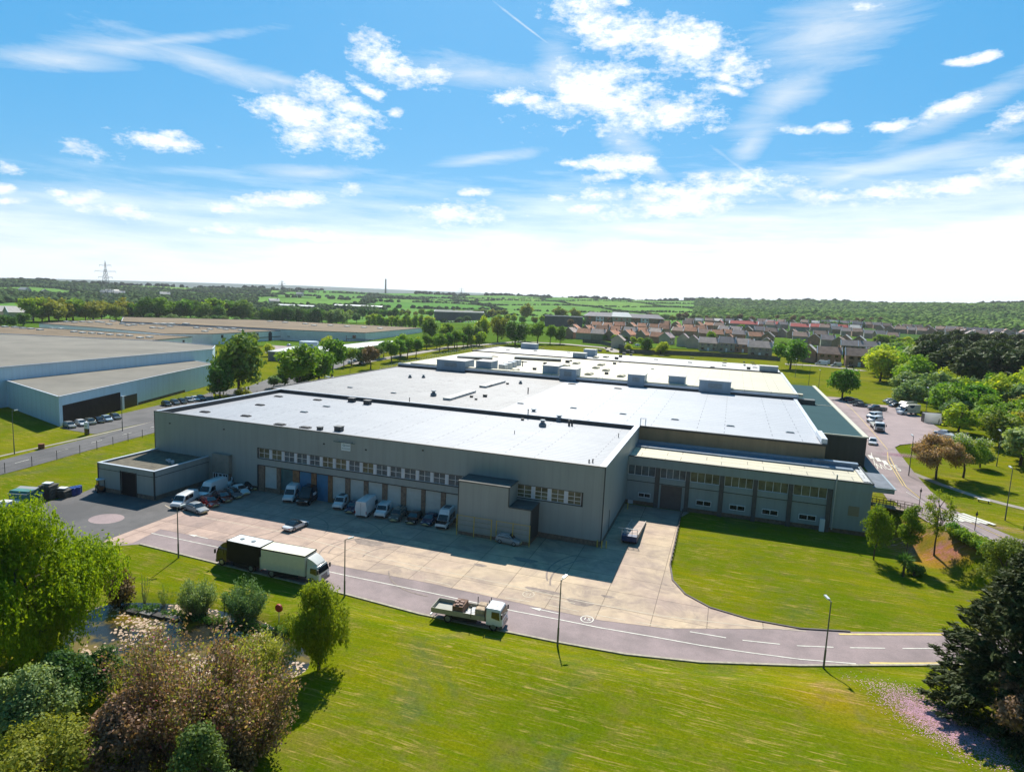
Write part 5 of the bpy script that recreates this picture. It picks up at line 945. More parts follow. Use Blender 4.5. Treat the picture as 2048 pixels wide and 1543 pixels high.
o = local_thing(fb, 'timber_lengths', 'white timber lengths lying on the dropside truck bed', 'timber', (.1, 0, 1.12)); mb = MB(); [mb.bar((-.6+.1*k, -.9+.25*k, .08+.02*k), (1.1, -1.0+.3*k, .1+.03*k), .12, .1) for k in range(7)]; mb.build('boards', m_white, o, None, True)
# right hand car park
G2 = 'vehicles in the upper car park'
rv = vehicle(('rec',), lambda: make_flatbed(PW, 8.6, False, PG), (1742, 846), (1765, 872), 'white recovery truck with an empty flat bed by the upper car park', 'truck')
vehicle(*car(PW, L=4.1), (1744, 880), (1745, 896), 'white hatchback driving past the dark green annexe', 'car')
vehicle(*van(PW, L=4.9, W=1.85, H=1.9), (1766, 843), (1731, 847), 'white van nearest the recovery truck', 'van', G2)
vehicle(*van(PW, L=4.8, W=1.85, H=1.9), (1764, 835), (1731, 838), 'white van behind the one beside the recovery truck', 'van', G2)
vehicle(('pick',), lambda: make_pickup(PG), (1771, 822), (1736, 820), 'dark grey pickup truck alone in the upper car park', 'pickup truck', G2)
for k, (r_, f_, c_, lab, s_) in enumerate((((1734, 815), (1706, 812), PG, 'dark grey estate car nearest in the short row under the round tree', 'saloon'), ((1726, 809), (1698, 807), PGr, 'grey green hatchback between the red car and the dark estate', 'hatch'), ((1718, 806), (1692, 803), PR, 'red hatchback at the shaded end of the row under the round tree', 'hatch'), ((1706, 803), (1682, 800), PK, 'black hatchback deepest under the round tree', 'hatch'), ((1790, 805), (1766, 805), PS, 'silver hatchback first in the row by the grass', 'hatch'), ((1796, 809), (1773, 809), PK, 'black hatchback between the silver car and the white roofed car', 'hatch'), ((1801, 814), (1779, 814), PB, 'dark blue hatchback beside the luton vans', 'hatch'))):
    vehicle(*car(c_, L=4.3, st=s_), r_, f_, lab, 'car', G2)
def make_luton(pm, mark):
    o = thing('box_van', 'van', 'van'); h = 3.2; w = 1.05
    mb = MB(); mb.loft([ring(h, .8, .36, .8, .7, .06), ring(h-.1, .94, .28, 1.0, .82, .08), ring(h-.9, 1., .24, 1.15, .9, .08), ring(h-1.7, 1., .24, 2.2, .84, .13), ring(h-2.2, 1., .24, 2.25, .85, .13)]); mb.build('cab', pm, o, 35, True)
    mb = MB(); mb.loft([[(h-2.2, w, .7), (h-2.2, -w, .7), (h-2.2, -w, 3.05), (h-2.2, w, 3.05)], [(-h, w, .7), (-h, -w, .7), (-h, -w, 3.05), (-h, w, 3.05)]]); mb.loft([[(h-1.2, w*.9, 2.3), (h-1.2, -w*.9, 2.3), (h-1.2, -w*.9, 2.5), (h-1.2, w*.9, 2.5)], [(h-2.21, w, 2.25), (h-2.21, -w, 2.25), (h-2.21, -w, 3.05), (h-2.21, w, 3.05)]]); bx_ = mb.build('cargo_box', PC, o, None, True)
    quadp(o, 'windscreen', [(h-.98, -.78, 1.25), (h-.98, .78, 1.25), (h-1.58, .7, 2.05), (h-1.58, -.7, 2.05)], m_vg, .06)
    for s_ in (-1, 1): pts = [(h-1.2, s_*1.0, 1.2), (h-1.65, s_*.93, 1.95), (h-2.1, s_*.93, 1.95), (h-2.1, s_*1.0, 1.2)]; quadp(o, 'side_window', pts if s_ < 0 else pts[::-1], m_vg, .04)
    if mark:
        for s_ in (-1, 1):
            mb = MB(); n_ = 14; pts = [(-.4+.85*math.cos(t), s_*(w+.012), 2.85-.75*math.sin(t)) for t in [math.pi*i/n_ for i in range(n_+1)]]; mb.poly(pts if s_ > 0 else pts[::-1]); [mb.box(-1.6+k*.42, -1.35+k*.42, *sorted((s_*w, s_*(w+.012))), 1.2, 1.45) for k in range(7)]; mb.build('logo', PB, bx_, None, True)
    wheels(o, (h-.9, -h+1.3), 1.0, .35); mirror(o, h-1.1, 1., 1.2)
    for s_ in (-1, 1): mb = MB(); mb.box(h-.28, h-.03, *sorted((s_*.5, s_*.85)), .78, .94); mb.build('headlight', m_lamp, o, None, True)
    return o
vehicle(('lut',), lambda: make_luton(PW, True), (1838, 829), (1792, 829), 'cream box van with a dark blue half round logo on its side', 'van', G2)
vehicle(('lut2',), lambda: make_luton(PW, False), (1832, 822), (1789, 823), 'plain box van behind the one with the logo', 'van', G2)
vehicle(*car(PW, L=4.5, st='saloon'), (1896, 872), (1876, 868), 'white car behind the pink cherry tree', 'car', G2); vehicle(*car(PW, L=4.3), (1904, 881), (1884, 877), 'second white car just behind the blossoming tree', 'car', G2)
# cars by the blue warehouse
for k, (px, py, c_, lab) in enumerate(((140, 856, PS, 'silver car at the near end of the row before the blue warehouse'), (163, 852, PW, 'white car beside the sign pillar of the blue warehouse'), (181, 849, PGr, 'grey green car third along the blue warehouse row'), (198, 846, PK, 'black car between the grey green and pale blue cars'), (214, 843, paint('ice', (.4, .5, .58)), 'pale blue car fifth along the blue warehouse row'), (231, 839, PG, 'dark grey car at the far end of the blue warehouse row'))):
    vehicle(*car(c_, L=4.2), (px-11, py-5), (px+10, py+2), lab, 'car', 'cars lined up before the blue warehouse')
for k, (px, py, c_, lab) in enumerate(((333, 812, PK, 'black car nearest the roof edge along the blue warehouse side'), (350, 809, PG, 'dark grey car along the side of the blue warehouse'), (364, 807, PK, 'black saloon third along the blue warehouse side'), (378, 804, PS, 'silver car along the blue warehouse side'), (390, 802, PW, 'white car along the blue warehouse side'), (402, 800, PB, 'dark blue car at the far end of the blue warehouse side'))):
    vehicle(*car(c_, L=4.2), (px-9, py-4), (px+9, py+2), lab, 'car', 'cars along the side of the blue warehouse')
far = [((702, 727), PW, 'white car left of the dark cars by the roadside trees'), ((712, 724), PG, 'grey car among the cars by the roadside trees'), ((720, 720), PB, 'blue car furthest back by the roadside trees'), ((724, 729), PK, 'black car nearest the round roadside tree'), ((606, 683+15), PR, 'red car by the white walled unit'), ((578, 692), PW, 'white car on the pale forecourt of the white unit'), ((588, 700), PW, 'white car at the front of the pale forecourt'), ((618, 688), PS, 'silver car beside the workshop turret'), ((570, 703), PS, 'silver car lowest on the pale forecourt')]
for (p_, c_, lab) in far: vehicle(*car(c_, L=4.3), (p_[0]-5, p_[1]+1), (p_[0]+5, p_[1]-1), lab, 'car', 'cars round the roadside units')
vehicle(*van(PW, L=6.0, H=2.6), (1663, 732), (1622, 729), 'long white van parked on the estate road beyond the grass', 'van'); vehicle(*car(PK, L=4.6), (1710, 736), (1690, 735), 'dark car beside the hedge on the estate road', 'car')
vehicle(*van(PC, L=5.0, H=2.3), (1683, 734), (1660, 733), 'cream camper van on the estate road', 'van')
rr2 = random.Random(5); cols_ = [PW, PS, PG, PK, PR, PB, PW]
for k in range(14):
    px = 892+k*5.6; vehicle(*car(cols_[k % 7], L=4.4), (px, 645.5+.3*(k % 3)), (px+1, 643+.3*(k % 3)), ORD[k+1]+' car from the left in the row before the grey office', 'car', 'cars parked before the far grey office')
for k, (px, py) in enumerate(((1252, 691), (1262, 688), (1275, 692), (1268, 684), (1390, 688), (1397, 684), (1480, 697), (1475, 691), (1484, 703), (1495, 662+20))):
    vehicle(*car(cols_[(k*3+1) % 7], L=4.3), (px-4, py), (px+4, py-.5), ORD[k+1]+' car from the left among the cars between the houses', 'car', 'cars parked on the estate streets')
# ------------------------------------------------------------------ street furniture
m_pole = M('lamp_column', (.12, .135, .13), .5, .3); m_lens = M('lamp_lens', (.7, .72, .7), .3); m_wood = M('timber_fence', (.12, .115, .10), .9, nz=(.8, .25)); m_rust = M('rust', (.20, .075, .03), .9, nz=(3, .35))
def lamp(px, py, h, label, group, az_=90, rbase=.11):
    p = on(px, py); o = thing('street_lamp', label, 'street lamp', p, 0, group); mb = MB(); mb.cyl((0, 0, -.3), (0, 0, h*.28), rbase, rbase*.95, 10); mb.cyl((0, 0, h*.28), (0, 0, h), rbase*.72, rbase*.5, 10); mb.build('column', m_pole, o, 40, True)
    a = rad(az_); c_, s_ = math.cos(a), math.sin(a); mb = MB(); mb.bar((0, 0, h-.05), (c_*.5, s_*.5, h+.1), .07); mb.build('bracket', m_pole, o, None, True)
    mb = MB(); mb.bar((c_*.35, s_*.35, h+.06), (c_*1.0, s_*1.0, h+.2), .26, .14); hd = mb.build('lamp_head', m_lens, o, None, True); return o
GL = 'street lamps along the front road'
lamp(357, 1115, 7.0, 'tall street lamp on the grass beside the black box truck', GL, 60); lamp(689, 1192, 7.1, 'street lamp on the verge just right of the white box truck', GL, 40); lamp(1115, 1290, 7.3, 'street lamp on the kerb right of the dropside truck', GL, 70); lamp(1647, 1335, 7.2, 'street lamp at the road bend before the right lawn', GL, 120)
G3 = 'street lamps on the right hand side'
for px, py, h, lab in ((1817, 952, 8, 'street lamp on the bend beside the pink cherry'), (2010, 1040, 8.5, 'tall lamp post with a cross arm at the right edge'), (1993, 932, 7.5, 'lamp post on the grass right of the white blossom tree'), (1803, 810, 8, 'lamp post at the grass edge behind the box vans'), (1850, 838, 9, 'lamp post beside the white hut'), (1617, 770, 8, 'lamp post on the grass behind the teal roof'), (1590, 755, 8, 'lamp post at the left of the far grass field'), (1637, 776, 7, 'lamp post nearest the round tree on the grass')): lamp(px, py, h, lab, G3, 100, .1)
G4 = 'street lamps on the left hand side'
for px, py, h, lab in ((29, 908, 9, 'street lamp on the grass left of the blue warehouse cars'), (245, 862, 8.5, 'street lamp in front of the black showroom entrance'), (450, 775, 8, 'street lamp behind the front warehouse roof by the bushes'), (700, 748, 7, 'street lamp among the roadside trees')): lamp(px, py, h, lab, G4, 60, .1)
def wire_fence(name, label, pts, h, step, mat, rails=3, cat='fence', wire=.03, pr=.05, panel=False):
    d_ = dense(pts, step); o = thing(name, label, cat, (d_[0].x, d_[0].y, float(T(d_[0].x, d_[0].y)))); P_ = [Vector((p.x, p.y, float(T(p.x, p.y)))) for p in d_]
    for p in P_[:98]: mb = MB(); mb.cyl(p-Vector((0, 0, .3)), p+Vector((0, 0, h)), pr, pr, 6); mb.build('post', mat, o)
    mb = MB()
    for k in range(rails):
        z_ = h*(k+.6)/rails*.98
        for a, b_ in zip(P_, P_[1:]): mb.bar(a+Vector((0, 0, z_)), b_+Vector((0, 0, z_)), wire)
    if panel:
        for a, b_ in zip(P_, P_[1:]): mb.bar(a+Vector((0, 0, h*.5)), b_+Vector((0, 0, h*.5)), .06, h*.96)
    mb.build('panel' if panel else 'wires', mat, o); return o
m_fp = M('fence_post', (.06, .055, .05), .8)
wire_fence('boundary_fence', 'thin wire boundary fence on dark posts along the left side road', PO([(-60, 965), (10, 946), (160, 908), (312, 868)]), 2.0, 4.0, m_fp, 3, wire=.018, pr=.055)
wire_fence('boundary_fence', 'wire boundary fence climbing past the bushes to the roadside trees', PO([(430, 838), (480, 800), (560, 780), (640, 770)]), 2.0, 4.5, m_fp, 3, wire=.02)
wire_fence('palisade_fence', 'pale steel palisade fence running along the far left edge of the factory', PO([(760, 742), (840, 722), (920, 704), (1000, 690), (1040, 687)]), 2.2, 2.8, m_steel, 3, wire=.05, pr=.07)
cf = wire_fence('post_fence', 'low dark chain fence between the concrete drive and the lawn', [Vector((q.x+.15, q.y, 0)) for q in P0([(1363, 1026), (1360, 1035), (1350, 1085), (1340, 1130)])], .8, 1.5, m_black, 1, wire=.05, pr=.07)
wire_fence('timber_fence', 'long dark timber fence behind the factory with the houses above it', PO([(1238, 706), (1330, 709), (1420, 713), (1560, 722)]), 2.6, 4.0, m_wood, 1, panel=True, wire=.05)
wire_fence('timber_fence', 'timber fence on the bend before the tan roofed houses', PO([(1165, 685), (1200, 688), (1252, 700)]), 2.6, 4.0, m_wood, 1, panel=True, wire=.05)
wire_fence('ball_stop_fence', 'green mesh ball stop fence at the corner of the grass field', PO([(1573, 732), (1605, 735)]), 4.5, 3.5, M('fence_green', (.03, .06, .045), .7), 6, wire=.06)
# yellow guard frames before the stair tower
for a, n_, lab, off in ((-37.3, 3, 'yellow steel guard frame at the left half of the stair tower', 0), (-30.9, 3, 'yellow steel guard frame at the right half of the stair tower', 0)):
    y_ = YF-4.5; o = thing('guard_frame', lab, 'guard frame', (a, y_, 0), 0, 'yellow guard frames before the stair tower')
    w_ = 5.6 if off == 0 and a < -33 else 5.2
    for k in range(n_): mb = MB(); mb.box(a+k*w_/2-.05, a+k*w_/2+.05, y_-.05, y_+.05, 0, 3.3); mb.box(a+k*w_/2-.04, a+k*w_/2+.04, y_-.35, y_-.05, 1.6, 1.7); mb.build('post', m_ry, o)
    for z_ in (.9, 1.75, 2.5, 3.2): mb = MB(); mb.box(a+.05, a+w_-.05, y_-.03, y_+.03, z_, z_+.06); mb.build('rail', m_ry if z_ > 3 else M('wire_grey', (.25, .28, .2), .6), o)
for k, (px, py, lab) in enumerate(((1194, 1094, 'yellow bollard left of the warehouse corner'), (1203, 1096, 'yellow bollard at the warehouse corner'), (1212, 1096, 'yellow bollard just right of the warehouse corner'), (1255, 1018, 'yellow bollard by the shaded annexe corner'))):
    p = on(px, py); mb = MB(); mb.cyl((p.x, p.y, -.1), (p.x, p.y, 1.1), .09, .09, 10); mb.cyl((p.x, p.y, 1.1), (p.x, p.y, 1.16), .09, .04, 10); tag(mb.build('bollard', m_ry), lab, 'bollard', 'yellow bollards at the warehouse corner')
o = thing('gas_tank', 'white cylinder cabinet standing by the annexe corner', 'cabinet', at(1261, 1005)); mb = MB(); mb.box(-.45, .45, -.4, .4, 0, 1.9); mb.build('body', m_wpanel, o, None, True); mb = MB(); mb.cyl((0, 0, 1.9), (0, 0, 2.2), .25, .15, 10); mb.build('cap', m_white, o, None, True)
# mobile loading ramp
p = at(1256, 1088); o = thing('loading_ramp', 'long mobile loading ramp with a blue end standing on the concrete drive', 'loading ramp', (p.x, p.y, 0)); rx0 = p.x
x0_, x1_ = at(1240, 1090).x, at(1271, 1095).x; ys_, ye_ = p.y, at(1279, 1044).y
mb = MB(); mb.loft([[(x0_, ys_+1.0, 1.05), (x1_, ys_+1.0, 1.05), (x1_, ys_+1.0, 1.25), (x0_, ys_+1.0, 1.25)], [(x0_, ye_, .1), (x1_, ye_, .1), (x1_, ye_, .25), (x0_, ye_, .25)]]); mb.build('ramp_deck', M('ramp_wood', (.36, .28, .24), .8, nz=(1.5, .3)), o)
mb = MB(); mb.box(x0_, x1_, ys_, ys_+1.0, .45, 1.3); mb.build('platform', M('ramp_blue', (.01, .04, .12), .5), o)
mb = MB(); [mb.loft([[(x_-.06, ys_+1, .8), (x_+.06, ys_+1, .8), (x_+.06, ys_+1, 1.4), (x_-.06, ys_+1, 1.4)], [(x_-.06, ye_, .05), (x_+.06, ye_, .05), (x_+.06, ye_, .4), (x_-.06, ye_, .4)]]) for x_ in (x0_, x1_)]; mb.build('side_beam', M('ramp_steel', (.38, .34, .30), .7, nz=(1, .2)), o)
mb = MB(); [mb.cyl((x0_+k*(x1_-x0_)/3, ys_+.1, 1.3), (x0_+k*(x1_-x0_)/3, ys_+.1, 2.4), .04) for k in range(4)]; mb.bar((x0_-.6, ys_+.1, 2.4), (x1_, ys_+.1, 2.4), .08); mb.bar((x0_, ys_+.1, 1.9), (x1_, ys_+.1, 1.9), .06); mb.build('railing', m_steel, o)
for x_ in (x0_+.2, x1_-.2): mb = MB(); mb.cyl((x_-.15, ys_+.9, .4), (x_+.15, ys_+.9, .4), .4, .4, 14); mb.build('wheel', m_tyre, o)
# life ring post, signs
p = on(558, 1243); o = thing('life_ring_post', 'red round lifebuoy housing on a thin post at the pond edge', 'lifebuoy post', p); mb = MB(); mb.cyl((0, 0, -.2), (0, 0, 1.3), .04); mb.build('post', m_steel, o, None, True); mb = MB(); mb.cyl((0, .06, 1.6), (0, -.12, 1.6), .46, .42, 20); mb.build('housing', M('lifebuoy_red', (.42, .05, .03), .5), o, None, True)
p = on(449, 1226); o = thing('post_sign', 'dark slim notice post standing between two pond bushes', 'post', p); mb = MB(); mb.cyl((0, 0, -.2), (0, 0, 2.4), .05); mb.build('post', m_black, o, None, True); mb = MB(); mb.box(-.15, .15, -.12, .12, 1.3, 2.0); mb.build('notice', m_black, o, None, True)
p = on(174, 869); o = thing('sign_pillar', 'white and black sign pillar on the grass before the blue warehouse', 'sign', p); mb = MB(); mb.box(-.55, .55, -.2, .2, 0, 1.5); mb.build('base', PK, o, None, True); mb = MB(); mb.box(-.55, .55, -.2, .2, 1.5, 3.0); pn = mb.build('sign_face', m_wpanel, o, None, True); mb = MB(); mb.box(-.3, .3, -.215, -.2, 2.0, 2.15); mb.build('lettering', PB, pn, None, True)
p = on(1967, 1004); o = thing('bench', 'small white topped bench on the bare verge by the upper road', 'bench', p, -.4); mb = MB(); mb.box(-.9, .9, -.25, .25, .4, .48); mb.build('seat', m_white, o, None, True); mb = MB(); [mb.box(x_-.06, x_+.06, -.2, .2, 0, .4) for x_ in (-.7, .7)]; mb.build('legs', m_black, o, None, True)
for k, (px, py, lab) in enumerate(((1898, 1040, 'slim dark post beside the hatched road bars, left one'), (1949, 1062, 'slim dark post beside the hedge at the road edge'), (1838, 1012, 'slim dark post at the end of the footbridge'))):
    p = on(px, py); mb = MB(); mb.cyl((p.x, p.y, p.z-.2), (p.x, p.y, p.z+3.2), .06, .05, 8); mb.box(p.x-.15, p.x+.15, p.y-.03, p.y+.03, p.z+2.5, p.z+2.9); tag(mb.build('sign_post', m_black), lab, 'post')
# white hut and two people at the edge of the car park
def canvas():
    m, nt, b = nodes('canvas_white'); b.inputs['Base Color'].default_value = (.8, .8, .8, 1); t = N(nt, 'ShaderNodeBsdfTranslucent'); t.inputs[0].default_value = (.85, .85, .85, 1); x_ = N(nt, 'ShaderNodeMixShader', ins={0: .6})
    nt.links.new(b.outputs[0], x_.inputs[1]); nt.links.new(t.outputs[0], x_.inputs[2]); nt.links.new(x_.outputs[0], nt.nodes['Material Output'].inputs[0]); return m
p = on(1866, 847); o = thing('hut', 'small white canvas hut at the wood edge beside the car park', 'hut', p, .1); mb = MB(); mb.loft([[(-2.2, 0, 0), (2.2, 0, 0), (2.2, 2.2, 0), (-2.2, 2.2, 0)], [(-2.1, .9, 2.9), (2.1, .9, 2.9), (2.1, 2.4, 2.7), (-2.1, 2.4, 2.7)]]); mb.build('wall', canvas(), o, None, True); mb = MB(); mb.bar((-2.25, 2.3, 2.78), (2.25, 2.3, 2.78), .15); mb.box(-2.3, -2.2, .3, 2.3, 0, 2.6); mb.box(2.2, 2.3, .3, 2.3, 0, 2.6); mb.build('frame', m_black, o, None, True)
def person(px, py, h, label, top, bottom, yaw_):
    p = on(px, py); o = thing('person', label, 'person', p, yaw_)
    me = bpy.data.meshes.new('body'); J = {'pel': (0, 0, .52, .085), 'ch': (0, 0, .70, .10), 'nk': (0, 0, .83, .04), 'hd': (0, .005, .90, .055), 'hd2': (0, .005, .965, .05)}
    for s_, n_ in ((1, 'l'), (-1, 'r')): J.update({'hip'+n_: (.055*s_, 0, .48, .06), 'kn'+n_: (.06*s_, .02, .27, .042), 'an'+n_: (.06*s_, 0, .03, .03), 'to'+n_: (.065*s_, .07, .015, .022), 'sh'+n_: (.105*s_, 0, .80, .042), 'el'+n_: (.14*s_, -.01, .63, .03), 'wr'+n_: (.13*s_, .06, .49, .022), 'ha'+n_: (.125*s_, .09, .45, .024)})
    ks = list(J); E = [('pel', 'ch'), ('ch', 'nk'), ('nk', 'hd'), ('hd', 'hd2')]
    for n_ in 'lr': E += [('pel', 'hip'+n_), ('hip'+n_, 'kn'+n_), ('kn'+n_, 'an'+n_), ('an'+n_, 'to'+n_), ('ch', 'sh'+n_), ('sh'+n_, 'el'+n_), ('el'+n_, 'wr'+n_), ('wr'+n_, 'ha'+n_)]
    me.from_pydata([tuple(c_*h for c_ in J[k][:3]) for k in ks], [(ks.index(a), ks.index(b_)) for a, b_ in E], []); ob = bpy.data.objects.new('body', me); col.objects.link(ob)
    ob.modifiers.new('s', 'SKIN'); sv = me.skin_vertices[0].data
    for i, k in enumerate(ks): sv[i].radius = (J[k][3]*h, J[k][3]*h*.8); sv[i].use_root = (k == 'pel')
    ob.modifiers.new('u', 'SUBSURF').levels = 1; bpy.context.view_layer.update()
    m2 = bpy.data.meshes.new_from_object(ob.evaluated_get(bpy.context.evaluated_depsgraph_get())); bpy.data.objects.remove(ob); b2 = bpy.data.objects.new('body', m2); col.objects.link(b2); b2.parent = o; m2.materials.clear()
    sk = M('skin', (.42, .26, .19), .6)
    for m_ in (top, bottom, sk): m2.materials.append(m_)
    for q in m2.polygons:
        z_ = q.center.z/h; q.use_smooth = True; q.material_index = 2 if z_ > .855 or (z_ < .5 and abs(q.center.x) > .1*h and z_ > .4) else 1 if z_ < .54 else 0
    mb = MB(); mb.loft([[(r*h*math.cos(t), .0+r*h*math.sin(t)*1.1, z_*h) for t in np.arange(0, 6.28, .63)] for r, z_ in ((.055, .93), (.062, .965), (.045, 1.0), (.01, 1.012))]); mb.build('hair', M('hair_dark', (.03, .02, .015), .7), o, 60, True); return o
person(1865, 845, 1.75, 'person in dark clothes standing close to the white hut', M('cloth_black', (.03, .03, .035), .9), M('cloth_black2', (.02, .02, .025), .9), .3)
person(1877, 849, 1.78, 'person in dark blue clothes walking on the grass right of the white hut', M('cloth_navy', (.03, .045, .06), .9), M('cloth_black2', (.02, .02, .025), .9), 1.2)
p = on(1888, 851); o = thing('mower', 'green ride on mower on the grass near the white hut', 'mower', p, .4); mb = MB(); mb.loft([ring(-.8, .4, .3, .7, .35, .05), ring(0, .45, .25, .75, .4, .08), ring(.8, .35, .3, .85, .3, .08)]); mb.build('body', M('mower_green', (.03, .10, .02), .4), o, 35, True); mb = MB(); mb.box(-.5, -.1, -.25, .25, .7, .85); mb.box(-.55, -.45, -.25, .25, .8, 1.2); mb.build('seat', M('mower_yellow', (.5, .4, .03), .5), o, None, True); wheels(o, (-.6, .6), .45, .26, .18)
# things along the left edge of the yard
p = at(55, 1006); q = at(30, 1003)
def skip(px, py, w_, d_, h_, mat, label, lid=None, name='skip', rz=.25):
    p = on(px, py); o = thing(name, label, name.replace('_', ' '), p, rz); mb = MB(); mb.loft([[(-w_/2*.9, -d_/2*.9, 0), (w_/2*.9, -d_/2*.9, 0), (w_/2*.9, d_/2*.9, 0), (-w_/2*.9, d_/2*.9, 0)], [(-w_/2, -d_/2, h_*.8), (w_/2, -d_/2, h_*.8), (w_/2, d_/2, h_*.8), (-w_/2, d_/2, h_*.8)], [(-w_/2, -d_/2+.3, h_), (w_/2, -d_/2+.3, h_), (w_/2, d_/2, h_), (-w_/2, d_/2, h_)]]); mb.build('container', mat, o, None, True)
    if lid: mb = MB(); mb.loft([[(-w_/2-.03, -d_/2-.1, h_*.8+.03), (w_/2+.03, -d_/2-.1, h_*.8+.03), (w_/2+.03, d_/2, h_+.06), (-w_/2-.03, d_/2, h_+.06)], [(-w_/2-.03, -d_/2-.1, h_*.8+.1), (w_/2+.03, -d_/2-.1, h_*.8+.1), (w_/2+.03, d_/2, h_+.16), (-w_/2-.03, d_/2, h_+.16)]]); mb.build('lid', lid, o, None, True)
    return o
skip(49, 1006, 3.2, 2.4, 2.3, M('skip_teal', (.03, .17, .15), .6, nz=(1, .2)), 'large teal lidded waste skip at the left yard edge', M('lid_grey', (.36, .36, .36), .5), 'waste_skip')
skip(12, 1016, 1.8, 1.4, 1.2, M('bag_white', (.66, .66, .62), .8), 'white bagged waste left of the teal skip', None, 'waste_bags'); skip(30, 1013, 1.8, 1.4, 1.1, M('bag_white', (0, 0, 0)), 'white bagged waste touching the teal skip', None, 'waste_bags')
skip(9, 1026, 1.2, 1.1, 1.2, M('bin_navy', (.012, .03, .075), .5), 'navy wheeled bin at the left yard edge', None, 'bin')
skip(78, 1001, 1.0, .9, 1.2, M('bin_blue', (.06, .13, .28), .5), 'blue lidded bin between the teal skip and the pallet stack', M('lid_pale', (.35, .45, .55), .5), 'bin')
def heap(px, py, r, h_, mat, label, name):
    p = on(px, py); rg_ = random.Random(px); mb = MB()
    for k in range(26): a = rg_.uniform(0, 6.28); d_ = rg_.uniform(0, r); z_ = h_*(1-d_/r)*rg_.uniform(.4, 1); mb.bar((p.x+d_*math.cos(a)-.5*math.cos(a+1), p.y+d_*math.sin(a)-.5*math.sin(a+1), z_*.8+.08), (p.x+d_*math.cos(a)+.5*math.cos(a+1), p.y+d_*math.sin(a)+.5*math.sin(a+1), z_+.1), .16, .12)
    return tag(mb.build(name, mat), label, 'scrap heap')
heap(34, 1013, 1.6, .9, m_rust, 'rusty brown scrap heap before the teal skip', 'scrap_heap')
def pallets(px, py, n_, label, top=True):
    p = on(px, py); o = thing('pallet_stack', label, 'pallet stack', p, .3); 
    for k in range(n_):
        mb = MB(); [mb.box(-1.1+j*.1*0, 1.1, -.9+.36*j, -.9+.36*j+.24, .18*k+.12, .18*k+.16) for j in range(6)]; [mb.box(x_-.06, x_+.06, -.9, .9, .18*k, .18*k+.12) for x_ in (-1, 0, 1)]; pb = mb.build('pallet', m_wood, o, None, True)
        pb.location.x = .1*math.sin(k*2.3)
    if top: mb = MB(); mb.box(-.6, .7, -.5, .5, .18*n_+.2, .18*n_+.36); mb.build('white_board', m_white, o, None, True)
pallets(97, 996, 13, 'tall stack of grey pallets topped with a white board'); pallets(126, 993, 7, 'lower pallet stack beside the blue drums')
for k, (px, py) in enumerate(((144, 988), (149, 987), (154, 986), (159, 985), (147, 990), (156, 988))):
    p = on(px, py); mb = MB(); mb.cyl((p.x, p.y, 0), (p.x, p.y, 1.25), .42, .42, 14); mb.cyl((p.x, p.y, 1.25), (p.x, p.y, 1.32), .36, .3, 14); o = mb.build('drum', M('drum_blue', (.012, .05, .25), .35)); tag(o, 'blue plastic drum in the cluster at the end of the pallet row', 'drum', 'blue drums by the pallets')
p = on(201, 982); o = thing('tractor', 'small red tractor with a pale canopy behind the grey store corner', 'tractor', p, 2.6); mb = MB(); mb.box(-1.0, .3, -.5, .5, .5, 1.0); mb.box(.3, 1.4, -.35, .35, .5, 1.15); mb.build('body', m_rust, o, None, True); mb = MB(); mb.box(-.9, .3, -.6, .6, 2.2, 2.3); mb.build('canopy', m_wpanel, o, None, True); mb = MB(); [mb.box(x_-.04, x_+.04, y_-.04, y_+.04, 1., 2.2) for x_ in (-.85, .25) for y_ in (-.5, .5)]; mb.build('canopy_frame', m_black, o, None, True); wheels(o, (-.6, 1.0), .6, .5, .3)
p = on(83, 897); o = thing('planter', 'small brown drum standing on the verge of the side road', 'drum', p); mb = MB(); mb.cyl((0, 0, 0), (0, 0, 1.1), .6, .6, 14); mb.build('body', m_rust, o, None, True)
# pond edging slabs
for k in range(4):
    px = 268+k*26; py = 1221+k*4; p = at(px, py); mb = MB(); mb.box(p.x-.75, p.x+.75, p.y-.4, p.y+.4, -.3, .06+.03*math.sin(k*2)); o = mb.build('edging_slab', M('slab_grey', (.17, .16, .15), .9, nz=(2, .3)) if k % 2 else M('slab_dark', (.05, .047, .042), .9, nz=(2, .3))); tag(o, 'flat stone slab edging the far bank of the pond', 'stone slab', 'stone slabs along the pond bank')
for px, py, lab in ((312, 1222, 'small grey and white bird at the left of the pond'), (446, 1238, 'small grey and white bird at the right of the pond')):
    p = at(px, py, -.1); o = thing('bird', lab, 'bird', (p.x, p.y, -.12)); mb = MB(); mb.loft([[(x_, r*math.cos(t), .18+r*math.sin(t)+dz) for t in np.arange(0, 6.28, .8)] for x_, r, dz in ((-.35, .02, .05), (-.2, .1, 0), (0, .14, 0), (.16, .09, .1), (.24, .06, .2), (.32, .05, .24), (.38, .015, .22))]); mb.build('body', m_wpanel, o, 60, True); mb = MB(); mb.bar((.36, 0, .42), (.46, 0, .41), .03); mb.build('beak', m_ry, o, None, True)
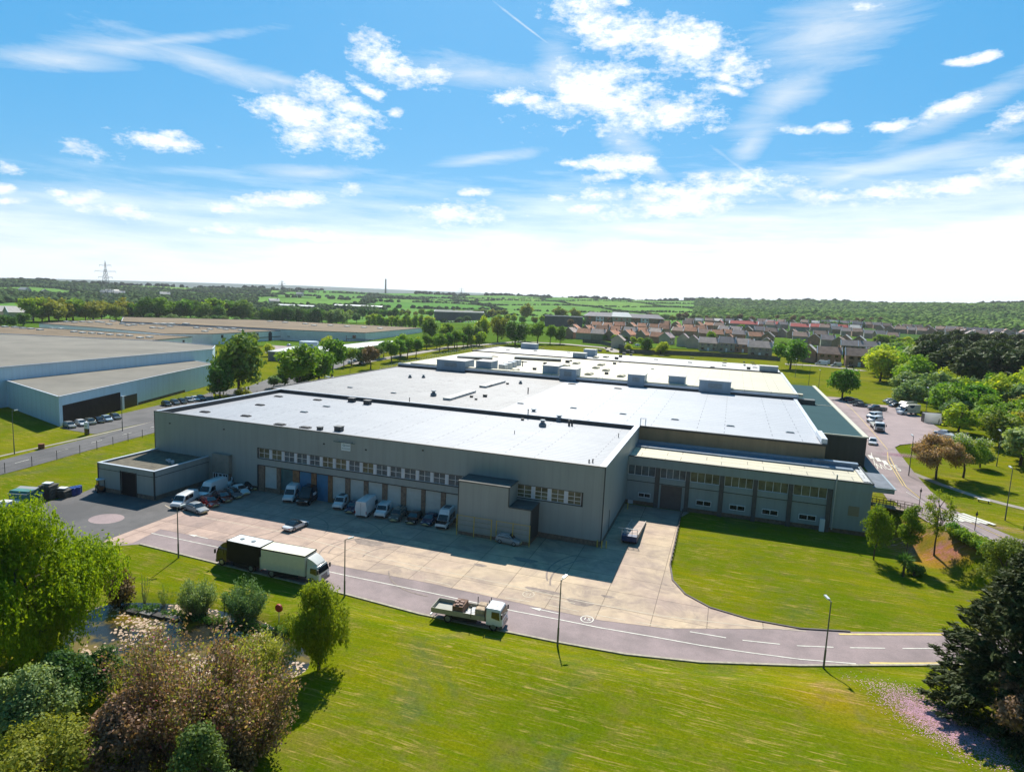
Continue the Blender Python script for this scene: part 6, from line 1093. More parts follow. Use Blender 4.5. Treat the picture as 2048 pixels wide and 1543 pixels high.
# pylon, chimney
def pylon(px, py, d_, h_, label, lean=1.0):
    r_ = ray(px, py); k_ = d_/math.hypot(r_.x, r_.y); x_, y_ = r_.x*k_, r_.y*k_; z_ = float(T(x_, y_)); o = thing('pylon', label, 'pylon', (x_, y_, z_), YAW)
    mb = MB(); w0, w1 = h_*.11, h_*.018; t_ = .22*lean; n_ = 9
    for sx_ in (-1, 1):
        for sy_ in (-1, 1): mb.bar((sx_*w0, sy_*w0, 0), (sx_*w1, sy_*w1, h_*.8), t_*2); mb.bar((sx_*w1, sy_*w1, h_*.8), (0, 0, h_), t_*1.6)
    for k in range(n_):
        a, b_ = k/n_, (k+1)/n_; wa, wb = w0+(w1-w0)*a, w0+(w1-w0)*b_; za, zb_ = h_*.8*a, h_*.8*b_
        for s_ in (-1, 1): mb.bar((-wa, s_*wa, za), (wb, s_*wb, zb_), t_); mb.bar((wa, s_*wa, za), (-wb, s_*wb, zb_), t_); mb.bar((s_*wa, -wa, za), (s_*wb, wb, zb_), t_)
    mb.build('tower', M('pylon_steel', (.16, .18, .19), .6), o, None, True)
    for z0_, l_ in ((.62, .17), (.76, .25), (.9, .14)): mb = MB(); [(mb.bar((0, 0, h_*z0_+1), (s_*h_*l_, 0, h_*z0_), t_*1.6), mb.bar((0, 0, h_*z0_-2), (s_*h_*l_, 0, h_*z0_), t_*1.4), mb.bar((s_*h_*l_, 0, h_*z0_), (s_*h_*l_, 0, h_*z0_-3), t_*1.2)) for s_ in (-1, 1)]; mb.build('cross_arm', M('pylon_steel', (0, 0, 0)), o, None, True)
pylon(213, 600, 1250, 68, 'tall lattice electricity pylon beyond the trees on the left', .95); pylon(564, 590, 3000, 60, 'tiny distant pylon on the hill left of the chimney', 2.0); pylon(922, 610, 1700, 40, 'thin faint pylon standing in the green field', .9)
r_ = ray(771, 590); k_ = 3300/math.hypot(r_.x, r_.y); o = thing('chimney_stack', 'slender far chimney standing alone on the skyline', 'chimney', (r_.x*k_, r_.y*k_, 20)); mb = MB(); mb.cyl((0, 0, -20), (0, 0, 82), 5.2, 3.6, 12); mb.build('shaft', M('chimney_brick', (.14, .12, .11), .9), o, None, True); mb = MB(); mb.cyl((0, 0, 82), (0, 0, 86), 4.2, 4.2, 12); mb.build('cap', m_trim, o, None, True)
# ------------------------------------------------------------------ trees
def quads_mesh(name, C, Nn, sz, asp, mat, rng, upb=0.0, axis=None):
    n = len(C); Nn = Nn/np.maximum(np.linalg.norm(Nn, axis=1, keepdims=True), 1e-6)
    t = rng.normal(size=(n, 3)) if axis is None else axis+rng.normal(size=(n, 3))*.25
    t -= (t*Nn).sum(1, keepdims=True)*Nn; t /= np.maximum(np.linalg.norm(t, axis=1, keepdims=True), 1e-6); b = np.cross(Nn, t)
    s = (sz*rng.uniform(.6, 1.35, n))[:, None] if np.ndim(sz) == 0 else sz[:, None]
    V_ = np.stack([C-t*s, C-b*s*asp+Nn*s*.12, C+t*s, C+b*s*asp+Nn*s*.12], 1).reshape(-1, 3)
    me = bpy.data.meshes.new(name); me.vertices.add(n*4); me.vertices.foreach_set('co', V_.astype(np.float32).ravel()); me.loops.add(n*4); me.loops.foreach_set('vertex_index', np.arange(n*4, dtype=np.int32)); me.polygons.add(n); me.polygons.foreach_set('loop_start', np.arange(n, dtype=np.int32)*4)
    me.materials.append(mat); me.update(calc_edges=True); return me
def crown(rng, R_, H_, zc, nb, rb, n, style='round', flat=.85):
    d = rng.normal(size=(nb, 3)); d /= np.linalg.norm(d, axis=1, keepdims=True); r = rng.uniform(.35, 1, nb)**.6
    bc = d*r[:, None]*np.array([R_-rb*.6, R_-rb*.6, H_/2-rb*.5]); bc[:, 2] += zc; rbs = rb*rng.uniform(.65, 1.25, nb)
    if style == 'cone': f = np.clip(1.08-(bc[:, 2]-zc+H_/2)/H_, .08, 1); bc[:, 0] *= f*1.25; bc[:, 1] *= f*1.25; rbs *= .5+.6*f
    if style == 'egg': f = np.clip(1.35-.95*(bc[:, 2]-zc+H_/2)/H_, .2, 1.1); bc[:, 0] *= f; bc[:, 1] *= f
    w_ = rbs**2; k = rng.choice(nb, n, p=w_/w_.sum()); e = rng.normal(size=(n, 3)); e[:, 2] += .25; e /= np.linalg.norm(e, axis=1, keepdims=True)
    C = bc[k]+e*(rbs[k]*rng.uniform(.2, 1.3, n)**.62)[:, None]*np.array([1, 1, flat])+rng.normal(size=(n, 3))*rb*.13; Nn = e+rng.normal(size=(n, 3))*.7; Nn[:, 2] += .25
    return C, Nn, bc
def trunk_mesh(name, rng, H_, r0, bc, mat, nl=7, top=.7, lean=0):
    mb = MB(); pts = [Vector((0, 0, -.4))]; 
    for k in range(1, 5): pts.append(Vector((rng.normal()*.03*H_*k/4+lean*k/4, rng.normal()*.03*H_*k/4, H_*top*k/4)))
    for k, (a, b) in enumerate(zip(pts, pts[1:])): mb.cyl(a, b, r0*(1-.19*k), r0*(1-.19*(k+1)), 8, False)
    for j in rng.choice(len(bc), min(nl, len(bc)), replace=False):
        s_ = pts[2+int(rng.integers(0, 3))]; e = Vector(bc[j]); m_ = s_.lerp(e, .5)+Vector((0, 0, .05*H_)); mb.cyl(s_, m_, r0*.42, r0*.26, 6, False); mb.cyl(m_, e, r0*.26, r0*.08, 6, False)
    me = bpy.data.meshes.new(name); me.from_pydata(mb.v, [], mb.f); me.materials.append(mat)
    for p in me.polygons: p.use_smooth = True
    return me
bark = M('bark', (.075, .058, .042), .95, nz=(3, .35)); barkp = M('bark_pale', (.20, .18, .15), .9, nz=(3, .4))
LM = dict(
 oak=leafmat('leaf_oak', (0.116, 0.256, 0.027), (0.246, 0.393, 0.046), .42), fresh=leafmat('leaf_fresh', (0.200, 0.362, 0.022), (0.414, 0.508, 0.038), .48), dark=leafmat('leaf_dark', (0.071, 0.171, 0.035), (0.162, 0.293, 0.057), .3),
 pine=leafmat('leaf_pine', (0.038, 0.073, 0.020), (0.088, 0.121, 0.028), .2), willow=leafmat('leaf_willow', (0.207, 0.308, 0.010), (0.402, 0.467, 0.019), .5), grey=leafmat('leaf_greygreen', (0.128, 0.224, 0.077), (0.294, 0.396, 0.166), .35), lime=leafmat('leaf_lime', (0.180, 0.252, 0.036), (0.332, 0.388, 0.090), .45),
 copper=leafmat('leaf_copper', (0.150, 0.105, 0.070), (0.330, 0.215, 0.125), .3, .014), birch=leafmat('leaf_birch', (0.139, 0.242, 0.018), (0.264, 0.344, 0.029), .45), pink=leafmat('leaf_cherry', (0.245, 0.187, 0.086), (0.490, 0.331, 0.158), .3, .01), cyp=leafmat('leaf_cypress', (0.035, 0.055, 0.017), (0.098, 0.118, 0.036), .1, .008),
 brown=leafmat('leaf_brown', (0.132, 0.096, 0.048), (0.240, 0.168, 0.072), .25, .01), olive=leafmat('leaf_olive', (0.182, 0.221, 0.031), (0.336, 0.350, 0.057), .4), blue=leafmat('leaf_bluegreen', (.060, .125, .034), (.135, .215, .060), .35), blossomw=leafmat('blossom_white', (0.620, 0.600, 0.560), (0.750, 0.740, 0.720), .3, .005), blossom_glint=leafmat('blossom_peach_glint', (0.520, 0.300, 0.180), (0.660, 0.450, 0.320), .35, .005), rose=leafmat('blossom_rose', (0.350, 0.070, 0.120), (0.450, 0.140, 0.200), .3, .01))  # peach flecks serve as cherry blossom and as leaf glints on copper trees
PROTO = {}
def proto(kind, var, H_=10., R_=4., zl=.2, nb=26, rb=1.5, n=2400, sz=.42, asp=.62, mat='oak', style='round', r0=.3, bk=None, nl=7, flat=.85, top=.7):
    rng = np.random.default_rng(abs(hash((kind, var))) % 2**31 if False else sum(ord(c_)*(i+3) for i, c_ in enumerate(kind))*31+var*7919)
    hc = H_*(1-zl); zc = H_*zl+hc/2
    C, Nn, bc = crown(rng, R_, hc, zc, nb, rb, n, style, flat)
    return quads_mesh(kind+'_crown', C, Nn, sz, asp, LM[mat], rng), trunk_mesh(kind+'_trunk', rng, H_, r0, bc, bk or bark, nl, top), H_
DEF = {
 'broadleaf_tree': dict(mat='oak', R_=4.6, zl=.16, nb=30, rb=1.55, n=3000, sz=.40), 'fresh_tree': dict(mat='fresh', R_=4.4, zl=.14, nb=30, rb=1.5, n=3000, sz=.40), 'dark_tree': dict(mat='dark', R_=4.3, zl=.12, nb=26, rb=1.6, n=2800, sz=.42),
 'olive_tree': dict(mat='olive', R_=4.4, zl=.1, nb=28, rb=1.6, n=2800, sz=.42), 'pine_tree': dict(mat='pine', R_=3.0, zl=.12, nb=44, rb=1.1, n=3200, sz=.46, asp=.4, style='egg'), 'street_tree': dict(mat='oak', R_=3.7, zl=.30, nb=24, rb=1.35, n=2600, sz=.36), 'brown_tree': dict(mat='brown', R_=3.8, zl=.28, nb=22, rb=1.4, n=2000, sz=.38),
 'grey_tree': dict(mat='grey', R_=4.3, zl=.1, nb=26, rb=1.5, n=2600, sz=.40), 'hedge_tree': dict(mat='fresh', R_=2.7, zl=.02, nb=30, rb=1.3, n=2600, sz=.38), 'bush': dict(mat='oak', R_=6.2, zl=.0, nb=26, rb=1.9, n=2600, sz=.5)}
def tree(kind, px, py, h, label, cat='tree', group=None, var=0, wide=1.0, at_xy=None, rz=None, sink=.0):
    key = (kind, var)
    if key not in PROTO: PROTO[key] = proto(kind, var, **DEF[kind])
    cm, tm, H0 = PROTO[key]; p = on(px, py) if at_xy is None else Vector((at_xy[0], at_xy[1], float(T(*at_xy))))
    o = thing(kind, label, cat, (p.x, p.y, p.z-sink), random.uniform(0, 6.28) if rz is None else rz, group); s_ = h/H0; o.scale = (s_*wide, s_*wide, s_)
    for nm, m_ in (('crown', cm), ('trunk', tm)): q = bpy.data.objects.new(nm, m_); col.objects.link(q); q.parent = o
    return o
def near(name, label, px, py, build, cat='tree', z=None):
    """a single foreground plant with its own mesh"""
    p = on(px, py); o = thing(name, label, cat, p); parts = build(np.random.default_rng(int(px*7+py)))
    for nm, m_ in parts: q = bpy.data.objects.new(nm, m_); col.objects.link(q); q.parent = o
    return o
def std(H_, R_, zl, nb, rb, n, sz, mat, asp=.6, style='round', r0=.25, nl=8, flat=.85, extra=None, bk=None, top=.7):
    def f(rng):
        hc = H_*(1-zl); C, Nn, bc = crown(rng, R_, hc, H_*zl+hc/2, nb, rb, n, style, flat); out = [('crown', quads_mesh('crown', C, Nn, sz, asp, LM[mat], rng)), ('trunk', trunk_mesh('trunk', rng, H_, r0, bc, bk or bark, nl, top))]
        for m2, frac, zt in (extra if isinstance(extra, list) else [extra] if extra else []):
            k = rng.choice(len(C), int(len(C)*frac), replace=False); k = k[C[k][:, 2] > H_*zt]; out.append(('young_leaves' if m2 == 'olive' else 'blossom', quads_mesh('young_leaves' if m2 == 'olive' else 'blossom', C[k]+rng.normal(size=(len(k), 3))*.15+np.array([0, 0, .1]), Nn[k], sz*.9, .8, LM[m2], rng)))
        return out
    return f
def weep(H_, R_, nb, rb, n, sz, mat, drop, zl=.15, r0=.4, style='round', bk=None):
    def f(rng):
        hc = H_*(1-zl); C, Nn, bc = crown(rng, R_, hc, H_*zl+hc/2, nb, rb, n//3, style)
        ns = n//14; k = rng.choice(len(C), ns); L_ = rng.uniform(.3, 1, ns)*drop; t = rng.uniform(0, 1, (ns, 10))
        S_ = C[k][:, None, :]+np.stack([rng.normal(size=(ns, 1))*.12*t+rng.normal(size=t.shape)*.07, rng.normal(size=(ns, 1))*.12*t+rng.normal(size=t.shape)*.07, -t*L_[:, None]], -1); S_ = S_.reshape(-1, 3); S_ = S_[S_[:, 2] > .3]
        Ns = rng.normal(size=S_.shape); Ns[:, 2] *= .4; ax = np.zeros_like(S_); ax[:, 2] = 1
        C2 = np.concatenate([C, S_]); N2 = np.concatenate([Nn, Ns]); A2 = np.concatenate([rng.normal(size=C.shape), ax])
        return [('crown', quads_mesh('crown', C2, N2, sz, .42, LM[mat], rng, axis=A2)), ('trunk', trunk_mesh('trunk', rng, H_, r0, bc, bk or bark, 9, .75))]
    return f
def spray(H_, R_, n_st, n, sz, mat, r0=.035, mix=()):
    """upright shrub of many fine stems"""
    def f(rng):
        mb = MB(); C = []; 
        for k in range(n_st):
            a = rng.uniform(0, 6.28); rr = R_*math.sqrt(rng.uniform(0, 1)); h_ = H_*(rng.uniform(.45, 1.12)*(.86+.2*math.sin(3*a+R_*9)+.14*math.sin(7*a+rr*2.1)) if mix else rng.uniform(.65, 1.05))*(1-.35*(rr/R_)**2); e = Vector((rr*math.cos(a), rr*math.sin(a), h_)); s_ = Vector((e.x*.18, e.y*.18, -.1)); m_ = s_.lerp(e, .5)+Vector((e.x*.12, e.y*.12, -.1*h_*0)); mb.cyl(s_, m_, r0, r0*.7, 5, False); mb.cyl(m_, e, r0*.7, r0*.3, 5, False)
            t = rng.uniform(.12, 1.06, n//n_st)**.75; P_ = np.array(s_)[None]*(1-t[:, None])+np.array(e)[None]*t[:, None]; P_ += rng.normal(size=P_.shape)*np.array([.2, .2, .15])*(R_/2.2); C.append(P_)
        C = np.concatenate(C); Nn = rng.normal(size=C.shape); ax = np.zeros_like(C); ax[:, 2] = 1; ax[:, :2] = C[:, :2]*.2
        me = bpy.data.meshes.new('stems'); me.from_pydata(mb.v, [], mb.f); me.materials.append(barkp); out = []; w_ = rng.uniform(0, 1, len(C)); lo_ = 0
        for m2, fr in mix: k = (w_ >= lo_) & (w_ < lo_+fr); lo_ += fr; nm = 'blossom' if 'blossom' in LM[m2].name else 'young_leaves'; out.append((nm, quads_mesh(nm, C[k], Nn[k], sz, .6, LM[m2], rng, axis=ax[k])))  # on copper trees this part also holds painted leaf glints
        k = w_ >= lo_; return [('foliage', quads_mesh('foliage', C[k], Nn[k], sz, .38 if not mix else .6, LM[mat], rng, axis=ax[k]))]+out+[('stems', me)]
    return f
def cypress(H_, R_, n, sz, mat):
    def f(rng):
        nt_ = 520; zz = rng.uniform(.02, .98, nt_)**.9*H_; rr = R_*np.clip(1.0-(zz/H_)**1.5, .08, 1)*rng.uniform(.78, 1.06, nt_); aa = rng.uniform(0, 6.28, nt_)
        tip = np.stack([rr*np.cos(aa), rr*np.sin(aa), zz], 1); base = np.stack([rr*.3*np.cos(aa), rr*.3*np.sin(aa), zz-.12*rr], 1); m_ = n//nt_
        t = rng.uniform(.2, 1.05, (nt_, m_))**.55; P_ = base[:, None]*(1-t[..., None])+tip[:, None]*t[..., None]; wd = (1.12-t)*1.25+.12; P_ = P_+rng.normal(size=P_.shape)*np.stack([wd*.6, wd*.6, wd*.32], -1); P_ = P_.reshape(-1, 3)
        ax = np.repeat((tip-base)[:, None], m_, 1).reshape(-1, 3); ax /= np.linalg.norm(ax, axis=1, keepdims=True); ax[:, 2] += .15; Nn = rng.normal(size=P_.shape)*.6; Nn[:, 2] += 1
        mb = MB(); mb.cyl((0, 0, -.5), (0, 0, H_*.9), .55, .1, 8); me = bpy.data.meshes.new('trunk'); me.from_pydata(mb.v, [], mb.f); me.materials.append(bark)
        return [('crown', quads_mesh('crown', P_, Nn, sz, .3, LM[mat], rng, axis=ax)), ('trunk', me)]
    return f
# ---- foreground planting
near('willow_tree', 'huge bright yellow green willow at the left edge above the pond', 78, 1345, weep(16.2, 6.9, 80, 1.7, 84000, .16, 'willow', 1.9, .10))
near('willow_tree', 'second yellow green willow cut by the left picture edge', -60, 1300, weep(15, 6.5, 34, 2.0, 36000, .18, 'willow', 3.0, .12))
near('grey_shrub', 'dusky blue green shrub in the shade under the big willow', 45, 1330, std(7, 3.6, .05, 26, 1.1, 9000, .17, 'blue'), 'shrub')
near('birch_tree', 'slender green birch on the lawn with its shadow beside it', 637, 1338, weep(9.5, 3.3, 50, .9, 26000, .125, 'birch', 1.5, .13, .16, 'egg'))
near('plum_tree', 'large copper leaved tree with pink blossoms and painted leaf glints before the pond', 390, 1530, spray(10.6, 4.6, 130, 30000, .115, 'copper', .04, (('blossom_glint', .10), ('rose', .02), ('olive', .22))))  # peach flecks put pale glints of backlit leaves into the colour
near('plum_tree', 'copper leaved tree right of the large one, at the lawn edge', 505, 1500, spray(8.0, 3.4, 80, 15000, .11, 'copper', .035, (('blossom_glint', .14), ('olive', .2))))
near('plum_tree', 'copper leaved tree behind the blue green bush, leaning over the pond', 300, 1440, spray(8.2, 3.1, 80, 13500, .11, 'copper', .035, (('rose', .03), ('olive', .35))))
near('lime_shrub', 'pale lime green shrub between the pond and the birch', 515, 1375, spray(4.6, 3.0, 90, 15000, .13, 'lime'), 'shrub')
near('willow_shrub', 'round silvery willow bush on the far bank, left of the slim post', 395, 1232, spray(4.4, 2.1, 70, 9000, .12, 'grey'), 'shrub')
near('willow_shrub', 'round silvery willow bush on the far bank, right of the slim post', 490, 1246, spray(4.9, 2.3, 80, 12000, .12, 'grey'), 'shrub')
near('bare_sapling', 'almost bare thin sapling at the left of the pond bank', 288, 1205, spray(3.6, .8, 9, 120, .1, 'grey', .03), 'sapling')
near('bare_sapling', 'thin leafy sapling between the bare one and the silvery bush', 330, 1212, spray(2.9, .9, 12, 420, .1, 'lime', .02), 'sapling')
near('brown_shrub', 'dark reddish brown shrub tucked beside the big willow', 238, 1206, std(4.0, 1.7, .02, 16, .8, 4200, .14, 'brown'), 'shrub')
near('grey_shrub', 'silvery green bush at the lower left, below the willow', 55, 1480, std(6.0, 3.6, .02, 34, 1.0, 16000, .13, 'grey', style='egg'), 'shrub')
near('blue_shrub', 'blue green bush between the silvery bush and the copper trees', 130, 1430, std(6.6, 2.7, .02, 26, .9, 11000, .13, 'blue', style='egg'), 'shrub')
near('blue_shrub', 'small grey green bush at the pond edge left of the copper tree', 210, 1390, std(4.6, 1.9, .02, 18, .7, 5200, .12, 'blue', style='egg'), 'shrub')
near('olive_shrub', 'olive yellow bush filling the bottom left corner', 100, 1640, std(6.4, 4.2, .02, 40, 1.05, 22000, .125, 'olive'), 'shrub')
near('blue_shrub', 'blue green bush at the bottom edge beside the lawn', 402, 1660, std(7.6, 2.3, .02, 34, .75, 14000, .12, 'blue', style='egg'), 'shrub')
near('plum_tree', 'tan leaved tree low behind the olive bush at the bottom', 250, 1590, std(7.0, 3.2, .04, 60, .8, 15000, .125, 'copper', extra=('blossom_glint', .03, .3)))  # sparse peach flecks painted in as glints on the leaves
near('grey_shrub', 'dark low bush on the lawn edge below the copper trees', 470, 1560, std(3.0, 1.9, .02, 14, .7, 4200, .13, 'brown'), 'shrub')
for k in range(15):
    px = 262+k*22; near('grass_tuft', ORD[k+1]+' dark rush tuft from the left along the far pond bank', px, 1222+k*3.5+3*(k%2), spray(.8+.3*(k%3), .8, 22, 620, .11, 'dark', .015), 'rushes').__setitem__('group', 'dark rush tufts along the far pond bank')
near('cypress_tree', 'great dark cypress filling the lower right edge', 2055, 1440, cypress(17.5, 8.2, 64000, .30, 'cyp'))
near('cypress_tree', 'second dark cypress cut by the right picture edge', 2230, 1400, cypress(19, 8.5, 36000, .32, 'cyp'))
near('plum_tree', 'dark reddish tree at the foot of the great cypress', 2075, 1500, std(6.5, 3.6, .02, 50, .9, 13000, .14, 'copper'))
near('olive_tree', 'brownish green tree top behind the cypress at the right edge', 2010, 1190, std(8, 3.6, .05, 30, 1.1, 11000, .15, 'olive'))
near('young_tree', 'young green tree nearest the annexe corner on the right lawn', 1747, 1119, weep(8.8, 2.5, 34, .75, 11000, .12, 'birch', .8, .24, .12, 'egg'))
near('young_tree', 'thin blue green tree standing behind the cordyline palm', 1812, 1128, std(9.6, 1.9, .22, 30, .65, 7000, .13, 'birch', r0=.1, style='egg'))
near('sparse_tree', 'sparse tall tree with bare branches before the hatched road bars', 1868, 1110, std(10.5, 2.4, .25, 34, .6, 3400, .12, 'birch', r0=.14, nl=20))
def cordy(rng):
    C, Nn, A_ = [], [], []
    for k in range(260): d = rng.normal(size=3); d[2] = abs(d[2])*.8-.35; d /= np.linalg.norm(d); C.append(np.array([0, 0, 2.3])+d*.75); A_.append(d); Nn.append(np.cross(d, rng.normal(size=3)))
    mb = MB(); mb.cyl((0, 0, -.2), (0, 0, 2.4), .16, .13, 8); me = bpy.data.meshes.new('trunk'); me.from_pydata(mb.v, [], mb.f); me.materials.append(bark)
    return [('crown', quads_mesh('crown', np.array(C), np.array(Nn), .62, .09, LM['dark'], rng, axis=np.array(A_)*3)), ('trunk', me)]
near('cordyline_palm', 'spiky cordyline palm on the right lawn', 1806, 1152, cordy, 'palm')
near('low_shrub', 'low dark leaved bush right of the cordyline palm', 1828, 1150, std(1.6, 1.3, 0, 10, .5, 1500, .14, 'dark'), 'shrub')
for k in range(7): near('hedge_shrub', ORD[k+1]+' bush from the left in the clipped row along the upper road', 1905+k*15, 1068+k*8.5, std(1.7, 1.5, 0, 12, .6, 1700, .15, 'oak'), 'shrub').__setitem__('group', 'bushes in the row along the upper road')
near('cherry_tree', 'peach pink blossoming cherry leaning over the upper road', 1872, 958, std(8.6, 5.2, .22, 40, 1.1, 12000, .16, 'pink', r0=.24, nl=16, flat=.7, extra=('blossom_glint', .5, .62)))
near('cherry_tree', 'white topped blossoming cherry right of the peach pink one', 1926, 955, std(9.2, 4.6, .26, 38, 1.05, 10000, .16, 'oak', r0=.24, nl=16, flat=.7, extra=('blossomw', .3, .74)))
# ---- trees one by one
for a in [('broadleaf_tree', 1580, 738, 15.0, 'big round tree behind the far corner of the factory', 1.15), ('broadleaf_tree', 1684, 798, 10.8, 'round tree alone on the grass beside the upper car park', 1.05), ('dark_tree', 478, 790, 20, 'big dark tree between the blue warehouse and the front roof', 1.0), ('dark_tree', 440, 800, 12.5, 'smaller dark tree hugging the corner of the blue warehouse', .8), ('olive_tree', 484, 803, 5, 'low yellowish bush at the foot of the big dark tree', 1.2),
          ('street_tree', 597, 783, 17, 'wide roadside tree nearest the low side roof', 1.25), ('broadleaf_tree', 637, 768, 15, 'roadside tree between the wide one and the tall round one', .95), ('street_tree', 664, 755, 16, 'tall round roadside tree beside the dark parked cars', 1.05), ('brown_tree', 741, 738, 10.5, 'brownish roadside tree with its shadow on the grass', 1.1), ('fresh_tree', 655, 698, 8, 'pale green tree before the white walled unit', 1.3), ('fresh_tree', 540, 712, 7, 'pale bush beside the pale forecourt', 1.1), ('grey_tree', 505, 690, 9, 'grey green tree against the white unit wall', .9),
          ('fresh_tree', 802, 712, 13, 'bright green tree above the row at the estate road', .9), ('street_tree', 783, 724, 11, 'left hand tree of the trio on the estate road verge', 1.0), ('street_tree', 800, 720, 11, 'middle tree of the trio on the estate road verge', 1.0), ('street_tree', 815, 716, 11, 'right hand tree of the trio on the estate road verge', 1.0), ('street_tree', 832, 714, 10, 'tree behind the verge trio', 1.), ('dark_tree', 858, 690, 17, 'tall dark tree at the end of the brown roofed unit', .75), ('broadleaf_tree', 892, 686, 14, 'round tree right of the tall dark one', .9), ('street_tree', 879, 703, 10.5, 'neat round tree on the grass verge, left one', 1.05), ('street_tree', 897, 700, 10.5, 'neat round tree on the grass verge, middle one', 1.), ('street_tree', 914, 698, 12, 'neat round tree on the grass verge, right one', .95), ('dark_tree', 935, 692, 14, 'narrow tree beside the estate road bend', .65), ('grey_tree', 953, 690, 14, 'thin greyish tree beside the estate road bend', .6),
          ('fresh_tree', 965, 683, 18, 'tall loose yellow green tree behind the road bend', .7), ('olive_tree', 995, 684, 19, 'tall yellowish tree behind the far factory hall', .85), ('dark_tree', 1030, 690, 15, 'broad dark tree just behind the far factory hall', 1.15), ('broadleaf_tree', 1050, 683, 14, 'green tree behind the broad dark one', .9), ('street_tree', 1075, 687, 15, 'street tree with a clear trunk before the tan houses', 1.), ('street_tree', 1100, 688, 13, 'street tree right of the clear trunked one', .9), ('dark_tree', 1120, 688, 12, 'last dark tree of the row before the tan houses', .8),
          ('dark_tree', 1293, 707, 9.5, 'dark round tree by the house fence behind the factory', .95), ('fresh_tree', 1322, 709, 8, 'bright round tree by the house fence behind the factory', 1.25), ('fresh_tree', 1424, 685, 9, 'bright green tree among the orange roofed houses', 1.1), ('fresh_tree', 1258, 703, 5, 'small bright bush at the bend of the house fence', 1.2), ('broadleaf_tree', 1480, 668, 10, 'green tree between the red roofed terraces', 1.),
          ('olive_tree', 1050, 640, 24, 'tall brownish tree on the rise before the far fields', 1.0), ('olive_tree', 1118, 640, 20, 'wide olive tree behind the dark three storey block', 1.3), ('olive_tree', 1150, 640, 18, 'second wide olive tree right of the dark block', 1.2), ('brown_tree', 1140, 655, 9, 'reddish brown tree beside the dark three storey block', 1.2)]:
    tree(a[0], a[1], a[2], a[3], a[4], wide=a[5], var=(a[1] % 2))
G5 = 'trees in the belt behind the brown roofed units'
rt = random.Random(11)
def belt(x0, x1, step, y0, y1, h, kinds, label, group, cat='tree', wide=1.0):
    x = x0
    while x < x1:
        k = rt.choice(kinds); tree(k, x+rt.uniform(-3, 3), y0+(y1-y0)*(x-x0)/(x1-x0)+rt.uniform(-1.5, 1.5), h*rt.uniform(.75, 1.12), label, cat, group, rt.randrange(2), wide*rt.uniform(.85, 1.2)); x += step*rt.uniform(.8, 1.2)
belt(65, 275, 17, 643, 640, 21, ['olive_tree', 'olive_tree', 'fresh_tree', 'broadleaf_tree'], 'yellowish green tree in the left part of the belt behind the brown roofs', G5+', left part')
belt(292, 500, 14, 640, 645, 22, ['dark_tree', 'dark_tree', 'broadleaf_tree'], 'dark green tree in the middle of the belt behind the brown roofs', G5+', middle part')
belt(300, 520, 22, 647, 650, 9, ['grey_tree', 'dark_tree'], 'low bush at the foot of the dark belt behind the brown roofs', 'bushes below the dark tree belt', 'shrub', 1.2)
belt(515, 690, 13, 646, 652, 17, ['dark_tree', 'broadleaf_tree', 'grey_tree'], 'round tree in the belt between the brown roofs and the far sheds', G5+', right part')
belt(540, 720, 16, 640, 645, 15, ['broadleaf_tree', 'grey_tree'], 'back row tree between the brown roofs and the far sheds', G5+', back row')
belt(690, 800, 14, 637, 637, 13, ['broadleaf_tree', 'dark_tree'], 'tree in the row behind the clipped tall hedge', 'trees in the row behind the tall hedge')
belt(738, 860, 9, 651, 657, 13.5, ['hedge_tree'], 'dense upright tree in the tall clipped hedge beyond the green field', 'trees in the tall clipped hedge', 'hedge', 1.15)
belt(800, 1010, 15, 634, 634, 12, ['broadleaf_tree', 'grey_tree', 'olive_tree'], 'hedgerow tree around the far grey office', 'hedgerow trees around the far grey office')
belt(1000, 1170, 16, 647, 652, 11, ['broadleaf_tree', 'olive_tree', 'fresh_tree'], 'tree between the far fields and the tan houses', 'trees between the far fields and the tan houses')
belt(1300, 1480, 14, 641, 645, 13, ['brown_tree', 'olive_tree', 'grey_tree'], 'brownish tree behind the estate rows', 'brownish trees behind the estate rows')
belt(1480, 1760, 16, 645, 648, 12, ['brown_tree', 'grey_tree', 'brown_tree'], 'brown twiggy tree at the top edge of the estate', 'twiggy trees at the top edge of the estate')
belt(690, 770, 15, 735, 716, 9, ['street_tree', 'dark_tree', 'brown_tree'], 'verge tree between the dark parked cars and the estate road', 'verge trees by the roadside cars')
belt(545, 640, 22, 775, 765, 6, ['dark_tree', 'grey_tree'], 'low bush under the large roadside trees', 'bushes under the large roadside trees', 'shrub', 1.3)
belt(820, 980, 18, 702, 690, 9, ['street_tree', 'fresh_tree', 'dark_tree'], 'leafy tree filling the verge row behind the round verge trees', 'back verge trees on the estate road')
belt(0, 60, 16, 655, 652, 9, ['dark_tree', 'grey_tree'], 'low dark tree left of the brown roofed units', 'low trees left of the brown roofed units')
belt(1140, 1300, 17, 672, 690, 5, ['dark_tree', 'fresh_tree'], 'garden bush among the tan and orange roofed houses', 'garden bushes among the orange roofed houses', 'shrub', 1.3)
belt(1440, 1760, 24, 690, 725, 6, ['dark_tree', 'fresh_tree', 'grey_tree'], 'garden tree between the brick houses behind the factory', 'garden trees between the brick houses')
belt(1750, 1860, 12, 690, 700, 9, ['fresh_tree', 'broadleaf_tree'], 'garden tree on the green slope beside the right hand houses', 'garden trees beside the right hand houses')
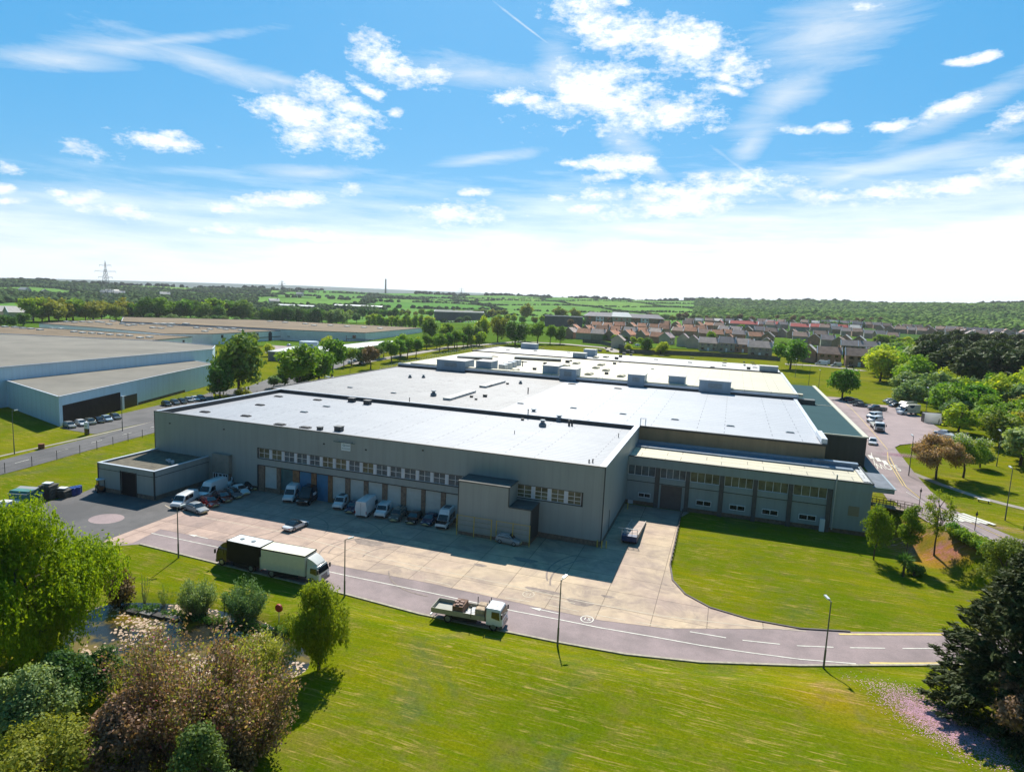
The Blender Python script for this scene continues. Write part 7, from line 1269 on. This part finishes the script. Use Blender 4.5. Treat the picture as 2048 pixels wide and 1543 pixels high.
# ---- wood on the right
WP = [(1742, 752), (1790, 782), (1830, 800), (1862, 815), (1893, 838), (1906, 862), (1950, 880), (1985, 905), (2030, 935), (2110, 965), (2260, 940), (2300, 745), (2050, 722), (1900, 716), (1800, 722)]
wp = [on(*p) for p in WP]; wx = [p.x for p in wp]; wy = [p.y for p in wp]
def inside(x, y, P_):
    c_ = False
    for i in range(len(P_)):
        a, b = P_[i], P_[i-1]
        if (a.y > y) != (b.y > y) and x < (b.x-a.x)*(y-a.y)/(b.y-a.y)+a.x: c_ = not c_
    return c_
got = []; tries = 0
while tries < 9000 and len(got) < 330:
    tries += 1; x, y = rt.uniform(min(wx), max(wx)), rt.uniform(min(wy), max(wy))
    if not inside(x, y, wp): continue
    d_ = math.hypot(x, y); sp_ = 4.9+d_*.011
    if any((x-a)**2+(y-b)**2 < sp_**2 for a, b in got): continue
    got.append((x, y))
for x, y in got:
    b_w, d_w = bear(x, y); b_w = float(b_w); d_w = float(d_w)
    if d_w > 285 and b_w > 1845: k = 'pine_tree'; h_ = rt.uniform(15, 19); lab, gp = 'dark pine in the tall block of conifers at the back of the wood', 'pines at the back of the right hand wood'; wd_ = 1.25
    elif d_w > 250: k = rt.choice(['fresh_tree', 'fresh_tree', 'broadleaf_tree', 'grey_tree']); h_ = rt.uniform(9, 14); lab, gp = 'fresh green tree in the far part of the wood beside the grass field', 'trees in the far part of the right hand wood'; wd_ = 1.15
    else: k = rt.choice(['fresh_tree', 'broadleaf_tree', 'fresh_tree', 'grey_tree', 'olive_tree']); h_ = rt.uniform(6.5, 11); lab, gp = 'leafy tree in the near part of the wood beside the car park', 'trees in the near part of the right hand wood'; wd_ = 1.25
    tree(k, 0, 0, h_, lab, 'tree', gp, rt.randrange(3), wd_*rt.uniform(.85, 1.2), (x, y))
for px, py, h_ in ((1815, 818, 9), (1828, 800, 8), (1905, 838, 7), (1860, 806, 7.5), (1960, 935, 5), (2040, 930, 9)): tree('grey_tree', px, py, h_, 'grey green bush standing out at the edge of the wood', 'shrub', 'bushes at the edge of the right hand wood', 1, 1.2)
# ---- houses
m_hw = [M('house_brick', (.36, .22, .155), .9, nz=(.5, .25)), M('house_tan', (.33, .27, .19), .9, nz=(.5, .2)), M('house_render', (.42, .38, .31), .85, nz=(.5, .15)), M('house_grey', (.33, .31, .28), .9, nz=(.5, .2)), M('house_cream', (.52, .47, .38), .85, nz=(.5, .12))]
m_hr = dict(orange=M('tile_orange', (.55, .25, .14), .9, nz=(.4, .3)), brown=M('tile_brown', (.38, .24, .18), .9, nz=(.4, .25)), grey=M('tile_grey', (.31, .25, .235), .85, nz=(.4, .2)), red=M('tile_red', (.5, .075, .06), .85, nz=(.4, .2)), tan=M('tile_tan', (.5, .38, .32), .85, nz=(.4, .2)), pink=M('tile_pink', (.44, .32, .31), .8, nz=(.4, .2)), pale=M('tile_pale', (.55, .50, .46), .7, nz=(.4, .15)))
def make_house(win):
    o = thing('house', 'house', 'house'); mb = MB(); mb.loft([[(x, -4, -3), (x, 4, -3), (x, 4, 5), (x, 0, 8.2), (x, -4, 5)] for x in (-5, 5)]); w_ = mb.build('wall', m_hw[0], o, None, True)
    mb = MB()
    for s_ in (-1, 1): mb.loft([[(x, s_*4.4, 4.75), (x, 0, 8.27), (x, 0, 8.47), (x, s_*4.4, 4.95)] for x in (-5.3, 5.3)])
    r_ = mb.build('roof', m_hr['brown'], o, None, True); mb = MB(); mb.box(3.4, 4.2, -.4, .4, 7.5, 9.5); mb.build('chimney', m_hw[0], r_, None, True)
    [MB().loft([[(x, -4.42, 4.9), (x, 0, 8.45), (x, 4.42, 4.9), (x, 4.42, 5.1), (x, 0, 8.62), (x, -4.42, 5.1)] for x in (e-.14, e+.14)]).build('verge', m_coping, r_, None, True) for e in (-5.2, 5.2)]
    if win:
        for s_ in (-1, 1):
            for x, z_ in ((-3, .9), (3, .9), (-3, 3.3), (0, 3.3), (3, 3.3)): mb = MB(); mb.box(x-.7, x+.7, *sorted((s_*4, s_*4.06)), z_, z_+1.2); mb.build('window', m_glassd, o, None, True)
            mb = MB(); mb.box(-.5, .5, *sorted((s_*4, s_*4.07)), 0, 2.1); mb.build('door', m_white, o, None, True)
            for x_ in (-5.05, 5.05):
                pass
    return o
HP = [make_house(True), make_house(False)]; used = [False, False]
def house(px, py, label, roof, wall, yw=0., sx_=1., sy_=1., sz_=1., near_=False, group=None):
    i = 0 if near_ else 1; p = on(px, py)
    o = HP[i] if not used[i] else copy_tree(HP[i]); used[i] = True
    o.location = p; o.rotation_euler = (0, 0, yw); o.scale = (sx_, sy_, sz_); o['label'] = label
    if group: o['group'] = group
    elif 'group' in o.keys(): del o['group']
    for ch in o.children:
        n_ = ch.name.split('.')[0]
        if n_ in ('wall', 'roof'):
            ch.material_slots[0].link = 'OBJECT'; ch.material_slots[0].material = m_hr[roof] if n_ == 'roof' else m_hw[wall]
    return o
Y0 = -.05
for px, py, sx_, lab in ((1487, 655.5, 3.2, 'long bright red roofed terrace, leftmost of the red roofs'), (1552, 656, 2.2, 'bright red roofed terrace second from the left'), (1598, 661.5, 2.0, 'red roofed terrace below the white roofed one'), (1640, 662, 2.2, 'dull red roofed terrace nearest the wood')): house(px, py, lab, 'red', 3, Y0, sx_, 1.25, 1.0)
FR = [(1236, 695, 'tan', 4, 1.57, .8, 1., 'tan roofed house with its gable to the camera on the fence bend'), (1333, 688, 'pink', 2, 1.3, 1., 1., 'pink roofed house behind the two round fence trees'), (1366, 692, 'pink', 4, 1.57, 1.1, 1.05, 'cream gabled house with a pinkish roof near the fence'), (1385, 695, 'pink', 2, 1.57, .9, 1., 'second gabled house right of the cream one near the fence'), (1417, 701, 'tan', 2, Y0, 1.15, 1., 'long tan roofed house backing onto the timber fence'), (1453, 703, 'grey', 3, Y0, .95, 1.1, 'dark blue grey house with big upper windows on the fence'), (1486, 704, 'tan', 0, Y0, 1.15, 1., 'tan roofed brick house right of the dark blue grey one'), (1458, 692, 'orange', 0, 1.5, .9, 1., 'orange gabled house behind the dark blue grey one'), (1519, 712, 'tan', 3, Y0, 1.3, 1.05, 'tan roofed grey house left of the big round tree'), (1532, 700, 'pink', 2, 1.5, 1., 1., 'pale gabled house touching the big round tree'), (1616, 722, 'pale', 0, 1.4, 1.1, 1.1, 'steep pale edged gable house right of the big round tree'), (1656, 726, 'brown', 0, Y0, 1.15, 1.05, 'brown brick house above the long white van'), (1716, 732, 'brown', 0, Y0, 1.3, 1.1, 'wide brown brick house above the estate hedge'), (1748, 726, 'grey', 3, Y0, .9, 1., 'grey house at the edge of the right hand wood'), (1702, 706, 'grey', 0, Y0, 1.3, 1., 'grey roofed brick house behind the wide brown brick one'), (1735, 708, 'grey', 3, Y0, 1.2, 1., 'grey roofed house second behind the wood edge'), (1690, 690, 'pale', 0, 1.3, .9, 1., 'pale edged gable house in the stepped row'), (1718, 693, 'pale', 0, 1.3, .9, 1., 'second pale edged gable house in the stepped row')]
for a in FR: house(a[0], a[1], a[7], a[2], a[3], a[4], a[5], 1., a[6], True)
rows = [(1142, 1330, 676, 686, 30, ['orange', 'tan', 'orange'], [1, 0, 2], 'lower orange and tan roofs left of fence trees'), (1150, 1340, 667, 675, 27, ['tan', 'orange', 'orange'], [0, 1], 'second orange row behind the tan fence bend'), (1195, 1420, 659, 668, 24, ['orange'], [0, 1], 'orange row just below the apartment block'), (1330, 1440, 668, 680, 27, ['orange', 'orange', 'brown'], [0, 1], 'orange row behind the pink roofed houses'), (1310, 1450, 654, 660, 22, ['orange', 'brown'], [0], 'top orange row right of the apartment block'),
        (1455, 1560, 676, 690, 27, ['brown', 'orange', 'grey'], [0, 3], 'brick row left of the big round tree'), (1450, 1660, 667, 680, 25, ['brown', 'grey', 'grey'], [3, 0], 'grey brown row amid the estate'), (1600, 1700, 684, 700, 28, ['grey', 'brown'], [0, 3], 'grey row right of the big round tree'), (1440, 1730, 653, 664, 25, ['red', 'brown', 'red', 'pale', 'grey'], [3, 0, 2], 'red and pale roofs behind the estate'), (1380, 1720, 648, 653, 21, ['grey', 'brown', 'pale'], [3, 0], 'hindmost grey row of the estate'), (1650, 1790, 664, 684, 24, ['grey', 'brown'], [0, 3], 'grey row stepping towards the wood'),
        (1715, 1905, 655, 667, 21, ['brown', 'grey', 'brown'], [0], 'brown row above the wood on the right'), (1760, 1960, 664, 676, 22, ['brown', 'grey'], [0, 1], 'lower brown row above the wood on the right'), (1880, 2090, 666, 676, 19, ['grey', 'brown', 'grey'], [3, 0], 'far right upper row above the pines'), (1900, 2080, 673, 683, 21, ['grey', 'brown'], [0, 3], 'far right lower row above the pines')]
for x0_, x1_, y0_, y1_, st_, rc, wc, nm in rows:
    x = x0_; k = 1
    while x < x1_:
        house(x+rt.uniform(-2, 2), y0_+(y1_-y0_)*(x-x0_)/(x1_-x0_)+rt.uniform(-.8, .8), ORD[k]+' house from left, '+nm, rc[(k*7+k//3) % len(rc)], wc[k % len(wc)], Y0+rt.choice([0, 0, .3, 1.5, -.25, 1.3]), rt.uniform(.95, 1.25), rt.uniform(.9, 1.1), rt.uniform(.92, 1.05), False, 'houses, '+nm); x += st_*rt.uniform(.85, 1.1); k += 1
for k, (px, py) in enumerate(((212, 590), (219, 587), (226, 591), (232, 588), (240, 592), (330, 594), (548, 608), (600, 592), (1098, 599), (1125, 601), (1141, 602), (1150, 605), (1137, 608), (1160, 601), (1385, 609), (1402, 607), (1420, 605), (1500, 609), (1515, 610), (1345, 618), (1365, 619), (50, 586), (90, 590), (20, 637), (38, 639))):
    house(px, py, 'tiny white cottage among those scattered over the far hills', 'pale', 4, rt.uniform(0, 3), 1.8, 1.4, 1.3, False, 'white cottages on the far hills')
# ---- woods far away that read as one mass
ico_v = []; g_ = (1+5**.5)/2
ico_v = np.array([(-1, g_, 0), (1, g_, 0), (-1, -g_, 0), (1, -g_, 0), (0, -1, g_), (0, 1, g_), (0, -1, -g_), (0, 1, -g_), (g_, 0, -1), (g_, 0, 1), (-g_, 0, -1), (-g_, 0, 1)])/math.hypot(1, g_)
ico_f = np.array([(0, 11, 5), (0, 5, 1), (0, 1, 7), (0, 7, 10), (0, 10, 11), (1, 5, 9), (5, 11, 4), (11, 10, 2), (10, 7, 6), (7, 1, 8), (3, 9, 4), (3, 4, 2), (3, 2, 6), (3, 6, 8), (3, 8, 9), (4, 9, 5), (2, 4, 11), (6, 2, 10), (8, 6, 7), (9, 8, 1)])
def mass(name, label, X_, Y_, r0, r1, mat, rng):
    n = len(X_); r = rng.uniform(r0, r1, n); Z_ = T(X_, Y_)+r*.3
    V_ = ico_v[None]*rng.uniform(.7, 1.3, (n, 12, 1))*r[:, None, None]*np.array([1, 1, .85]); V_ = V_+np.stack([X_, Y_, Z_], 1)[:, None]
    F_ = (ico_f[None]+12*np.arange(n)[:, None, None]).reshape(-1, 3); me = bpy.data.meshes.new(name); me.vertices.add(n*12); me.vertices.foreach_set('co', V_.astype(np.float32).ravel()); m_ = len(F_); me.loops.add(m_*3); me.loops.foreach_set('vertex_index', F_.astype(np.int32).ravel()); me.polygons.add(m_); me.polygons.foreach_set('loop_start', np.arange(m_, dtype=np.int32)*3); me.materials.append(mat); me.update(calc_edges=True)
    o = bpy.data.objects.new(name, me); col.objects.link(o); return tag(o, label, 'woodland', kind='stuff')
rng = np.random.default_rng(21)
def samp(n, b0, b1, d0, d1):
    b = rng.uniform(b0, b1, n); d = np.sqrt(rng.uniform(d0**2, d1**2, n)); a = np.arctan((b-1024)/FPX)-YAW; return d*np.sin(a), d*np.cos(a), b, d
wl_r = leafmat('wood_green', (.050, .115, .022), (.140, .215, .045), .15, .0, 0.); wl_l = leafmat('wood_dark', (.040, .078, .030), (.080, .130, .042), .1, .0, 0.); wl_s = leafmat('wood_ridge', (.014, .026, .013), (.030, .045, .02), .0, .0, 0.)
x, y, b, d = samp(19000, 1380, 2500, 1020, 2560); k = np.sin(x/130)*np.sin(y/150+1)+rng.normal(size=len(x))*.4 > -.95; mass('far_wood', 'broad green woodland covering the hillside on the right', x[k], y[k], 4.0, 7.5, wl_r, rng)
x, y, b, d = samp(14000, -200, 1000, 760, 2500); c_ = field_col(x, y, b, d)[:, 1] < .13; mass('far_wood', 'dark woodland and hedges covering the low hills on the left', x[c_], y[c_], 3.5, 7, wl_l, rng)
x, y, b, d = samp(60000, 820, 1480, 950, 2520); c_ = (field_col(x, y, b, d)[:, 1] < .13) & (edge_of(x, y) < .012); mass('far_hedges', 'dark hedgerows dividing the bright fields in the centre', x[c_], y[c_], 1.8, 4, wl_l, rng)
b = rng.uniform(-250, 2400, 1500); d = rng.uniform(2560, 2680, 1500); a = np.arctan((b-1024)/FPX)-YAW; k = (np.sin(b/31)+np.sin(b/13+1)+rng.normal(size=1500)*.8 > -.6) & ((b < 640) | (b > 820)); mass('skyline_trees', 'dark irregular line of trees along the skyline', (d*np.sin(a))[k], (d*np.cos(a))[k], 5, 11, wl_s, rng)
# ---- air
hb = MB(); hb.box(-12600, 12600, -12600, 12600, -2.5, 330); hz_o = hb.build('haze', None); m = bpy.data.materials.new('haze'); m.use_nodes = True; nt = m.node_tree; nt.nodes.clear()
pv = N(nt, 'ShaderNodeVolumePrincipled', ins={'Color': (.86, .93, 1., 1), 'Density': HAZE, 'Anisotropy': .3}); oo = N(nt, 'ShaderNodeOutputMaterial'); nt.links.new(pv.outputs[0], oo.inputs['Volume']); hz_o.data.materials.append(m); hz_o['kind'] = 'stuff'; hz_o['label'] = 'thin pale air over the countryside'
if HAZE <= 0: bpy.data.objects.remove(hz_o)
S.cycles.max_bounces = 6; S.cycles.volume_bounces = 0; S.cycles.transparent_max_bounces = 8; S.cycles.sample_clamp_indirect = 6
